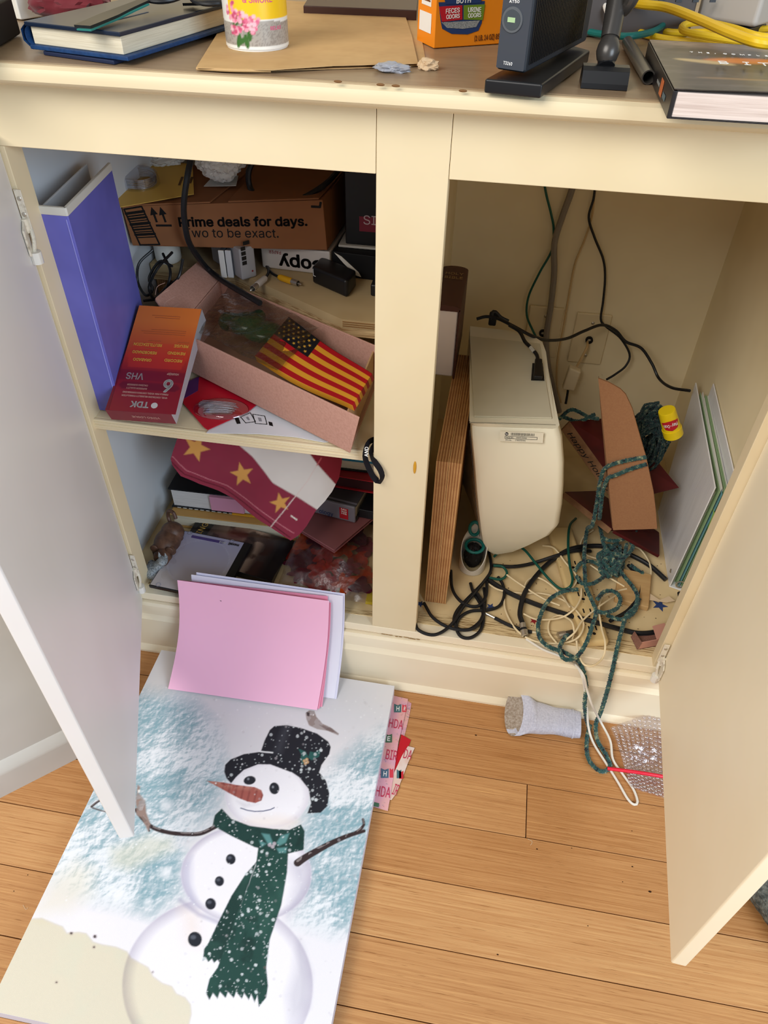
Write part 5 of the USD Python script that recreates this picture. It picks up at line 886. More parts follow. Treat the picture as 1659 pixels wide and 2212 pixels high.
sf = Thing('animal_figurine', 'silvery grey animal figurine with pointed ears in front of the brown figurine', 'figurine'); SLV = mat('figurine_silver', (176, 182, 186), .4, .5, rgb2=(110, 118, 122), scale=400, bump=.6, bscale=500, metal=.2)
c_ = at(336, 1228, z=ZB + .02); B_ = lambda x, y, z: c_ + A(x, y, z) * 1.3
sf.add('body', blobs([(B_(-.004, .0, -.004), (.016, .02, .013)), (B_(.008, .004, .01), .008, B_(0, 0, -.002), .011), (B_(.014, .0, .018), (.009, .011, .008))] + [(B_(sx, sy, -.004), .006, B_(sx, sy, -.0165), .0045) for sx in (-.012, .006) for sy in (-.01, .012)], 8, .0025), SLV)
for sx in (.009, .018): sf.add('ear', moved(trimesh.creation.cone(.0035, .012, sections=10), None, B_(sx, .004, .022)), SLV)
sf.done()
# lanyard strap over the shelf edge
LAN = mat('lanyard_black', (26, 24, 30), .7, .15)
ln_ = Thing('lanyard', 'black lanyard loop with white lettering hanging from the shelf by the center stile', 'lanyard')
P_ = [at(812, 948, y=.03), at(797, 955, y=.010), at(790, 972, y=-.001), at(789, 990, y=-.004), at(797, 1012, y=-.006), at(808, 1032, y=-.008), at(820, 1041, y=-.010), at(826, 1030, y=-.012), at(821, 1014, y=-.010), at(808, 995, y=-.007), at(801, 978, y=.004), at(808, 962, y=.012), at(814, 950, y=.03)]
ln_.add('strap', ribbon(P_, .0085, .001, (.8, -.6, .2)), LAN, smooth=50); fr_ = Fr(at(786, 986, y=-.006), unit(at(792, 964, y=-.003) - at(786, 986, y=-.006)), A(-1, -.3, .2)); fr_ = Fr(at(795, 987, y=-.008), unit(at(796, 966, y=-.004) - at(795, 987, y=-.008)), A(-1, 0, 0)); ln_.add('lettering', fr_.put(letters('AND', .005, .0145, True), 0, .0, .0), WHITE_INK); ln_.done()

# ================================================================== RIGHT COMPARTMENT
# plywood boards leaning beside the divider
BLK2 = mat('cover_brown', (74, 40, 32), .45, .35)
zp = at(928, 992, y=.072)[2]
for i, (xa, xb) in enumerate(((917, 939.5), (940.5, 963))):
    x0, x1 = at(xa, 1300, z=ZB)[0], at(xb, 1303, z=ZB)[0]; t = Thing('plywood_board', ('plywood board standing on edge, the one against the center stile', 'plywood board standing on edge, the one nearer the printer')[i], 'board')
    y0 = .070; n_ = 9; w_ = (x1 - x0) / n_
    for k in range(n_): t.add('ply', rbox((x0 + w_ * k + .00005, y0 + .0004 * (k % 2), ZB + .0006), (x0 + w_ * (k + 1) - .00005, .38, zp - .0004 * (k % 2)), 0), (mat('ply_light', (214, 166, 112), .6, .2, rgb2=(200, 150, 98), scale=40), mat('ply_dark', (176, 124, 80), .6, .2, rgb2=(160, 108, 66), scale=40))[k % 2], smooth=False)
    t.done()
xb0, xb1 = .0865, .1185
# book standing on the boards, page ends towards us, spine up
yb_ = .30; pA, pB = at(938, 824, y=yb_), at(975, 824, y=yb_); zt3 = vz(955, 668, pA); 
hb = Thing('bible', 'brown book with gilt spine lettering standing on the plywood boards', 'book'); x0, x1 = pA[0] - .012, at(981, 820, y=yb_)[0]
zb3 = zp + .0006
hb.add('pages', rbox((x0 + .003, yb_, zb3 + .001), (x1 - .003, yb_ + .14, zt3), .004), mat('bible_pages', (226, 208, 196), .7, .1)); hb.add('cover', rbox((x1 - .003, yb_ - .003, zb3), (x1, yb_ + .145, zt3 + .003), .0008), BLK2); hb.add('cover', rbox((x0, yb_ - .003, zb3), (x0 + .003, yb_ + .145, zt3 + .003), .0008), BLK2)
ns = 9; sec = [(x0 + (x1 - x0) * (.5 - .5 * math.cos(a)), zt3 + .003 + .006 * math.sin(a)) for a in np.linspace(0, math.pi, ns)] + [(x1, zt3 - .001), (x0, zt3 - .001)]
hb.add('spine', moved(trimesh.creation.extrude_polygon(Polygon(sec), .208, engine='earcut'), np.array([[1, 0, 0], [0, 0, 1], [0, 1, 0]]), A(0, yb_ - .003, 0)) if False else tm(np.vstack([[(x, yb_ - .003, z) for x, z in sec], [(x, yb_ + .145, z) for x, z in sec]]), np.vstack([[[i, (i + 1) % len(sec), len(sec) + (i + 1) % len(sec), len(sec) + i] for i in range(len(sec))]])), BLK2, smooth=40)
hb.add('spine_end', tm(np.array([(x, yb_ - .003, z) for x, z in sec]), np.array([[0, i + 1, i] for i in range(1, len(sec) - 1)])), BLK2)
f = Fr(A(x0, yb_ - .003, zt3 + .0092), (1, 0, 0), (0, 1, 0)); wS = x1 - x0; GOLD = mat('gilt', (150, 116, 70), .4)
hb.add('lettering', f.put(letters('HOLY', .009, wS * .66), wS * .2, .112, 0), GOLD); hb.add('lettering', f.put(letters('BIBLE', .009, wS * .66), wS * .2, .097, 0), GOLD)
hb.add('page_gap', rbox((x0 + .010, yb_ - .0006, zb3 + .001), (x0 + .0125, yb_ + .002, zb3 + .022), 0), mat('dark_gap', (60, 44, 36), .8)); hb.done()
# printer on end
PRN = mat('printer_ivory', (240, 234, 212), .38, .4, rgb2=(235, 228, 204), scale=4, bump=.02, bscale=400); PRN2 = mat('printer_lid', (214, 208, 186), .45, .35, rgb2=(206, 200, 176), scale=6)
ZL = .491; LB, RB = at(1001, 703, z=ZL + .006), at(1174, 728, z=ZL + .006); LB[0] = max(LB[0], .100)
rows = [((1014, 912), (1200, 917), None), ((1015, 921), (1209, 927), .1475), ((1016, 945), (1215, 950), .138), ((1021, 1000), (1219, 1003), .130), ((1026, 1060), (1218, 1055), .130), ((1031, 1110), (1215, 1096), .138), ((1036, 1150), (1208, 1138), .150), ((1040, 1175), (1190, 1158), .163), ((1050, 1193), (1150, 1178), .175), ((1062, 1200), (1120, 1190), .185)]
V = []
for (l, r, y_) in rows:
    L_, R_ = (at(*l, z=ZL), at(*r, z=ZL)) if y_ is None else (at(*l, y=y_), at(*r, y=y_ + .004)); w_ = unit(R_ - L_); n_ = unit(np.cross(A(0, 0, 1), w_)); q = .011 if y_ else .003
    e = .006 if y_ is None else 0; up_ = lambda P, z: A(P[0], P[1], z + e); wb_, sb_ = RB - LB, unit(RB - LB); bk = A(-sb_[1], sb_[0], 0)
    V.append([up_(LB, L_[2]), L_ + n_ * q, L_ + (n_ + w_) * q * .3, L_ + w_ * q, R_ - w_ * q, R_ + (n_ - w_) * q * .3, R_ + n_ * q, up_(RB - bk * .05 + sb_ * .010, R_[2]), up_(RB - bk * .018, R_[2]), up_(RB - sb_ * .02, R_[2]), up_(RB - sb_ * .05 + bk * .006, R_[2])])
V = np.array(V); nr, nk = V.shape[:2]
F = [[i * nk + j, (i + 1) * nk + j, (i + 1) * nk + (j + 1) % nk, i * nk + (j + 1) % nk] for i in range(nr - 1) for j in range(nk)]
F = [[a, b, c] for a, b, c, d in F] + [[a, c, d] for a, b, c, d in F] + [[0, j, j + 1] for j in range(1, nk - 1)] + [[(nr - 1) * nk, (nr - 1) * nk + j + 1, (nr - 1) * nk + j] for j in range(1, nk - 1)]
pr_ = Thing('printer', 'ivory desktop printer standing on its end in the right compartment', 'printer'); pr_.add('body', tm(V.reshape(-1, 3), F), PRN, smooth=38)
lp = np.array([at(1014, 728, z=ZL + .0062), at(1166, 744, z=ZL + .0062), at(1192, 905, z=ZL + .0008), at(1024, 901, z=ZL + .0008)]); fl2 = Fr(lp[3], lp[2] - lp[3], lp[0] - lp[3]); 
pr_.add('lid', slab([lp[3], lp[2], lp[1], lp[0]], fl2.n * .0022, .001), PRN2); 
pr_.add('lid_seam', tube([at(1014, 913, z=ZL), at(1107, 915, z=ZL + .0003), at(1200, 918, z=ZL)], .0008, 6), mat('seam_grey', (150, 144, 124), .6))
pr_.add('side_seam', tube([p_ + A(-.0004, 0.001, 0) for p_ in (at(1015, 930, y=.147), at(1021, 1000, y=.138), at(1026, 1060, y=.136), at(1031, 1110, y=.143), at(1037, 1160, y=.16))], .0006, 6), mat('seam_dark', (70, 66, 60), .6))
pr_.add('socket_recess', slab([on_plane(1147, 822, lp[3] + fl2.n * .0026, fl2.n), on_plane(1176, 823, lp[3] + fl2.n * .0026, fl2.n), on_plane(1172, 785, lp[3] + fl2.n * .0026, fl2.n), on_plane(1150, 785, lp[3] + fl2.n * .0026, fl2.n)], fl2.n * .0008, .0004), mat('recess_dark', (40, 38, 34), .7))
o_ = on_plane(1126, 945, at(1126, 945, y=.139), (0, -1, .15)); fs = plane_fr(o_ + A(0, -.0035, 0), A(.0, -1, .42), up=(0, 0, 1)); fs = Fr(fs.o, fs.u * np.sign(fs.u[0]), fs.v)
cr_ = [fs.local(on_plane(*p, fs.o, fs.n)) for p in ((1079, 953), (1173, 957), (1175, 935), (1081, 931))]; sx_, sy_ = cr_[0]; sw_, sh__ = cr_[1][0] - sx_, cr_[3][1] - sy_; fq = Fr(fs.w(*cr_[0]), fs.w(*cr_[1]) - fs.w(*cr_[0]), fs.w(*cr_[3]) - fs.w(*cr_[0]))
st_ = pr_.add('sticker', fq.put(ink(rect(0, 0, sw_, sh__), .0016), 0, 0, -.0014), mat('sticker_white', (226, 218, 196), .5))
rr = np.random.default_rng(3); xs = np.cumsum(rr.uniform(.0005, .0012, 60)); xs = xs * (sw_ * .56 / xs[-1]) + sw_ * .25
pr_.add('barcode', fq.put(ink(shapely.union_all([rect(xs[i], sh__ * .62, xs[i] + (xs[i + 1] - xs[i]) * .8, sh__ * .88) for i in range(0, 58, 2)])), 0, 0, .0003), INK, under=st_)
pr_.add('logo', fq.put(ink(Point(sw_ * .155, sh__ * .75).buffer(sh__ * .16)), 0, 0, .0003), INK, under=st_); pr_.add('lettering', fq.put(letters('hp', sh__ * .14, None, True, True), sw_ * .155, sh__ * .69, .0006), WHITE_INK, under=st_)
pr_.add('frame_line', fq.put(ink(rect(sw_ * .12, sh__ * .30, sw_ * .86, sh__ * .53).exterior.buffer(.00025)), 0, 0, .0003), INK, under=st_); pr_.add('lettering', fq.put(letters('Serial No.', sh__ * .11, sw_ * .18), sw_ * .14, sh__ * .36, .0003), INK, under=st_); pr_.add('lettering', fq.put(letters('CN09C74H4Q', sh__ * .11, sw_ * .24), sw_ * .38, sh__ * .36, .0003), INK, under=st_); pr_.add('lettering', fq.put(letters('FPU No.', sh__ * .11, sw_ * .14), sw_ * .14, sh__ * .1, .0003), INK, under=st_); pr_.add('lettering', fq.put(letters('CTB04340001', sh__ * .11, sw_ * .24), sw_ * .36, sh__ * .1, .0003), INK, under=st_)
pr_.done()
# cords on the wall and over the printer
GRN_C = mat('green_cord', (18, 84, 72), .4, .4); GREY_C = mat('grey_conduit', (132, 122, 110), .45, .35); TAN_C = mat('tan_cord', (200, 168, 118), .5, .3)
YW = .612
wire('green_cable', [(1174, 385, YW), (1180, 420, YW), (1190, 460, YW), (1196, 495, YW + .004), (1192, 540, YW + .004), (1165, 590, YW), (1142, 640, YW), (1138, 680, YW - .01), (1150, 712, YW - .03), (1165, 740, YW - .04)], .0022, GRN_C, 'dark green cord winding behind the grey conduit on the back wall')
wire('grey_conduit', [(1246, 375, YW), (1232, 420, YW), (1214, 470, YW), (1198, 525, YW - .004), (1197, 590, YW - .004), (1190, 660, YW - .005), (1180, 730, YW - .006), (1184, 790, YW - .006), (1198, 850, YW - .006), (1208, 890, YW - .006)], .0060, GREY_C, 'grey cable conduit running down the back wall to the left plate')
wire('tan_cable', [(1284, 420, YW + .008), (1278, 470, YW + .008), (1264, 515, YW + .008), (1242, 570, YW + .008), (1230, 630, YW + .006), (1218, 700, YW), (1205, 770, YW), (1203, 830, YW), (1212, 870, YW)], .0018, TAN_C, 'thin tan cord running down the back wall between the plates')
wire('black_cable', [(1286, 400, YW), (1282, 430, YW), (1272, 470, YW), (1284, 512, YW), (1303, 560, YW), (1307, 600, YW), (1303, 650, YW), (1298, 690, YW - .006), (1310, 706, YW - .006), (1340, 730, YW - .006), (1360, 765, YW - .01), (1352, 790, YW - .02), (1330, 808, YW - .03), (1310, 820, YW - .04)], .0023, CORD, 'thin black cord hanging down the back wall right of the conduit')
wire('black_cable', [(1030, 689, .43), (1050, 684, .43), (1075, 688, .425), (1110, 705, .41), (1150, 726, .41), (1185, 735, .45), (1225, 731, .50), (1262, 715, .53), (1300, 702, .56), (1330, 714, .58), (1352, 738, .58), (1385, 752, .58), (1408, 785, .57), (1424, 818, .55), (1450, 837, .50), (1490, 844, .46)], .0029, CORD, 'black cord drooping across the back wall from the printer to the white binder')
pg = Thing('power_plug', 'black angled plug and cord in the recess of the printer', 'plug'); o_ = lp[3] + fl2.n * .006
pg.add('plug', slab([on_plane(1152, 820, o_, fl2.n), on_plane(1171, 821, o_, fl2.n), on_plane(1170, 782, o_, fl2.n), on_plane(1155, 780, o_, fl2.n)], fl2.n * .007, .002), BLACK)
pg.add('cord', tube([on_plane(1162, 785, o_ + fl2.n * .003, fl2.n), on_plane(1160, 768, o_ + fl2.n * .006, fl2.n), on_plane(1148, 752, o_ + fl2.n * .01, fl2.n), on_plane(1134, 738, o_ + fl2.n * .012, fl2.n), on_plane(1122, 716, o_ + fl2.n * .016, fl2.n), on_plane(1100, 702, o_ + fl2.n * .02, fl2.n)], .0032, 8), CORD); pg.add('cord_band', tube([on_plane(1154, 760, o_ + fl2.n * .008, fl2.n), on_plane(1146, 750, o_ + fl2.n * .0105, fl2.n)], .0036, 8), mat('grey_band', (190, 186, 176), .5)); pg.done()
pg = Thing('power_plug', 'black plug looped at the top edge of the printer', 'plug'); pg.add('plug', rbox(at(1054, 704, z=ZL + .007), at(1054, 704, z=ZL + .007) + A(.014, .012, .024), .003), BLACK); pg.add('cord', tube([at(1062, 690, z=ZL + .025), at(1063, 676, z=ZL + .035), at(1070, 674, z=ZL + .036), at(1082, 686, z=ZL + .026), at(1098, 694, z=ZL + .02)], .0035, 8), CORD); pg.done()
wp = Thing('adapter_plug', 'white in-line adapter hanging from the right wall plate', 'adapter'); o_ = .60; q = [at(1214, 832, y=o_), at(1240, 836, y=o_), at(1255, 795, y=o_), at(1230, 785, y=o_)]
wp.add('block', slab(q, (0, -.018, 0), .004), mat('adapter_ivory', (232, 216, 182), .4)); wp.add('cord', tube([at(1269, 738, y=YB - .01), at(1268, 750, y=.60), at(1258, 770, y=.595), at(1246, 792, y=.592)], .0026, 8), TAN_C); wp.add('tail', tube([at(1228, 834, y=.59), at(1226, 850, y=.585), at(1222, 872, y=.58)], .0026, 8), CORD); wp.done()
# white binder leaning on the right side
WB = mat('binder_white', (224, 223, 224), .22, .5, bump=.25, bscale=10, stretch=(1, 4, .5), bdist=.004); GRP = mat('green_paper', (150, 176, 132), .7, .1); TLP = mat('teal_paper', (110, 160, 166), .6)
Cb = at(1445, 1268, z=ZB + .0008); Db = at(1421, 1105, z=ZB + .0008); Bb, Ab = at(1544, 1053, y=Cb[1] - .004), at(1502, 826, y=Db[1]); 
wb = Thing('ring_binder', 'white ring binder stuffed with papers leaning on the right side', 'binder'); nx = A(1, 0, 0)
Ab = A(Bb[0] - .004, Ab[1], Bb[2]); Ab = on_plane(1502, 826, Bb, A(0, 0, 1))
c2 = [v.copy() for v in (Cb, Db, Ab, Bb)]; wb.add('cover', slab(c2, A(.0025, 0, 0), .001), WB)
C2, B2, A2 = at(1481, 1281, z=ZB + .001), at(1591, 1048, x=.5475), at(1540, 828, x=.5475); C2[0] = min(C2[0], .546); D2 = A(.5455, A2[1], ZB + .001)
wb.add('cover', slab([C2, D2, A2, B2], A(.0025, 0, 0), .001), WB)
wb.add('spine', slab([Cb + A(0, 0, 0), C2 + A(.002, 0, 0), D2 + A(.002, 0, 0), Db], A(0, 0, .0025), .001), WB)
rr = np.random.default_rng(9)
for i in range(11):
    s = .12 + .076 * i; lo_c, hi_b = Cb * (1 - s) + C2 * s, Bb * (1 - s) + B2 * s; lo_d, hi_a = Db * (1 - s) + D2 * s, Ab * (1 - s) + A2 * s; iy = A(0, .006 + rr.uniform(0, .01), 0); dz = A(0, 0, -.012 - rr.uniform(0, .012))
    wb.add('paper', slab([lo_c + iy + A(0, 0, .004), lo_d - iy + A(0, 0, .004), hi_a - iy + dz, hi_b + iy + dz], A(.0009, 0, 0), 0), (mat('binder_paper', (224, 222, 214), .7), TLP, mat('binder_paper', (224, 222, 214), .7), GRP, GRP)[i % 5])
wb.add('ring', tube([C2 * .6 + Cb * .4 + A(0, .004, .012) + A(.008 * math.cos(a), 0, .008 * math.sin(a)) for a in np.linspace(0, 2 * math.pi, 13)[:-1]], .0014, 6, closed=True), STEEL); wb.add('rivet', moved(trimesh.creation.icosphere(subdivisions=2), np.diag([.0012, .004, .004]), Cb + A(-.0008, .02, .022)), STEEL); wb.add('tab', slab([Bb * .45 + B2 * .55 + A(0, .02, -.06), Bb * .35 + B2 * .65 + A(0, .02, -.1), Bb * .35 + B2 * .65 + A(0, -.002, -.1), Bb * .45 + B2 * .55 + A(0, -.002, -.06)], A(.0008, 0, 0), 0), mat('green_tab', (150, 186, 90), .6)); wb.done()
# red wooden signs
def board_px(name, lab, pts, o, n, t, face, edge, text=None):
    f = plane_fr(o, n, up=(0, 0, 1)); T = Thing(name, lab, 'sign'); T.add('board', f.put(ink(outline(f, pts).buffer(0), t), 0, 0, -t), face); T.f = f; return T
REDW = mat('sign_red', (88, 22, 22), .5, .3, rgb2=(70, 18, 18), scale=20); WOODE = mat('sign_edge', (150, 112, 80), .6, .2, rgb2=(122, 86, 58), scale=30)
f = None
e0, e1x = at(1213, 930, y=.40), at(1335, 1100, y=.27); up_ = at(1226, 912, y=.40) - e0
T = Thing('wooden_sign', 'red wooden sign with handwritten edge lettering leaning behind the cardboard piece', 'sign'); thk = at(1228, 914, y=.405) - e0
T.add('edge', slab([e0, e1x, e1x + thk * 1.2, e0 + thk * 1.2], (.0, .01, -.004), .0008), WOODE); fe_ = Fr(e0, e1x - e0, thk); T.add('lettering', fe_.put(letters('Happy Holidays', .0092, np.linalg.norm(e1x - e0) * .82, italic=.35), .012, .005, .0006), INK)
T.add('face', slab([e0 + thk * 1.2, e1x + thk * 1.2, e1x + thk * 1.2 + A(.09, .03, .02), e0 + thk * 1.2 + A(.10, .05, -.01)], (.0, .006, -.006), .0008), REDW); T.done()
T = Thing('wooden_sign', 'red board with raw kraft edge lying aslant at the foot of the cardboard piece', 'sign'); q = [at(1220, 1062, y=.30), at(1322, 1142, y=.25), at(1425, 1200, y=.24), at(1424, 1150, y=.33), at(1290, 1060, y=.37)]
fr2 = Fr(q[0], q[1] - q[0], q[4] - q[0]); T.add('face', slab([q[0], q[1], q[3], q[4]], -fr2.n * .006, .0008), REDW); T.add('edge', slab([q[0] - fr2.n * .0005 - A(0, .0012, 0), q[1] - fr2.n * .0005 - A(0, .0012, 0), q[1] - fr2.n * .012 - A(0, .0012, 0), q[0] - fr2.n * .012 - A(0, .0012, 0)], A(0, .001, 0), .0003), WOODE); T.add('face', slab([q[1] + A(.004, 0, -.004), q[2], q[3], q[1] * .4 + q[3] * .6 + A(0, 0, -.002)], -fr2.n * .006, .0008), REDW); T.done()
# folded cardboard with yarn wound round it
CBM = mat('kraft_fold', (160, 116, 82), .75, .15, rgb2=(154, 110, 78), scale=300); fc2 = plane_fr(at(1325, 1143, y=.225), unit(A(-.25, -1, .10)), up=(0, 0, 1)); fc2 = Fr(fc2.o, fc2.u * np.sign(fc2.u[0]), fc2.v)
cbp = Thing('cardboard_piece', 'folded kraft cardboard piece standing upright with yarn wound round it', 'cardboard'); nC = fc2.n if fc2.n[1] < 0 else -fc2.n
cbp.add('front', cut(fc2, [(1325, 1143), (1420, 1140), (1417, 1100), (1412, 1060), (1396, 985), (1380, 930), (1366, 880), (1352, 850), (1340, 838), (1315, 824), (1293, 816), (1302, 900), (1310, 985), (1317, 1060)], .0035), CBM)
cbp.add('back', cut(fc2, [(1325, 1143), (1325, 1120), (1316, 1050), (1309, 985), (1300, 900), (1292, 815), (1296, 880), (1304, 970), (1312, 1060), (1322, 1143)], .003, -.006), mat('kraft_dark', (120, 84, 56), .8)); cbp.done()
# yarn
def yarn_mat(name, a, b, c):
    if name in MATS: return MATS[name]
    nodes = {'g': ('geometry', {}), 'n': ('noise_texture', {'scale': 130.0, 'detail': 4.0}), 'r': ('rgb_ramp', {'ramp': [(.36, tuple(lin(a))), (.46, tuple(lin(b))), (.56, tuple(lin(b))), (.68, tuple(lin(c)))]}), 'p': ('principled_bsdf', {'roughness': .85, 'specular_ior_level': .15, 'sheen_weight': .3}), 'n2': ('noise_texture', {'scale': 900.0}), 'b': ('bump', {'strength': .5, 'distance': .001})}
    MATS[name] = usdkit.material(stage, '/World/Looks/' + name, nodes, [('g.position', 'n.vector'), ('n.fac', 'r.fac'), ('r.color', 'p.base_color'), ('g.position', 'n2.vector'), ('n2.fac', 'b.height'), ('b.normal', 'p.normal')], surface='p.BSDF'); return MATS[name]
YARN = yarn_mat('teal_yarn', (20, 34, 46), (44, 84, 82), (150, 158, 126))
def braid(P, r=.0024, pitch=.013, k=6, n=3):
    P = spline(P, .0022); T, N, B = frames(P); s = np.r_[0, np.cumsum(np.linalg.norm(np.diff(P, axis=0), axis=1))]; out = []
    for q in range(n):
        a = 2 * math.pi * (s / pitch + q / n); rr_ = r * .9; rr_ = (rr_ * (1 + .18 * np.sin(2 * math.pi * s / .0075)))[:, None]; C_ = P + rr_ * (np.cos(a)[:, None] * N + np.sin(a)[:, None] * B); out.append(sweep(C_, circ(r * .8, k)))
    return join(out)
_pe = [at(*p, z=ZB + .016) for p in ((1257, 1388), (1198, 1190))]; SO = A(_pe[0][0], _pe[0][1], 0); SD = unit(A(*(_pe[1] - _pe[0])[:2], 0)); SE = A(SD[1], -SD[0], 0) * .048; SL = .28
Zc = lambda x, y: (980 + x / 3.318, 1100 + y / 3.318)
def zpts(pts, h0=.006, h1=None):
    n = len(pts); hs = np.linspace(h0, h0 if h1 is None else h1, n); out = []
    for p, h in zip(pts, hs):
        P = at(*Zc(*p), z=ZB + h); d = P - SO; u, v = np.dot(d, SE) / .048 ** 2, np.dot(d, SD)
        if -.15 < u < 1.15 and -.01 < v < SL + .01: P = at(*Zc(*p), z=ZB + .0185 + h * .6)
        out.append(P)
    return out
yn = Thing('yarn', 'teal and green crocheted yarn chain wound on the cardboard and trailing to the floor', 'yarn')
fpt = lambda px, py, h: on_plane(px, py, fc2.o, fc2.n) + nC * h
def drop(pts): return [at(px, py, **{ax: v}) for px, py, ax, v in pts]
edge_y = -.006
y1 = [fpt(1396, 985, .004), fpt(1360, 990, .006), fpt(1325, 998, .008), fpt(1305, 1012, .006), fpt(1296, 1045, .006), fpt(1290, 1085, .006), fpt(1281, 1130, .006)] + zpts([(960, 140), (942, 250), (936, 340), (940, 450), (950, 560), (990, 650), (1020, 740), (990, 850), (950, 960), (890, 1050), (830, 1080), (780, 1060), (762, 990), (795, 925), (850, 880)], .022, .012)
y2 = [fpt(1397, 1000, .004), fpt(1362, 1010, .006), fpt(1330, 1022, .008), fpt(1314, 1030, .006), fpt(1303, 1060, .006), fpt(1297, 1110, .006)] + zpts([(1040, 80), (1060, 180), (1080, 260), (1130, 330), (1180, 420), (1230, 490), (1280, 550), (1318, 620), (1300, 700), (1240, 760), (1210, 850), (1180, 960)], .03, .014) + drop([(1331, 1410, 'z', ZB + .006), (1325, 1438, 'y', -.006), (1316, 1475, 'y', -.021), (1308, 1505, 'y', -.026), (1297, 1540, 'y', -.033), (1287, 1565, 'z', .012), (1291, 1600, 'z', .008), (1310, 1632, 'z', .007), (1318, 1655, 'z', .006), (1302, 1667, 'z', .006), (1282, 1655, 'z', .006), (1269, 1632, 'z', .006), (1268, 1595, 'z', .006), (1275, 1566, 'z', .006)])
y3 = zpts([(890, 575), (790, 588), (695, 640), (635, 730), (605, 840), (622, 930), (690, 990), (780, 1020)], .020, .008) + drop([(1238, 1420, 'z', ZB + .006), (1252, 1432, 'y', -.005), (1262, 1455, 'y', -.019), (1266, 1485, 'y', -.024), (1263, 1520, 'y', -.034), (1266, 1550, 'y', -.04), (1272, 1572, 'z', .006)])
rr = np.random.default_rng(14)
for P in (y1, y2, y3, zpts([(1060, 200), (1120, 225), (1190, 222), (1250, 195), (1310, 160)], .03), zpts([(870, 440), (920, 382), (1000, 378), (1090, 430), (1180, 480)], .018), zpts([(880, 480), (920, 530), (1000, 532), (1090, 472), (1150, 420)], .022), zpts([(1030, 645), (1080, 592), (1150, 590), (1195, 640), (1170, 710), (1090, 742), (1030, 732)], .024), zpts([(1270, 400), (1310, 432), (1360, 462)], .012), zpts([(1240, 250), (1225, 330), (1190, 400), (1160, 470)], .026), zpts([(1210, 160), (1280, 250), (1270, 300), (1190, 380)], .03), zpts([(1100, 760), (1200, 790), (1290, 740), (1330, 640)], .016)):
    yn.add('strand', braid(P), YARN)
for i in range(9):
    c_ = (1130 + rr.normal(0, 30), 320 + i * 12 + rr.normal(0, 25)); yn.add('strand', braid(zpts([(c_[0] + 60 * math.cos(a + i) + rr.normal(0, 12), c_[1] + 62 * math.sin(a + i) + rr.normal(0, 12)) for a in np.linspace(0, 5.2, 7)], .014 + .003 * (i % 5))), YARN)
sk = at(1398, 948, y=.36); SKY = yarn_mat('skein_yarn', (14, 26, 34), (30, 58, 58), (104, 116, 96))
for i in range(44):
    ph = rr.uniform(0, 6.28); ti = rr.normal(0, .25); a = np.linspace(0, 2 * math.pi, 13)[:-1]; rx, rz = .030 * rr.uniform(.35, 1), .068 * rr.uniform(.5, 1)
    P = sk + np.stack([rx * np.cos(a) + .005 * rr.normal(size=12), .020 * np.cos(a + ph) + .005 * rr.normal(size=12), rz * np.sin(a) + .012 * ti * np.cos(a) + .005 * rr.normal(size=12)], 1); yn.add('skein_loop', braid(np.vstack([P, P[:1]]), .0017, .009, 4), SKY)
for q in ([(1208, 905, .42), (1235, 885, .44), (1270, 900, .43), (1292, 905, .40)], [(1215, 900, .43), (1250, 910, .42), (1285, 895, .42)]): yn.add('strand', braid([at(p[0], p[1], y=p[2]) for p in q]), YARN)
yn.done(at(1300, 1200, z=ZB))
# little tub
tbn = Thing('clay_tub', 'small yellow tub of modelling clay with red label behind the white binder', 'tub'); c1, c0 = at(1455, 940, y=.315), at(1440, 886, y=.315); ax = unit(c1 - c0); Lt = np.linalg.norm(c1 - c0); Rt = trimesh.geometry.align_vectors((0, 0, 1), ax)[:3, :3]; rt_ = .0155
YTUB = mat('tub_yellow', (238, 208, 24), .4, .4); tbn.add('body', moved(lathe([(0, 0), (rt_ * .88, 0), (rt_ * .93, .002), (rt_, Lt * .72), (0, Lt * .72)], 28), Rt, c0), YTUB); tbn.add('lid', moved(lathe([(rt_, Lt * .70), (rt_ * 1.07, Lt * .70), (rt_ * 1.07, Lt * .98), (rt_, Lt), (0, Lt)], 28), Rt, c0), YTUB)
cd = CAM - c0; cd -= ax * np.dot(cd, ax); cd = unit(cd); sdv = np.cross(ax, cd)
def bend(m, R_): 
    m = m.copy(); p = m.vertices; a = p[:, 0] / R_; m.vertices = c0 + (R_ + p[:, 2:3]) * (np.cos(a)[:, None] * cd + np.sin(a)[:, None] * sdv) + p[:, 1:2] * ax; return m
P2, T2 = tri_poly(Polygon([(-.016, Lt * .30), (-.011, Lt * .56), (0, Lt * .62), (.011, Lt * .56), (.016, Lt * .30), (0, Lt * .24)]), .0012); tbn.add('label', bend(tm(np.c_[P2, np.zeros(len(P2))], T2), rt_ + .0004), mat('red_ink', (190, 30, 44))); lt_ = letters('Play-Doh', .0062, .024, True, True).subdivide(); lt_.vertices[:, 1] += Lt * .36; tbn.add('lettering', bend(lt_, rt_ + .0008), WHITE_INK); m_ = None
tbn.done()
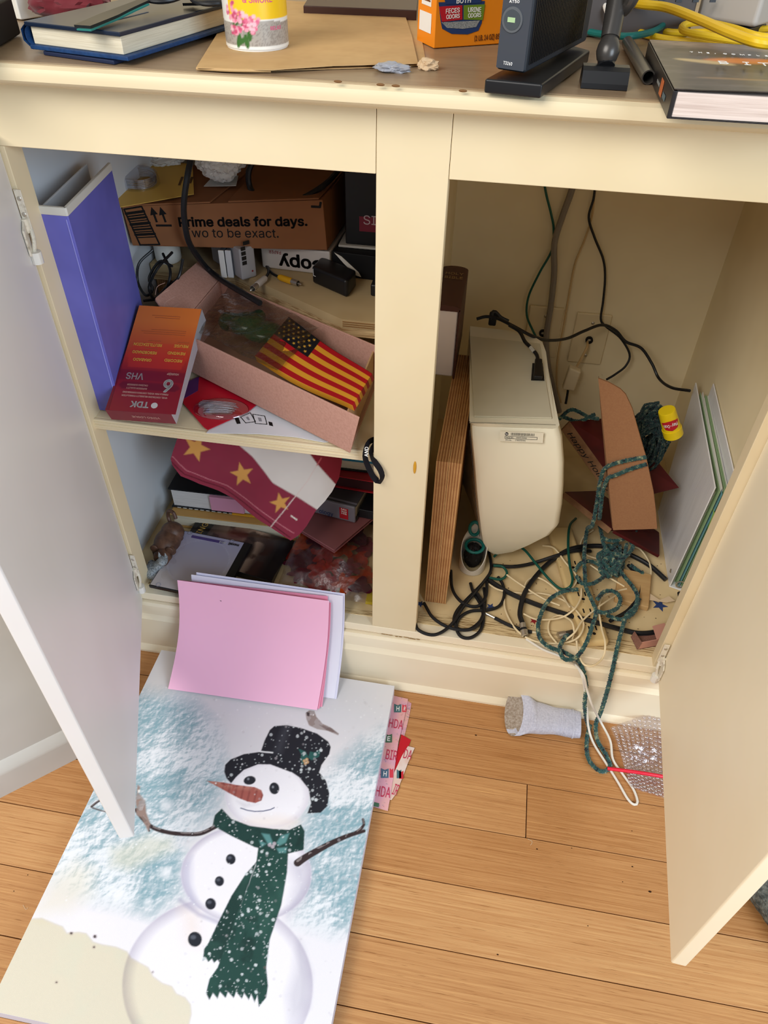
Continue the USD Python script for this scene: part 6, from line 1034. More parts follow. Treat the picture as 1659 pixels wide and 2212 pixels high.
# cup cut from a card tube, with scissors handle and black bundle
cu = Thing('card_tube', 'white card tube standing beside the printer with cords in it', 'tube'); c_ = at(1017, 1240, z=ZB + .001); c_ = A(c_[0], c_[1] + .020, ZB + .001); ct_ = .024
k_ = 36; a = np.arange(k_) / k_ * 2 * math.pi; hh = .045 + .035 * np.clip(np.sin(a), -1, 1) + .03 * np.clip(np.sin(a + .6), 0, 1) ** 3
rings = [(ct_, 0 * hh), (ct_, hh), (ct_ - .0016, hh), (ct_ - .0016, 0 * hh + .002)]; V = np.vstack([np.stack([c_[0] + r_ * np.cos(a), c_[1] + r_ * np.sin(a), c_[2] + h_], 1) for r_, h_ in rings]); F = [[i * k_ + j, i * k_ + (j + 1) % k_, (i + 1) * k_ + (j + 1) % k_, (i + 1) * k_ + j] for i in range(3) for j in range(k_)]
cu.add('wall', tm(V, F), mat('card_white', (222, 214, 200), .7, .15), smooth=50); cu.done()
scz = Thing('scissors', 'scissors with teal handles standing in the white card tube', 'scissors'); ho = c_ + A(0, .002, .052)
scz.add('handle', tube([ho + A(.016 * math.cos(t), .013 * math.sin(t), .004 * math.sin(t)) for t in np.linspace(0, 2 * math.pi, 19)[:-1]], .003, 8, closed=True), mat('teal_handle', (16, 110, 104), .4)); scz.add('handle', tube([ho + A(-.004 + .009 * math.cos(t), .012, .032 + .016 * math.sin(t)) for t in np.linspace(0, 2 * math.pi, 17)[:-1]], .003, 8, closed=True), mat('teal_handle', (16, 110, 104))); scz.add('blade', rbox(c_ + A(-.004, -.001, .003), c_ + A(.004, .001, .055), .0005), STEEL); scz.done()
single('black_pouch', moved(crumple((0, 0, 0), (.018, .018, .028), 77, 3, .15), None, c_ + A(0, 0, .031)), BLACK_MATT, 'black bundle stuffed in the white card tube', 'pouch')
# cords on the cabinet floor
def floor_cord(name, pts, r, m, lab, h0=None, h1=None, cat='cable'): return single(name, tube(zpts(pts, h0 or r + .0006, h1), r, 8, .003), m, lab, cat)
R2 = lambda x, y: ((880 + x / 2.13 - 980) * 3.318, (800 + y / 2.13 - 1100) * 3.318)
floor_cord('black_cable', [(165, 200), (225, 232), (258, 330), (268, 430), (232, 500), (170, 570), (90, 650), (22, 730), (2, 800), (32, 858), (110, 862), (180, 812), (215, 740), (226, 640), (216, 565)], .0029, CORD, 'black cord of the coil beside the card tube, outermost of its loops', .008, .004)
floor_cord('black_cable', [(120, 530), (142, 600), (190, 680), (214, 780), (190, 870), (120, 922), (52, 912), (20, 852), (40, 782), (120, 732), (250, 722), (328, 692), (362, 620), (352, 540), (318, 486)], .0029, CORD, 'black cord of the coil beside the card tube, the one lying nearest the front ledge', .004, .006)
floor_cord('black_cable', [(-20, 440), (-12, 560), (30, 640), (100, 690), (180, 692), (232, 620), (238, 520)], .0029, CORD, 'black cord of the coil beside the card tube, passing behind the plywood boards', .011, .009)
floor_cord('black_cable', [R2(*p) for p in ((20, 1020), (36, 1160), (62, 1202), (130, 1216), (200, 1172), (262, 1082), (330, 1000), (384, 930))], .0029, CORD, 'black cord bowing out under the plywood boards to the front ledge', .006, .012)
floor_cord('black_cable', [R2(*p) for p in ((76, 1070), (120, 1140), (200, 1186), (290, 1192), (338, 1150), (352, 1080), (310, 1010))], .0029, CORD, 'black cord looping between the plywood boards and the card tube', .009, .009)
cx = Thing('coax_cable', 'thick black coaxial cable arching over the cords to a silver connector', 'cable'); P = zpts([(492, 815), (475, 740), (510, 600), (590, 480), (700, 370), (830, 290), (960, 265), (1100, 270), (1250, 320), (1400, 400), (1520, 505)], .012, .006); cx.add('cable', tube(P, .0045, 10), CORD)
d_ = unit(P[0] - P[1]); e_ = at(*Zc(512, 910), z=ZB + .006); d_ = unit(e_ - P[0]); Rc = trimesh.geometry.align_vectors((0, 0, 1), d_)[:3, :3]; Lc_ = np.linalg.norm(e_ - P[0]); cx.add('connector', moved(lathe([(.0042, 0), (.0058, .001), (.0058, Lc_ * .4), (.0046, Lc_ * .42), (.0046, Lc_ * .55), (.0066, Lc_ * .57), (.0066, Lc_ * .98), (.003, Lc_)], 12), Rc, P[0]), STEEL); cx.add('connector_ring', moved(lathe([(.0060, Lc_ * .40), (.0062, Lc_ * .41), (.0062, Lc_ * .57), (.0060, Lc_ * .58)], 12), Rc, P[0]), BLACK); cx.done()
floor_cord('coax_cable', [(240, 500), (380, 590), (560, 670), (800, 752), (1000, 806), (1200, 862), (1340, 890), (1480, 868), (1588, 790), (1630, 690), (1620, 600)], .0044, CORD, 'thick black cable sweeping along the cabinet floor in front of the blue star')
floor_cord('black_cable', [(280, 402), (420, 412), (560, 390), (740, 332), (860, 300), (980, 300)], .0034, CORD, 'thick black cord lying just in front of the printer foot', .010, .008)
floor_cord('black_cable', [(1250, 400), (1318, 480), (1330, 600), (1255, 720), (1120, 802)], .0034, CORD, 'black cord curving under the yarn beside the wooden block', .007, .011)
jk = Thing('jack_lead', 'black lead with a silver tip in front of the coiled cord', 'cable'); P = zpts([(295, 780), (400, 832), (520, 872), (560, 880)], .0038); jk.add('lead', tube(P, .0032, 8), CORD); jk.add('tip', tube([P[0], zpts([(225, 745)], .0042)[0]], .0026, 10), STEEL); jk.add('plug_end', tube([P[-1], zpts([(590, 884)], .0038)[0]], .002, 8), mat('adapter_ivory', (232, 216, 182))); jk.done()
floor_cord('green_cable', [(290, 340), (360, 272), (430, 256), (505, 290), (582, 380), (682, 500), (765, 570), (830, 560), (852, 500), (832, 400), (820, 250), (832, 120), (875, 66)], .0024, GRN_C, 'green cable rising from behind the printer and bending to the power strip', .014, .016)
floor_cord('green_cable', [(250, 490), (340, 502), (382, 460), (350, 412), (285, 404)], .0024, GRN_C, 'short loop of green cable beside the card tube', .008, .012)
CRM = mat('cream_cord', (232, 212, 172), .45, .35); WCB = mat('white_cord', (226, 220, 208), .4, .4)
for i, (P, lab) in enumerate((
    ([(240, 530), (330, 580), (480, 602), (640, 606), (780, 650), (890, 740), (932, 830), (900, 910), (830, 950), (720, 962), (600, 950), (512, 915)], 'cream cord circling the coax connector'), ([(520, 600), (510, 550), (540, 502), (600, 490), (680, 530), (770, 610), (830, 700)], 'cream cord arching over the coaxial cable'),
    ([(1160, 620), (1050, 692), (930, 792), (870, 880), (800, 940)], 'flat cream cord with printed marks crossing the power strip'), ([(1240, 570), (1120, 602), (1062, 645), (1042, 720), (1060, 850), (1086, 960), (1070, 1060), (1000, 1120), (930, 1108), (892, 1020), (880, 940)], 'cream cord looping down over the front end of the power strip'),
    ([(740, 962), (682, 880), (690, 795), (760, 762), (840, 800), (862, 870), (850, 930)], 'cream cord curled in a small ring beside the power strip'), ([(1000, 150), (930, 200), (910, 270), (960, 332), (1080, 360), (1200, 342), (1270, 330)], 'cream cord looping behind the yarn below the cardboard piece'),
    ([(1270, 260), (1340, 290), (1400, 380), (1412, 470), (1372, 540), (1310, 562)], 'cream cord bowing out beside the wooden block'), ([(980, 400), (1100, 480), (1225, 555)], 'cream cord running straight under the yarn'), ([(360, 600), (370, 720), (430, 840), (500, 910)], 'cream cord dropping beside the coaxial cable'), ([(640, 260), (720, 280), (800, 380), (880, 480), (860, 550), (790, 600)], 'cream cord coming from under the printer'), ([(500, 750), (600, 790), (760, 780), (860, 720), (910, 640), (915, 570)], 'cream cord curving under the yarn loop left of the power strip'), ([(380, 470), (480, 540), (640, 640), (760, 690)], 'thin cream cord lying flat beside the card tube'))):
    floor_cord('cream_cable', P, .0017, CRM, lab, .006 + .002 * (i % 4))
# long white cord over the ledge to the floor
P = zpts([(520, 930), (640, 1005), (760, 1052)], .004) + drop([(1228, 1428, 'z', ZB + .003), (1246, 1440, 'y', -.004), (1258, 1462, 'y', -.022), (1263, 1490, 'y', -.026), (1268, 1530, 'y', -.036), (1271, 1570, 'y', -.05), (1282, 1605, 'z', .006), (1310, 1650, 'z', .004), (1335, 1690, 'z', .003), (1356, 1726, 'z', .003), (1370, 1738, 'z', .003), (1377, 1732, 'z', .003), (1368, 1705, 'z', .003), (1345, 1672, 'z', .004), (1324, 1640, 'z', .006), (1318, 1600, 'z', .01), (1298, 1560, 'z', .018), (1280, 1525, 'y', -.045), (1268, 1490, 'y', -.031), (1260, 1458, 'y', -.026), (1240, 1432, 'y', -.004)])
wc_ = single('white_cable', join(tube(P, .0021, 8, .003)), WCB, 'white cord hanging over the ledge and looping on the bamboo floor', 'cable')
# power strip of the cabinet floor
ds_, de, L_ = SD, SE, SL
pst = Thing('power_strip', 'cream power strip lying under the yarn and cords', 'power strip'); CPS = mat('cream_plastic', (216, 188, 134), .45, .35); o_ = SO
q = [o_, o_ + de, o_ + de + ds_ * L_, o_ + ds_ * L_]; pst.add('body', rhex([v + A(0, 0, ZB + .0006) for v in q] + [v + A(0, 0, ZB + .017) for v in q], .006), CPS, smooth=40)
f = Fr(o_ + A(0, 0, ZB + .0172), de, ds_)
for i in range(5): 
    y_ = .022 + .038 * i
    for x_ in (.019, .031): pst.add('slot', f.put(ink(rect(x_ - .0012, y_ + .002, x_ + .0012, y_ + .011)), 0, 0, 0), BLACK)
    pst.add('slot', f.put(ink(Point(.025, y_ - .005).buffer(.0028)), 0, 0, 0), BLACK)
pst.done()
# wooden block, scrap, stickers
b_ = [at(*p, z=ZB + .012) for p in ((1328, 1292), (1402, 1312), (1408, 1240), (1338, 1226))]; single('wooden_block', rhex([A(v[0], v[1], ZB + .0006) for v in b_] + b_, .002), mat('block_wood', (200, 164, 114), .6, .2, rgb2=(188, 150, 100), scale=16, stretch=(1, 6, 1)), 'pale wooden block on the cabinet floor behind the blue star', 'block')
single('paper_scrap', cut(floorfr(ZB + .008), [(1392, 1283), (1400, 1280), (1425, 1296), (1445, 1288), (1458, 1298), (1440, 1302), (1400, 1296)], .0006), mat('scrap_paper', (220, 196, 164), .8), 'torn strip of pale paper above the blue star', 'paper')
for p, r_, m_, lab in (((1425, 1308), .0145, mat('star_blue', (44, 66, 118), .5), 'large blue star sticker on the cabinet floor'), ((1060, 1311), .0085, mat('star_blue', (44, 66, 118)), 'small blue star sticker beside the coiled cord'), ((1153, 1342), .0075, mat('star_red', (150, 34, 40), .5), 'small red star sticker beside the coax connector'), ((908, 1305), .008, mat('star_blue', (44, 66, 118)), 'small blue star sticker beside the center stile')): single('star_sticker', floorfr(ZB + .0004).put(ink(star(r_, .42, 5, 1.2, *at(*p, z=ZB)[:2]), .0004)), m_, lab, 'sticker', 'star stickers on the cabinet floor')
single('loose_connector', tube(zpts([(748, 905), (800, 895)], .006), .006, 10), STEEL, 'short silver coax connector beside the power strip', 'connector')
single('loose_connector', tube(zpts([(806, 890), (850, 880)], .005), .0042, 8), mat('dark_steel', (70, 66, 60), .4, metal=.6), 'dark end of the silver connector lying at the power strip', 'connector')
gs = Thing('glitter_card', 'folded pinkish glitter card lying at the right front of the cabinet floor', 'card'); q = [at(*p, z=ZB + .001) for p in ((1362, 1376), (1376, 1404), (1440, 1392), (1425, 1362))]; GLI = mat('glitter_brown', (110, 74, 62), .4, .5, rgb2=(150, 106, 92), scale=700); GLP = mat('glitter_pink', (196, 142, 124), .6)
gs.add('base', slab(q, (0, 0, .002), .0005), GLI); up_ = A(.004, .004, .016); gs.add('front_fold', slab([q[1], q[2], q[2] + up_, q[1] + up_], A(0, .0015, 0), .0005), GLP); gs.add('end_fold', slab([q[0], q[1], q[1] + up_, q[0] + up_ * .8], A(.0015, 0, 0), .0005), GLI); gs.add('top_fold', slab([q[1] * .5 + q[2] * .5 + up_, q[2] + up_, q[3] + up_, q[0] * .4 + q[3] * .6 + up_ * .9], A(0, 0, .0012), .0005), GLP); gs.done()
rr = np.random.default_rng(77); 
single('cabinet_crumbs', join([moved(trimesh.creation.icosphere(subdivisions=0), np.diag([rr.uniform(.0006, .0016), rr.uniform(.0005, .001), .0005]), zpts([(rr.uniform(300, 1500), rr.uniform(350, 900))], .0006)[0]) for i in range(60)]), DEBRIS, 'dark crumbs scattered over the cabinet floor among the cords', 'crumbs', kind='stuff')

# ================================================================== ON THE FLOOR AND LEANING OVER THE LEDGE
# snowman canvas
ZCV = .030; cx0, cx1 = at(352, 1402, z=ZCV)[0] - .002, at(851, 1489, z=ZCV)[0]; cy1 = -.036; cy0 = -.612
N_, M_ = 370, 500; X, Y = np.meshgrid(np.linspace(cx0, cx1, N_), np.linspace(cy0, cy1, M_), indexing='ij'); sk_ = .0 * Y
G = np.stack([X, Y, np.full_like(X, ZCV)], -1); p = np.stack([X.ravel(), Y.ravel()], 1); uv = pix(G.reshape(-1, 3))
S1 = lambda pts: [(x / 2.592 + 280, y / 2.592 + 1220) for x, y in pts]; S2 = lambda pts: [(x / 2.0 , y / 2.0 + 1650) for x, y in pts]
col = paint(p, (226, 224, 228)); f1 = nz(p, 22, 1, 5); f2 = nz(p, 60, 2, 4); f3 = nz(p, 140, 3, 3); f4 = nz(p, 8, 4, 3)
blend(col, np.clip((f4 - .45) * 3, 0, 1) * .35, (204, 212, 224)); blend(col, np.clip((uv[:, 1] - 1900) / 80, 0, 1) * .7, (238, 236, 244))
fol = np.maximum.reduce([inside(uv, [(250, 1480), (420, 1520), (470, 1580), (485, 1680), (455, 1760), (380, 1820), (400, 1850), (390, 1930), (330, 1975), (200, 1945), (120, 1900), (60, 1900), (150, 1700)], 26), inside(uv, [(700, 1680), (740, 1640), (790, 1600), (860, 1560), (840, 1800), (790, 1990), (720, 2020), (640, 1990), (660, 1850), (650, 1790)], 26)])
wp = p + .010 * (np.stack([nz(p, 30, 11, 3), nz(p, 30, 12, 3)], 1) - .5); E = lambda s, sd, o: nz(wp, s, sd, o); dlt = np.array([.0016, -.0012])
em = np.clip((nz(wp, 70, 5, 4) - nz(wp + dlt, 70, 5, 4)) * 7 + (nz(wp, 170, 6, 3) - nz(wp + dlt * .5, 170, 6, 3)) * 3.5, -1, 1); cl = np.clip((nz(wp, 17, 7, 4) - .40) * 4.5, 0, 1); tone = np.clip(.22 + .58 * cl + .55 * em, 0, 1)
blend(col, fol * .95, (206, 216, 224)); blend(col, fol * np.clip(1 - tone * 1.35, 0, 1) * .9, (126, 165, 178)); blend(col, fol * np.clip(tone * 1.6 - .75, 0, 1) * .95, (236, 240, 246)); blend(col, fol * np.clip((.32 - nz(wp, 26, 8, 4)) * 9, 0, 1) * .5, (96, 142, 158))
blend(col, inside(uv, S2([(560, 340), (640, 310), (740, 320), (750, 370), (640, 420), (560, 460), (480, 440), (480, 370)]), 14) * .6, (206, 208, 190)); blend(col, inside(uv, S2([(240, 480), (330, 420), (400, 460), (390, 560), (300, 640), (180, 660), (130, 640)]), 24) * .5, (226, 218, 196))
for cx, cy, r_ in ((510, 565, 32), (715, 475, 22), (435, 410, 18), (640, 600, 14), (560, 610, 12), (360, 1880, 10), (250, 1760, 26), (360, 1740, 24)): 
    c_ = (cx / 2, cy / 2 + 1650) if cy < 1100 else (cx, cy); blend(col, inside(uv, ell(*c_, r_ / 2, r_ / 2.2), 8) * .75, (238, 240, 246))
# body
def ballp(cx, cy, a, b, rot=0, light=(238, 236, 244), rim=(176, 170, 192)):
    e = ell(cx, cy, a, b, rot); w_ = inside(uv, e, 2.0); blend(col, w_, light); d = np.hypot((uv[:, 0] - cx) / a, (uv[:, 1] - cy) / b); g = np.clip((d - .86) / .12, 0, 1) * w_ * np.clip(.45 + .8 * f1, 0, 1); blend(col, g * .75, rim); return w_
ballp(470, 2130, 206, 190); blend(col, inside(uv, S2([(1290, 760), (1340, 900), (1330, 1050), (1250, 1123), (1240, 1000), (1270, 900)]), 14) * .35, (150, 148, 172))
blend(col, inside(uv, S2([(780, 620), (860, 640), (870, 740), (850, 860), (960, 880), (900, 800), (800, 780)]), 18) * .4, (234, 214, 200))
ballp(532, 1889, 141, 106, 0); blend(col, inside(uv, S2([(1240, 420), (1330, 430), (1330, 560), (1240, 660), (1280, 520)]), 16) * .45, (160, 158, 186)); blend(col, inside(uv, S2([(790, 430), (830, 400), (830, 520), (860, 620), (820, 600), (785, 520)]), 8) * .45, (176, 176, 206))
blend(col, inside(uv, LineString(S2([(780, 590), (860, 650), (960, 690), (1080, 690)])).buffer(5), 4) * .6, (168, 164, 190))
BR_ = (56, 44, 46)
def branch(pts, w0, w1):
    P = spline(np.c_[np.array(pts), np.zeros(len(pts))], 4)[:, :2]; n = len(P); g = shapely.union_all([LineString(P[i:i + 2]).buffer(w0 + (w1 - w0) * i / n) for i in range(n - 1)]); blend(col, inside(uv, g, 1.0), BR_)
    g2 = shapely.union_all([LineString(P[i:i + 2] + A(0, -w0 * .5)).buffer((w0 + (w1 - w0) * i / n) * .3) for i in range(n - 1)]); blend(col, inside(uv, g2, .8) * (f3 > .5) * .7, (150, 140, 140))
branch(S2([(590, 200), (615, 235), (660, 275), (730, 297), (810, 304), (870, 300), (930, 272)]), 4.5, 4.5); branch(S2([(1285, 428), (1330, 398), (1420, 348), (1500, 312), (1572, 290)]), 8, 3.5); branch(S2([(1535, 298), (1555, 285), (1572, 262), (1568, 240)]), 3.5, 2.5); branch(S2([(395, 185), (420, 165), (450, 150)]), 2.5, 2); branch(S2([(400, 190), (430, 200), (460, 208)]), 1.5, 1.2); branch(S2([(640, 262), (645, 290)]), 2, 1.5)
blend(col, inside(uv, S2([(595, 90), (606, 100), (600, 125), (628, 160), (632, 210), (650, 260), (640, 292), (612, 235), (590, 220), (585, 150)]), 2) * (.75 + .25 * (f3 > .5)), (150, 128, 120)); blend(col, inside(uv, S2([(596, 112), (606, 112), (604, 124), (596, 124)]), 1), (230, 228, 226))
# head, hat
blend(col, inside(uv, ell(577, 1717, 91, 73), 2), (240, 239, 246)); d = np.hypot((uv[:, 0] - 577) / 91, (uv[:, 1] - 1717) / 73); blend(col, np.clip((d - .82) / .16, 0, 1) * inside(uv, ell(577, 1717, 91, 73), 2) * .5, (196, 190, 206)); blend(col, inside(uv, ell(585, 1775, 60, 14), 10) * .35, (232, 214, 196))
for c_, rx, ry_, ro in (((672, 1207), 34, 24, -12), ((810, 1252), 28, 33, -6)):
    q = S1([c_])[0]; blend(col, inside(uv, ell(*q, rx / 2.592, ry_ / 2.592, ro), 1), (38, 42, 50)); blend(col, inside(uv, ell(q[0] - 3, q[1] - 3, 2.2, 2.6), 1.2) * .6, (170, 176, 186))
ns_ = S1([(432, 1210), (520, 1218), (600, 1233), (700, 1245), (738, 1262), (748, 1290), (738, 1320), (705, 1334), (660, 1326), (610, 1306), (560, 1280), (500, 1246)]); w_ = inside(uv, ns_, 1); blend(col, w_, (164, 92, 84)); blend(col, w_ * np.clip(np.sin(uv[:, 0] * .42 + uv[:, 1] * .1) * 2 - .6, 0, 1) * .5, (122, 60, 58)); blend(col, w_ * np.clip((1690 + (uv[:, 0] - 450) * .1 - uv[:, 1] + 12) / 12, 0, 1) * .4 * (f3 > .45), (214, 160, 140)); blend(col, inside(uv, S1([(600, 1322), (680, 1345), (720, 1340), (640, 1360)]), 4) * .3, (180, 176, 190))
blend(col, inside(uv, LineString(S1([(622, 1362), (660, 1375), (700, 1381), (750, 1379), (790, 1370), (810, 1360)])).buffer(1.1), .8), (84, 92, 126))
hat = shapely.union_all([Polygon(S1(q)).buffer(0) for q in ([(735, 1045), (755, 985), (785, 925), (810, 903), (880, 898), (960, 914), (1050, 945), (1112, 990), (1126, 1020), (1118, 1060), (1075, 1120), (1055, 1180), (900, 1160), (740, 1100)], [(530, 1160), (535, 1120), (565, 1090), (640, 1060), (740, 1046), (830, 1056), (960, 1110), (1060, 1160), (1100, 1210), (1118, 1280), (1108, 1350), (1070, 1388), (995, 1392), (1016, 1335), (1002, 1255), (950, 1190), (880, 1143), (800, 1118), (720, 1117), (640, 1148), (595, 1190), (568, 1224), (542, 1195)])])
blend(col, inside(uv, hat, 1), (34, 36, 44)); blend(col, inside(uv, Polygon(S1([(860, 905), (900, 905), (850, 1050), (810, 1050)])), 8) * .3, (90, 94, 104)); blend(col, inside(uv, LineString(S1([(735, 1046), (800, 1052)])).buffer(1.5), 1), (226, 228, 232))
for q in ([(945, 1030), (985, 1045), (1000, 1075), (985, 1100), (955, 1090), (962, 1065)], [(1000, 1080), (1010, 1045), (1035, 1050), (1072, 1032), (1060, 1075), (1020, 1095)], [(960, 1095), (985, 1085), (990, 1110), (965, 1115)]): blend(col, inside(uv, S1(q), 1), (44, 92, 88))
for q in ((978, 1098), (992, 1090), (996, 1105), (984, 1112)): blend(col, inside(uv, ell(*S1([q])[0], 3.2), 1), (196, 160, 120))
# scarf
SC = (30, 62, 58); tail2 = S2([(1110, 420), (1060, 478), (1000, 570), (945, 680), (900, 775), (882, 800), (876, 852), (890, 838), (900, 856), (915, 842), (925, 860), (940, 846), (950, 862), (975, 800), (1010, 700)]); tail1 = S2([(1120, 330), (1245, 380), (1240, 470), (1215, 610), (1165, 760), (1150, 880), (1158, 960), (1150, 1010), (1118, 1050), (1112, 1000), (1100, 1030), (1085, 995), (1075, 1020), (1055, 990), (1045, 1015), (1020, 985), (1010, 1012), (985, 985), (975, 1012), (950, 985), (940, 1015), (920, 990), (905, 1020), (890, 990), (905, 930), (940, 880), (975, 790), (1020, 660), (1065, 545), (1105, 440)])
nk_ = S2([(958, 193), (1000, 238), (1080, 268), (1180, 281), (1250, 285), (1300, 262), (1316, 290), (1312, 372), (1245, 388), (1180, 380), (1100, 360), (1000, 312), (918, 266), (928, 222)])
for q, c_ in ((tail2, (28, 58, 54)), (tail1, (34, 70, 64)), (nk_, SC)):
    w_ = inside(uv, Polygon(q).buffer(0), 1.2); blend(col, w_, c_); blend(col, w_ * np.clip((f1 - .5) * 5, 0, 1) * .5, (56, 98, 88)); blend(col, w_ * np.clip((f2 - .58) * 6, 0, 1) * .6, (18, 36, 36))
for q in ([(1130, 300), (1165, 305), (1180, 345), (1160, 350)], [(1195, 340), (1215, 310), (1250, 300), (1235, 340), (1205, 355)], [(1195, 365), (1240, 360), (1235, 385), (1205, 385)], [(1120, 330), (1150, 345), (1130, 360)]): blend(col, inside(uv, S2(q), 2) * .8, (96, 150, 150))
for q in ((1165, 350), (1185, 345), (1178, 358)): blend(col, inside(uv, ell(*S2([q])[0], 4), 1) * .8, (190, 180, 190))
for q, r_ in (((997, 412), 10.5), ((948, 507), 10), ((910, 605), 11.5), ((842, 758), 15)):
    c_ = S2([q])[0]; blend(col, inside(uv, ell(*c_, r_, r_ * 1.08), 1.2), (34, 38, 48)); blend(col, inside(uv, ell(c_[0] - r_ * .25, c_[1] - r_ * .3, r_ * .4, r_ * .3), 2) * .5, (110, 116, 130))
# top bird
blend(col, inside(uv, S1([(985, 830), (1005, 815), (1035, 818), (1045, 850), (1080, 890), (1125, 910), (1172, 945), (1168, 955), (1110, 930), (1050, 920), (1005, 900), (990, 865)]), 1) * (.8 + .2 * (f3 > .5)), (152, 138, 134)); blend(col, inside(uv, S1([(990, 825), (1008, 828), (1006, 850), (994, 845)]), 1), (70, 60, 62)); blend(col, inside(uv, S1([(1060, 895), (1130, 915), (1170, 948), (1100, 925)]), 1) * .7, (110, 92, 92))
# snow specks
rs = np.random.default_rng(21); tree_ = shapely.STRtree(shapely.points(uv)); 
def speck(cx, cy, r_, c_, o_=1.0):
    i = tree_.query(Point(cx, cy).buffer(r_ + 1)); dd = np.hypot(uv[i, 0] - cx, uv[i, 1] - cy); w = np.clip((r_ + .8 - dd) / 1.6, 0, 1)[:, None] * o_; col[i] = col[i] * (1 - w) + lin(c_) * w
dark = shapely.union_all([hat, Polygon(tail1).buffer(0), Polygon(tail2).buffer(0), Polygon(nk_).buffer(0)])
n_ = 0
while n_ < 420:
    cx, cy = rs.uniform(430, 730), rs.uniform(1560, 2190)
    if dark.contains(Point(cx, cy)): speck(cx, cy, rs.uniform(.6, 1.6) + (2.2 * (rs.uniform() < .12)), (206, 214, 218), rs.uniform(.5, .95)); n_ += 1
for _ in range(420): cx, cy = rs.uniform(130, 830), rs.uniform(1480, 2000); speck(cx, cy, rs.uniform(.7, 2.0), (244, 246, 250), rs.uniform(.3, .8))
for _ in range(190): cx, cy = rs.uniform(380, 830), rs.uniform(1500, 2200); speck(cx, cy, rs.uniform(1.0, 3.4), (196, 192, 198), rs.uniform(.15, .4))
# water stains and marks
stn = Polygon(S2([(118, 672), (180, 668), (232, 690), (270, 704), (288, 732), (340, 728), (372, 734), (402, 770), (440, 782), (500, 792), (548, 812), (566, 840), (640, 880), (660, 918), (700, 948), (742, 962), (762, 994), (800, 1010), (822, 1040), (826, 1080), (815, 1130), (830, 1400), (-400, 1400), (-200, 900)])); w_ = inside(uv, stn, 3); col *= (1 - w_[:, None] * (1 - np.array([.90, .86, .70]) ** 1.4)); blend(col, w_ * np.clip((f1 - .5) * 4, 0, 1) * .35, (206, 214, 196)); blend(col, inside(uv, stn.exterior.buffer(1.6), 1.6) * .25, (180, 168, 140))
wst = inside(uv, S1([(60, 700), (200, 470), (420, 470), (420, 520), (280, 640), (180, 740)]), 20); col *= (1 - wst[:, None] * (1 - np.array([.96, .93, .88])))
for cx, cy, r_ in ((205, 2023, 3.2), (154, 2016, 2.6), (203, 2046, 2.0), (122, 2122, 1.8), (330, 2100, 1.2), (1145 / 2, 2090, 1.0)): speck(cx, cy, r_ + 2.4, (150, 120, 120), .3); speck(cx, cy, r_, (52, 34, 38), .9)
cv = Thing('canvas_picture', 'large canvas print of a snowman in a top hat lying on the floor', 'picture'); cv.add('canvas', grid_mesh(G), vmat('canvas_print', .6, .25, bump=.12, bscale=1400), color=col, label='printed snowman front of the canvas')
cv.add('stretcher', rbox((cx0, cy0, .0005), (cx1, cy1, ZCV - .0004), .0015), mat('canvas_edge', (214, 216, 232), .6)); cv.done()
# loose sheets leaning over the ledge
PK = [mat('pink_sheet', (250, 190, 218), .6, .2), mat('pink_sheet_b', (236, 150, 178), .6, .2)]; WHT = [mat('white_sheet_a', (234, 232, 246), .6, .2), mat('white_sheet_b', (222, 220, 240), .6, .2)]
def sheet(tl, tr, br, bl, ytop, m, lab, grp, bow=.010, zoff=0.0, curl=.004):
    a, b = at(*tl, y=ytop), at(*tr, y=ytop); d, c = at(*bl, z=ZCV + .0008 + zoff), at(*br, z=ZCV + .0008 + zoff); G = bil([a, b, c, d], 22, 26); U, V_ = np.meshgrid(np.linspace(0, 1, 22), np.linspace(0, 1, 26), indexing='ij')
    s = np.sin(np.pi * V_); G[..., 1] += bow * s + curl * np.sin(np.pi * U) * s * .4; G[..., 2] -= bow * .7 * s
    single('paper_sheet', thick_sheet(G, .00025), m, lab, 'paper', grp, smooth=True)
sheet((424, 1236), (745, 1282), (727, 1510), (400, 1462), .0085, WHT[1], 'white paper sheet, hindmost behind the pink sheets over the ledge', 'paper sheets leaning over the ledge', .020)
sheet((413, 1241), (741, 1287), (722, 1509), (392, 1466), .005, WHT[0], 'white paper sheet directly behind the pink sheets over the ledge', 'paper sheets leaning over the ledge', .020, .0006)
sheet((388, 1253), (708, 1288), (696, 1527), (372, 1482), .0005, PK[1], 'deeper pink paper sheet behind the front pink sheet', 'paper sheets leaning over the ledge', .021, .0012)
sheet((384, 1254), (715, 1302), (690, 1531), (366, 1486), -.003, PK[1], 'pink paper sheet second from the front over the ledge', 'paper sheets leaning over the ledge', .021, .0018)
sheet((383, 1253), (711, 1298), (685, 1534), (363, 1488), -.0065, PK[0], 'light pink paper sheet in front of all sheets over the ledge', 'paper sheets leaning over the ledge', .022, .0024)
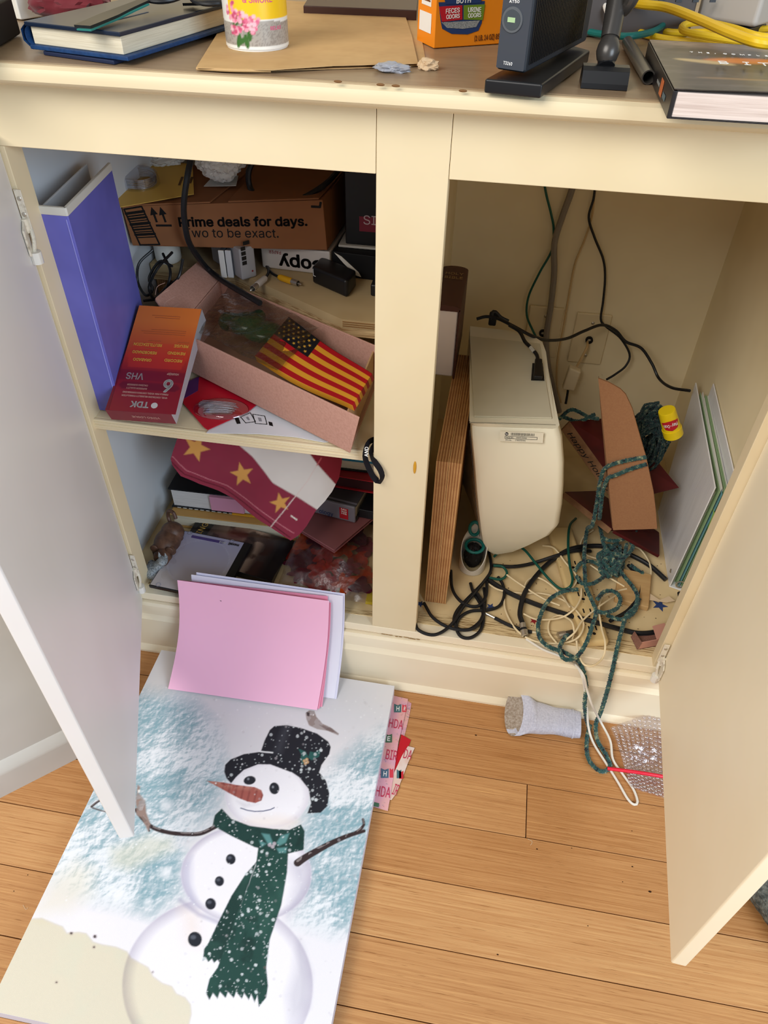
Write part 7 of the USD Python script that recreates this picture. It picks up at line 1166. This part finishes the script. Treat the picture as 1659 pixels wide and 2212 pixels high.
# gift wrap beside the canvas
def wrapping(name, lab, pts, z, base, cat, deco=None, step=.0016):
    f = floorfr(z); poly = outline(f, pts).buffer(0); P2, T2 = tri_poly(poly, step); c = paint(P2, base); uvw = pix(np.c_[P2, np.full(len(P2), z)])
    if deco: deco(c, P2, uvw)
    t = Thing(name, lab, cat); v3 = np.c_[P2, np.full(len(P2), z)]; t.add('sheet', tm(v3, T2), vmat('wrap_print', .5, .3), color=c); t.f = f; return t
def confetti(c, P2, uvw):
    blend(c, np.clip((nz(P2, 40, 6) - .45) * 5, 0, 1) * .5, (222, 170, 150)); blend(c, np.clip((nz(P2, 55, 8) - .5) * 5, 0, 1) * .5, (196, 150, 190)); r_ = np.random.default_rng(5); x0, y0 = uvw.min(0); x1, y1 = uvw.max(0)
    for _ in range(150):
        cx, cy, a = r_.uniform(x0, x1), r_.uniform(y0, y1), r_.uniform(0, 3.1); blend(c, inside(uvw, LineString([(cx, cy), (cx + 2.4 * math.cos(a), cy + 2.4 * math.sin(a))]).buffer(.45), .5) * .7, [(110, 130, 120), (170, 60, 90), (90, 110, 150)][int(r_.integers(3))])
RDI = mat('wrap_red_ink', (190, 50, 84), .5)
S5 = lambda x, y: (780 + x / 7.9, 1480 + y / 7.9)
w1 = wrapping('gift_wrap', 'pink birthday gift wrap with pennants sticking out beside the canvas', [S5(*p) for p in ((400, 180), (570, 182), (800, 235), (795, 300), (720, 640), (640, 960), (560, 1500), (500, 1900), (455, 2150), (160, 2060), (0, 2000), (200, 1000))], .0035, (222, 166, 182), 'wrapping paper', confetti)
w2 = wrapping('gift_wrap', 'narrow strip of gift wrap under the pink birthday wrap', [S5(*p) for p in ((720, 240), (800, 270), (858, 310), (830, 500), (740, 870), (690, 850), (600, 800))], .0012, (222, 168, 176), 'wrapping paper', confetti); w2.done()
w3 = wrapping('gift_wrap', 'red sheet of wrapping paper between the patterned strips', [S5(*p) for p in ((690, 840), (850, 935), (800, 1080), (690, 1400), (600, 1600), (530, 1700), (480, 1690), (600, 1200))], .0018, (190, 24, 40), 'wrapping paper'); w3.done()
w4 = wrapping('gift_wrap', 'cream birthday wrap strip beneath the red paper on the floor', [S5(*p) for p in ((800, 1040), (915, 1070), (800, 1330), (720, 1540), (600, 1850), (520, 1960), (440, 1960), (560, 1500), (700, 1200))], .0024, (222, 204, 196), 'wrapping paper', lambda c, P, u: blend(c, np.clip((nz(P, 50, 6) - .5) * 5, 0, 1) * .5, (214, 170, 150)))
def wtext(T, t, a, b, h): textpx(T, T.f, t, S5(*a), S5(*b), (-h * .12 / 1.0, -h / 7.9), RDI, False, .0004)
wtext(w1, 'HDA', (465, 720), (705, 755), 115); wtext(w1, 'BIR', (415, 1262), (600, 1290), 125); wtext(w1, 'HDA', (240, 1890), (490, 1925), 130); wtext(w4, 'DA', (715, 1245), (850, 1275), 120); wtext(w4, 'IR', (520, 1860), (600, 1890), 140)
def pennant(T, x, y, w, h, c_, ch=None):
    q = [S5(x, y), S5(x + w / 2, y + h * .18), S5(x + w, y + 6), S5(x + w * .98, y + h), S5(x - w * .02, y + h)]; onf(T, T.f, q, mat(f'pennant_{c_[0]}', c_, .5), .0003, 'pennant')
    if ch: textpx(T, T.f, ch, S5(x + w * .28, y + h * .82), S5(x + w * .72, y + h * .85), (-2, -h * .5 / 7.9), WHITE_INK, True, .0007)
pennant(w1, 565, 320, 120, 145, (70, 112, 116), 'H'); pennant(w1, 705, 330, 66, 130, (206, 60, 76), 'R'); pennant(w1, 410, 830, 120, 150, (74, 110, 84), 'E'); pennant(w1, 340, 1420, 130, 165, (80, 110, 134), 'H'); pennant(w1, 490, 1420, 60, 160, (206, 70, 90)); pennant(w4, 610, 1440, 75, 150, (64, 104, 112)); pennant(w4, 650, 1460, 72, 140, (196, 40, 52)); onf(w1, w1.f, [S5(*p) for p in ((190, 1990), (310, 2020), (300, 2085), (175, 2060))], mat('pennant_74', (74, 110, 84)), .0003, 'pennant')
w1.done(); w4.done()
# sock
sk2 = Thing('sock', 'pale blue-grey sock lying against the plinth', 'sock'); KN = mat('sock_knit', (206, 208, 224), .9, .1, rgb2=(186, 188, 206), scale=300, sheen=.3, bump=.4, bscale=600); KI = mat('sock_inside', (150, 134, 118), .95, .1, rgb2=(184, 172, 160), scale=250, bump=.6, bscale=500)
za = .014; s0, s1_ = at(1253, 1566, z=za), at(1150, 1549, z=za); ax = unit(s1_ - s0); sdw = A(-ax[1], ax[0], 0); L_ = np.linalg.norm(s1_ - s0); wd2 = .5 * np.linalg.norm(at(1250, 1600, z=.004) - at(1256, 1538, z=za))
nt, na = 170, 40; tt = np.linspace(0, 1, nt); aa = np.arange(na) / na * 2 * math.pi
def sock_pt(t, a):
    w = wd2 * (.92 + .16 * t + .05 * np.sin(t * 9)); h = .0115 + .006 * t ** 2; rib = 1 + .022 * np.sin(t * 330) * (t < .50)
    c_ = s0 + ax * (t * L_); x = np.sign(np.cos(a)) * np.abs(np.cos(a)) ** .75 * w * rib; z = np.sign(np.sin(a)) * np.abs(np.sin(a)) ** .8 * h * rib; return c_ + sdw * x + A(0, 0, z + .0)
V = np.array([[sock_pt(t, a) for a in aa] for t in tt]); V[..., 2] = np.maximum(V[..., 2], .0012) + .0015 * (meshkit.fbm(V * 60, 3, 2) - .4)
F = [[i * na + j, i * na + (j + 1) % na, (i + 1) * na + (j + 1) % na, (i + 1) * na + j] for i in range(nt - 1) for j in range(na)]; F = np.array(F); F = np.vstack([F[:, [0, 1, 2]], F[:, [0, 2, 3]], [[0, j + 1, j] for j in range(1, na - 1)]]); sk2.add('leg', tm(V.reshape(-1, 3), F), KN, smooth=60)
# the turned foot: an open mouth at the left end
mo = [(1152, 1545), (1140, 1515), (1128, 1497), (1112, 1494), (1101, 1510), (1099, 1545), (1104, 1575), (1112, 1590)]
rim_c = at(1120, 1540, z=.022); R_ = []
e_a, e_b = at(1118, 1492, z=.030) - at(1112, 1590, z=.004), None; cen = (at(1118, 1492, z=.030) + at(1112, 1590, z=.004)) / 2
vert = unit(e_a); half = np.linalg.norm(e_a) / 2; sid = unit(np.cross(vert, A(-.4, -.5, .8))); sid = -sid if sid[0] > 0 else sid
ring = lambda s, kx, ky: np.array([cen + ax * s * -1 + vert * half * ky * math.sin(a) + sid * .0155 * kx * math.cos(a) for a in aa])
mouth = [V[-1]] 
r1, r2, r3 = ring(.004, 1.05, 1.0), ring(-.004, 1.1, 1.02), ring(.010, .85, .88)
def loft(rs_): 
    rs_ = np.array(rs_); n, k = rs_.shape[:2]; F = np.array([[i * k + j, i * k + (j + 1) % k, (i + 1) * k + (j + 1) % k, (i + 1) * k + j] for i in range(n - 1) for j in range(k)]); return tm(rs_.reshape(-1, 3), F)
def match(R0, R1):
    best = min(((((np.roll(R1[::d], s, 0) - R1.mean(0)) / .03 - (R0 - R0.mean(0)) / .03) ** 2).sum(), d, s) for d in (1, -1) for s in range(na)); return np.roll(R1[::best[1]], best[2], 0)
[r_.__setitem__((slice(None), 2), np.maximum(r_[:, 2], .0016)) for r_ in (r1, r2, r3)]; r1 = match(V[-1], r1); r2 = match(r1, r2); r3 = match(r2, r3); mid = (V[-1] * .5 + r1 * .5) + A(0, 0, .006); ft_ = loft([V[-14], V[-7], V[-1], mid, r1 * .5 + mid * .5, r1, r2]); _a, _b = ft_.vertices[:na].copy(), ft_.vertices[-na:].copy(); trimesh.smoothing.filter_laplacian(ft_, lamb=.4, iterations=4); ft_.vertices[:na] = _a; ft_.vertices[-na:] = _b; sk2.add('foot', ft_, KN, smooth=60); sk2.add('lining', loft([r2, r3, r3.mean(0) + (r3 - r3.mean(0)) * .5 - ax * .004 * -1, np.repeat(r3.mean(0)[None], na, 0) + ax * .006 * -0]), KI, smooth=60)
sk2.add('rib_band', loft([V[22] + (V[22] - V[22].mean(0)) * .03, V[26] + (V[26] - V[26].mean(0)) * .045, V[30] + (V[30] - V[30].mean(0)) * .03]), KN, smooth=60); sk2.done()
# bubble wrap and red straw
bw = Thing('bubble_wrap', 'crumpled clear bubble wrap lying on the floor beside the right door', 'bubble wrap'); q = [at(1318, 1572, z=.012), at(1470, 1532, z=.014), at(1478, 1740, z=.006), at(1362, 1700, z=.005)]; BUB = clear_film('bubble_film', tint=(244, 240, 242), rough=.2, amount=.78, bump=.5, bscale=90, most=.5)
G = bil(q, 60, 60); Nn = meshkit.fbm(G * 26, 4, 6); U, V_ = np.meshgrid(np.linspace(0, 1, 60), np.linspace(0, 1, 60), indexing='ij'); G[..., 2] = np.maximum(.0015, G[..., 2] + .020 * (Nn - .45) + .012 * np.sin(V_ * 5 + 1) * np.sin(np.pi * U)); bw.add('film', grid_mesh(G), BUB)
dome_ = trimesh.creation.icosphere(subdivisions=1).slice_plane((0, 0, 0), (0, 0, 1)); ms = []
for i in range(2, 58, 4):
    for j in range(2, 58, 3): g = G[i, min(j + (i // 4 % 2), 59)]; ms.append(moved(dome_, np.diag([.0036, .0036, .0028]), g + A(0, 0, .0004)))
bw.add('bubbles', join(ms), BUB, kind='stuff'); bw.done()
single('red_straw', tube([at(1312, 1660, z=.009), at(1360, 1666, z=.012), at(1400, 1672, z=.014), at(1470, 1684, z=.013)], .0030, 10), mat('red_plastic', (222, 20, 52), .35, .5), 'thin red stick lying across the bubble wrap', 'stick')
# shaggy grey slipper at the right edge
sl = Thing('slipper', 'shaggy grey slipper peeping in at the right edge behind the right door', 'slipper'); c_ = at(1700, 1948, z=.02); Rs = rot_z(.45); FUR = mat('grey_fur', (126, 126, 118), .95, .05, rgb2=(74, 76, 72), scale=160, bump=.8, bscale=500)
def shag(m, amp=.004): m = m.copy(); m.vertices = m.vertices + m.vertex_normals * (amp * (meshkit.fbm(m.vertices * 260, 3, 3) - .4))[:, None]; return m
upm = blobs([(A(0, .045, .022), (.040, .052, .026)), (A(-.026, -.03, .018), .018, A(-.03, .03, .02), .020), (A(.026, -.03, .018), .018, A(.03, .03, .02), .020), (A(-.022, -.085, .020), .020, A(-.026, -.03, .018), .018), (A(.022, -.085, .020), .020, A(.026, -.03, .018), .018), (A(-.012, -.100, .022), .021, A(.012, -.100, .022), .021)], 6, .004)
T0 = A(c_[0], c_[1], .004); sl.add('upper', moved(shag(upm), Rs, T0), FUR, smooth=60); sl.add('insole', moved(trimesh.creation.icosphere(subdivisions=3), Rs @ np.diag([.034, .085, .010]), T0 + Rs @ A(0, -.03, .010)), mat('slipper_lining', (92, 88, 80), .95)); sl.add('sole', moved(ink(shapely.union_all([ell(0, .045, .036, .048), ell(0, -.075, .034, .04), rect(-.034, -.075, .034, .045)]), .006), Rs, A(c_[0], c_[1], .0004)), BLACK_MATT); sl.done()
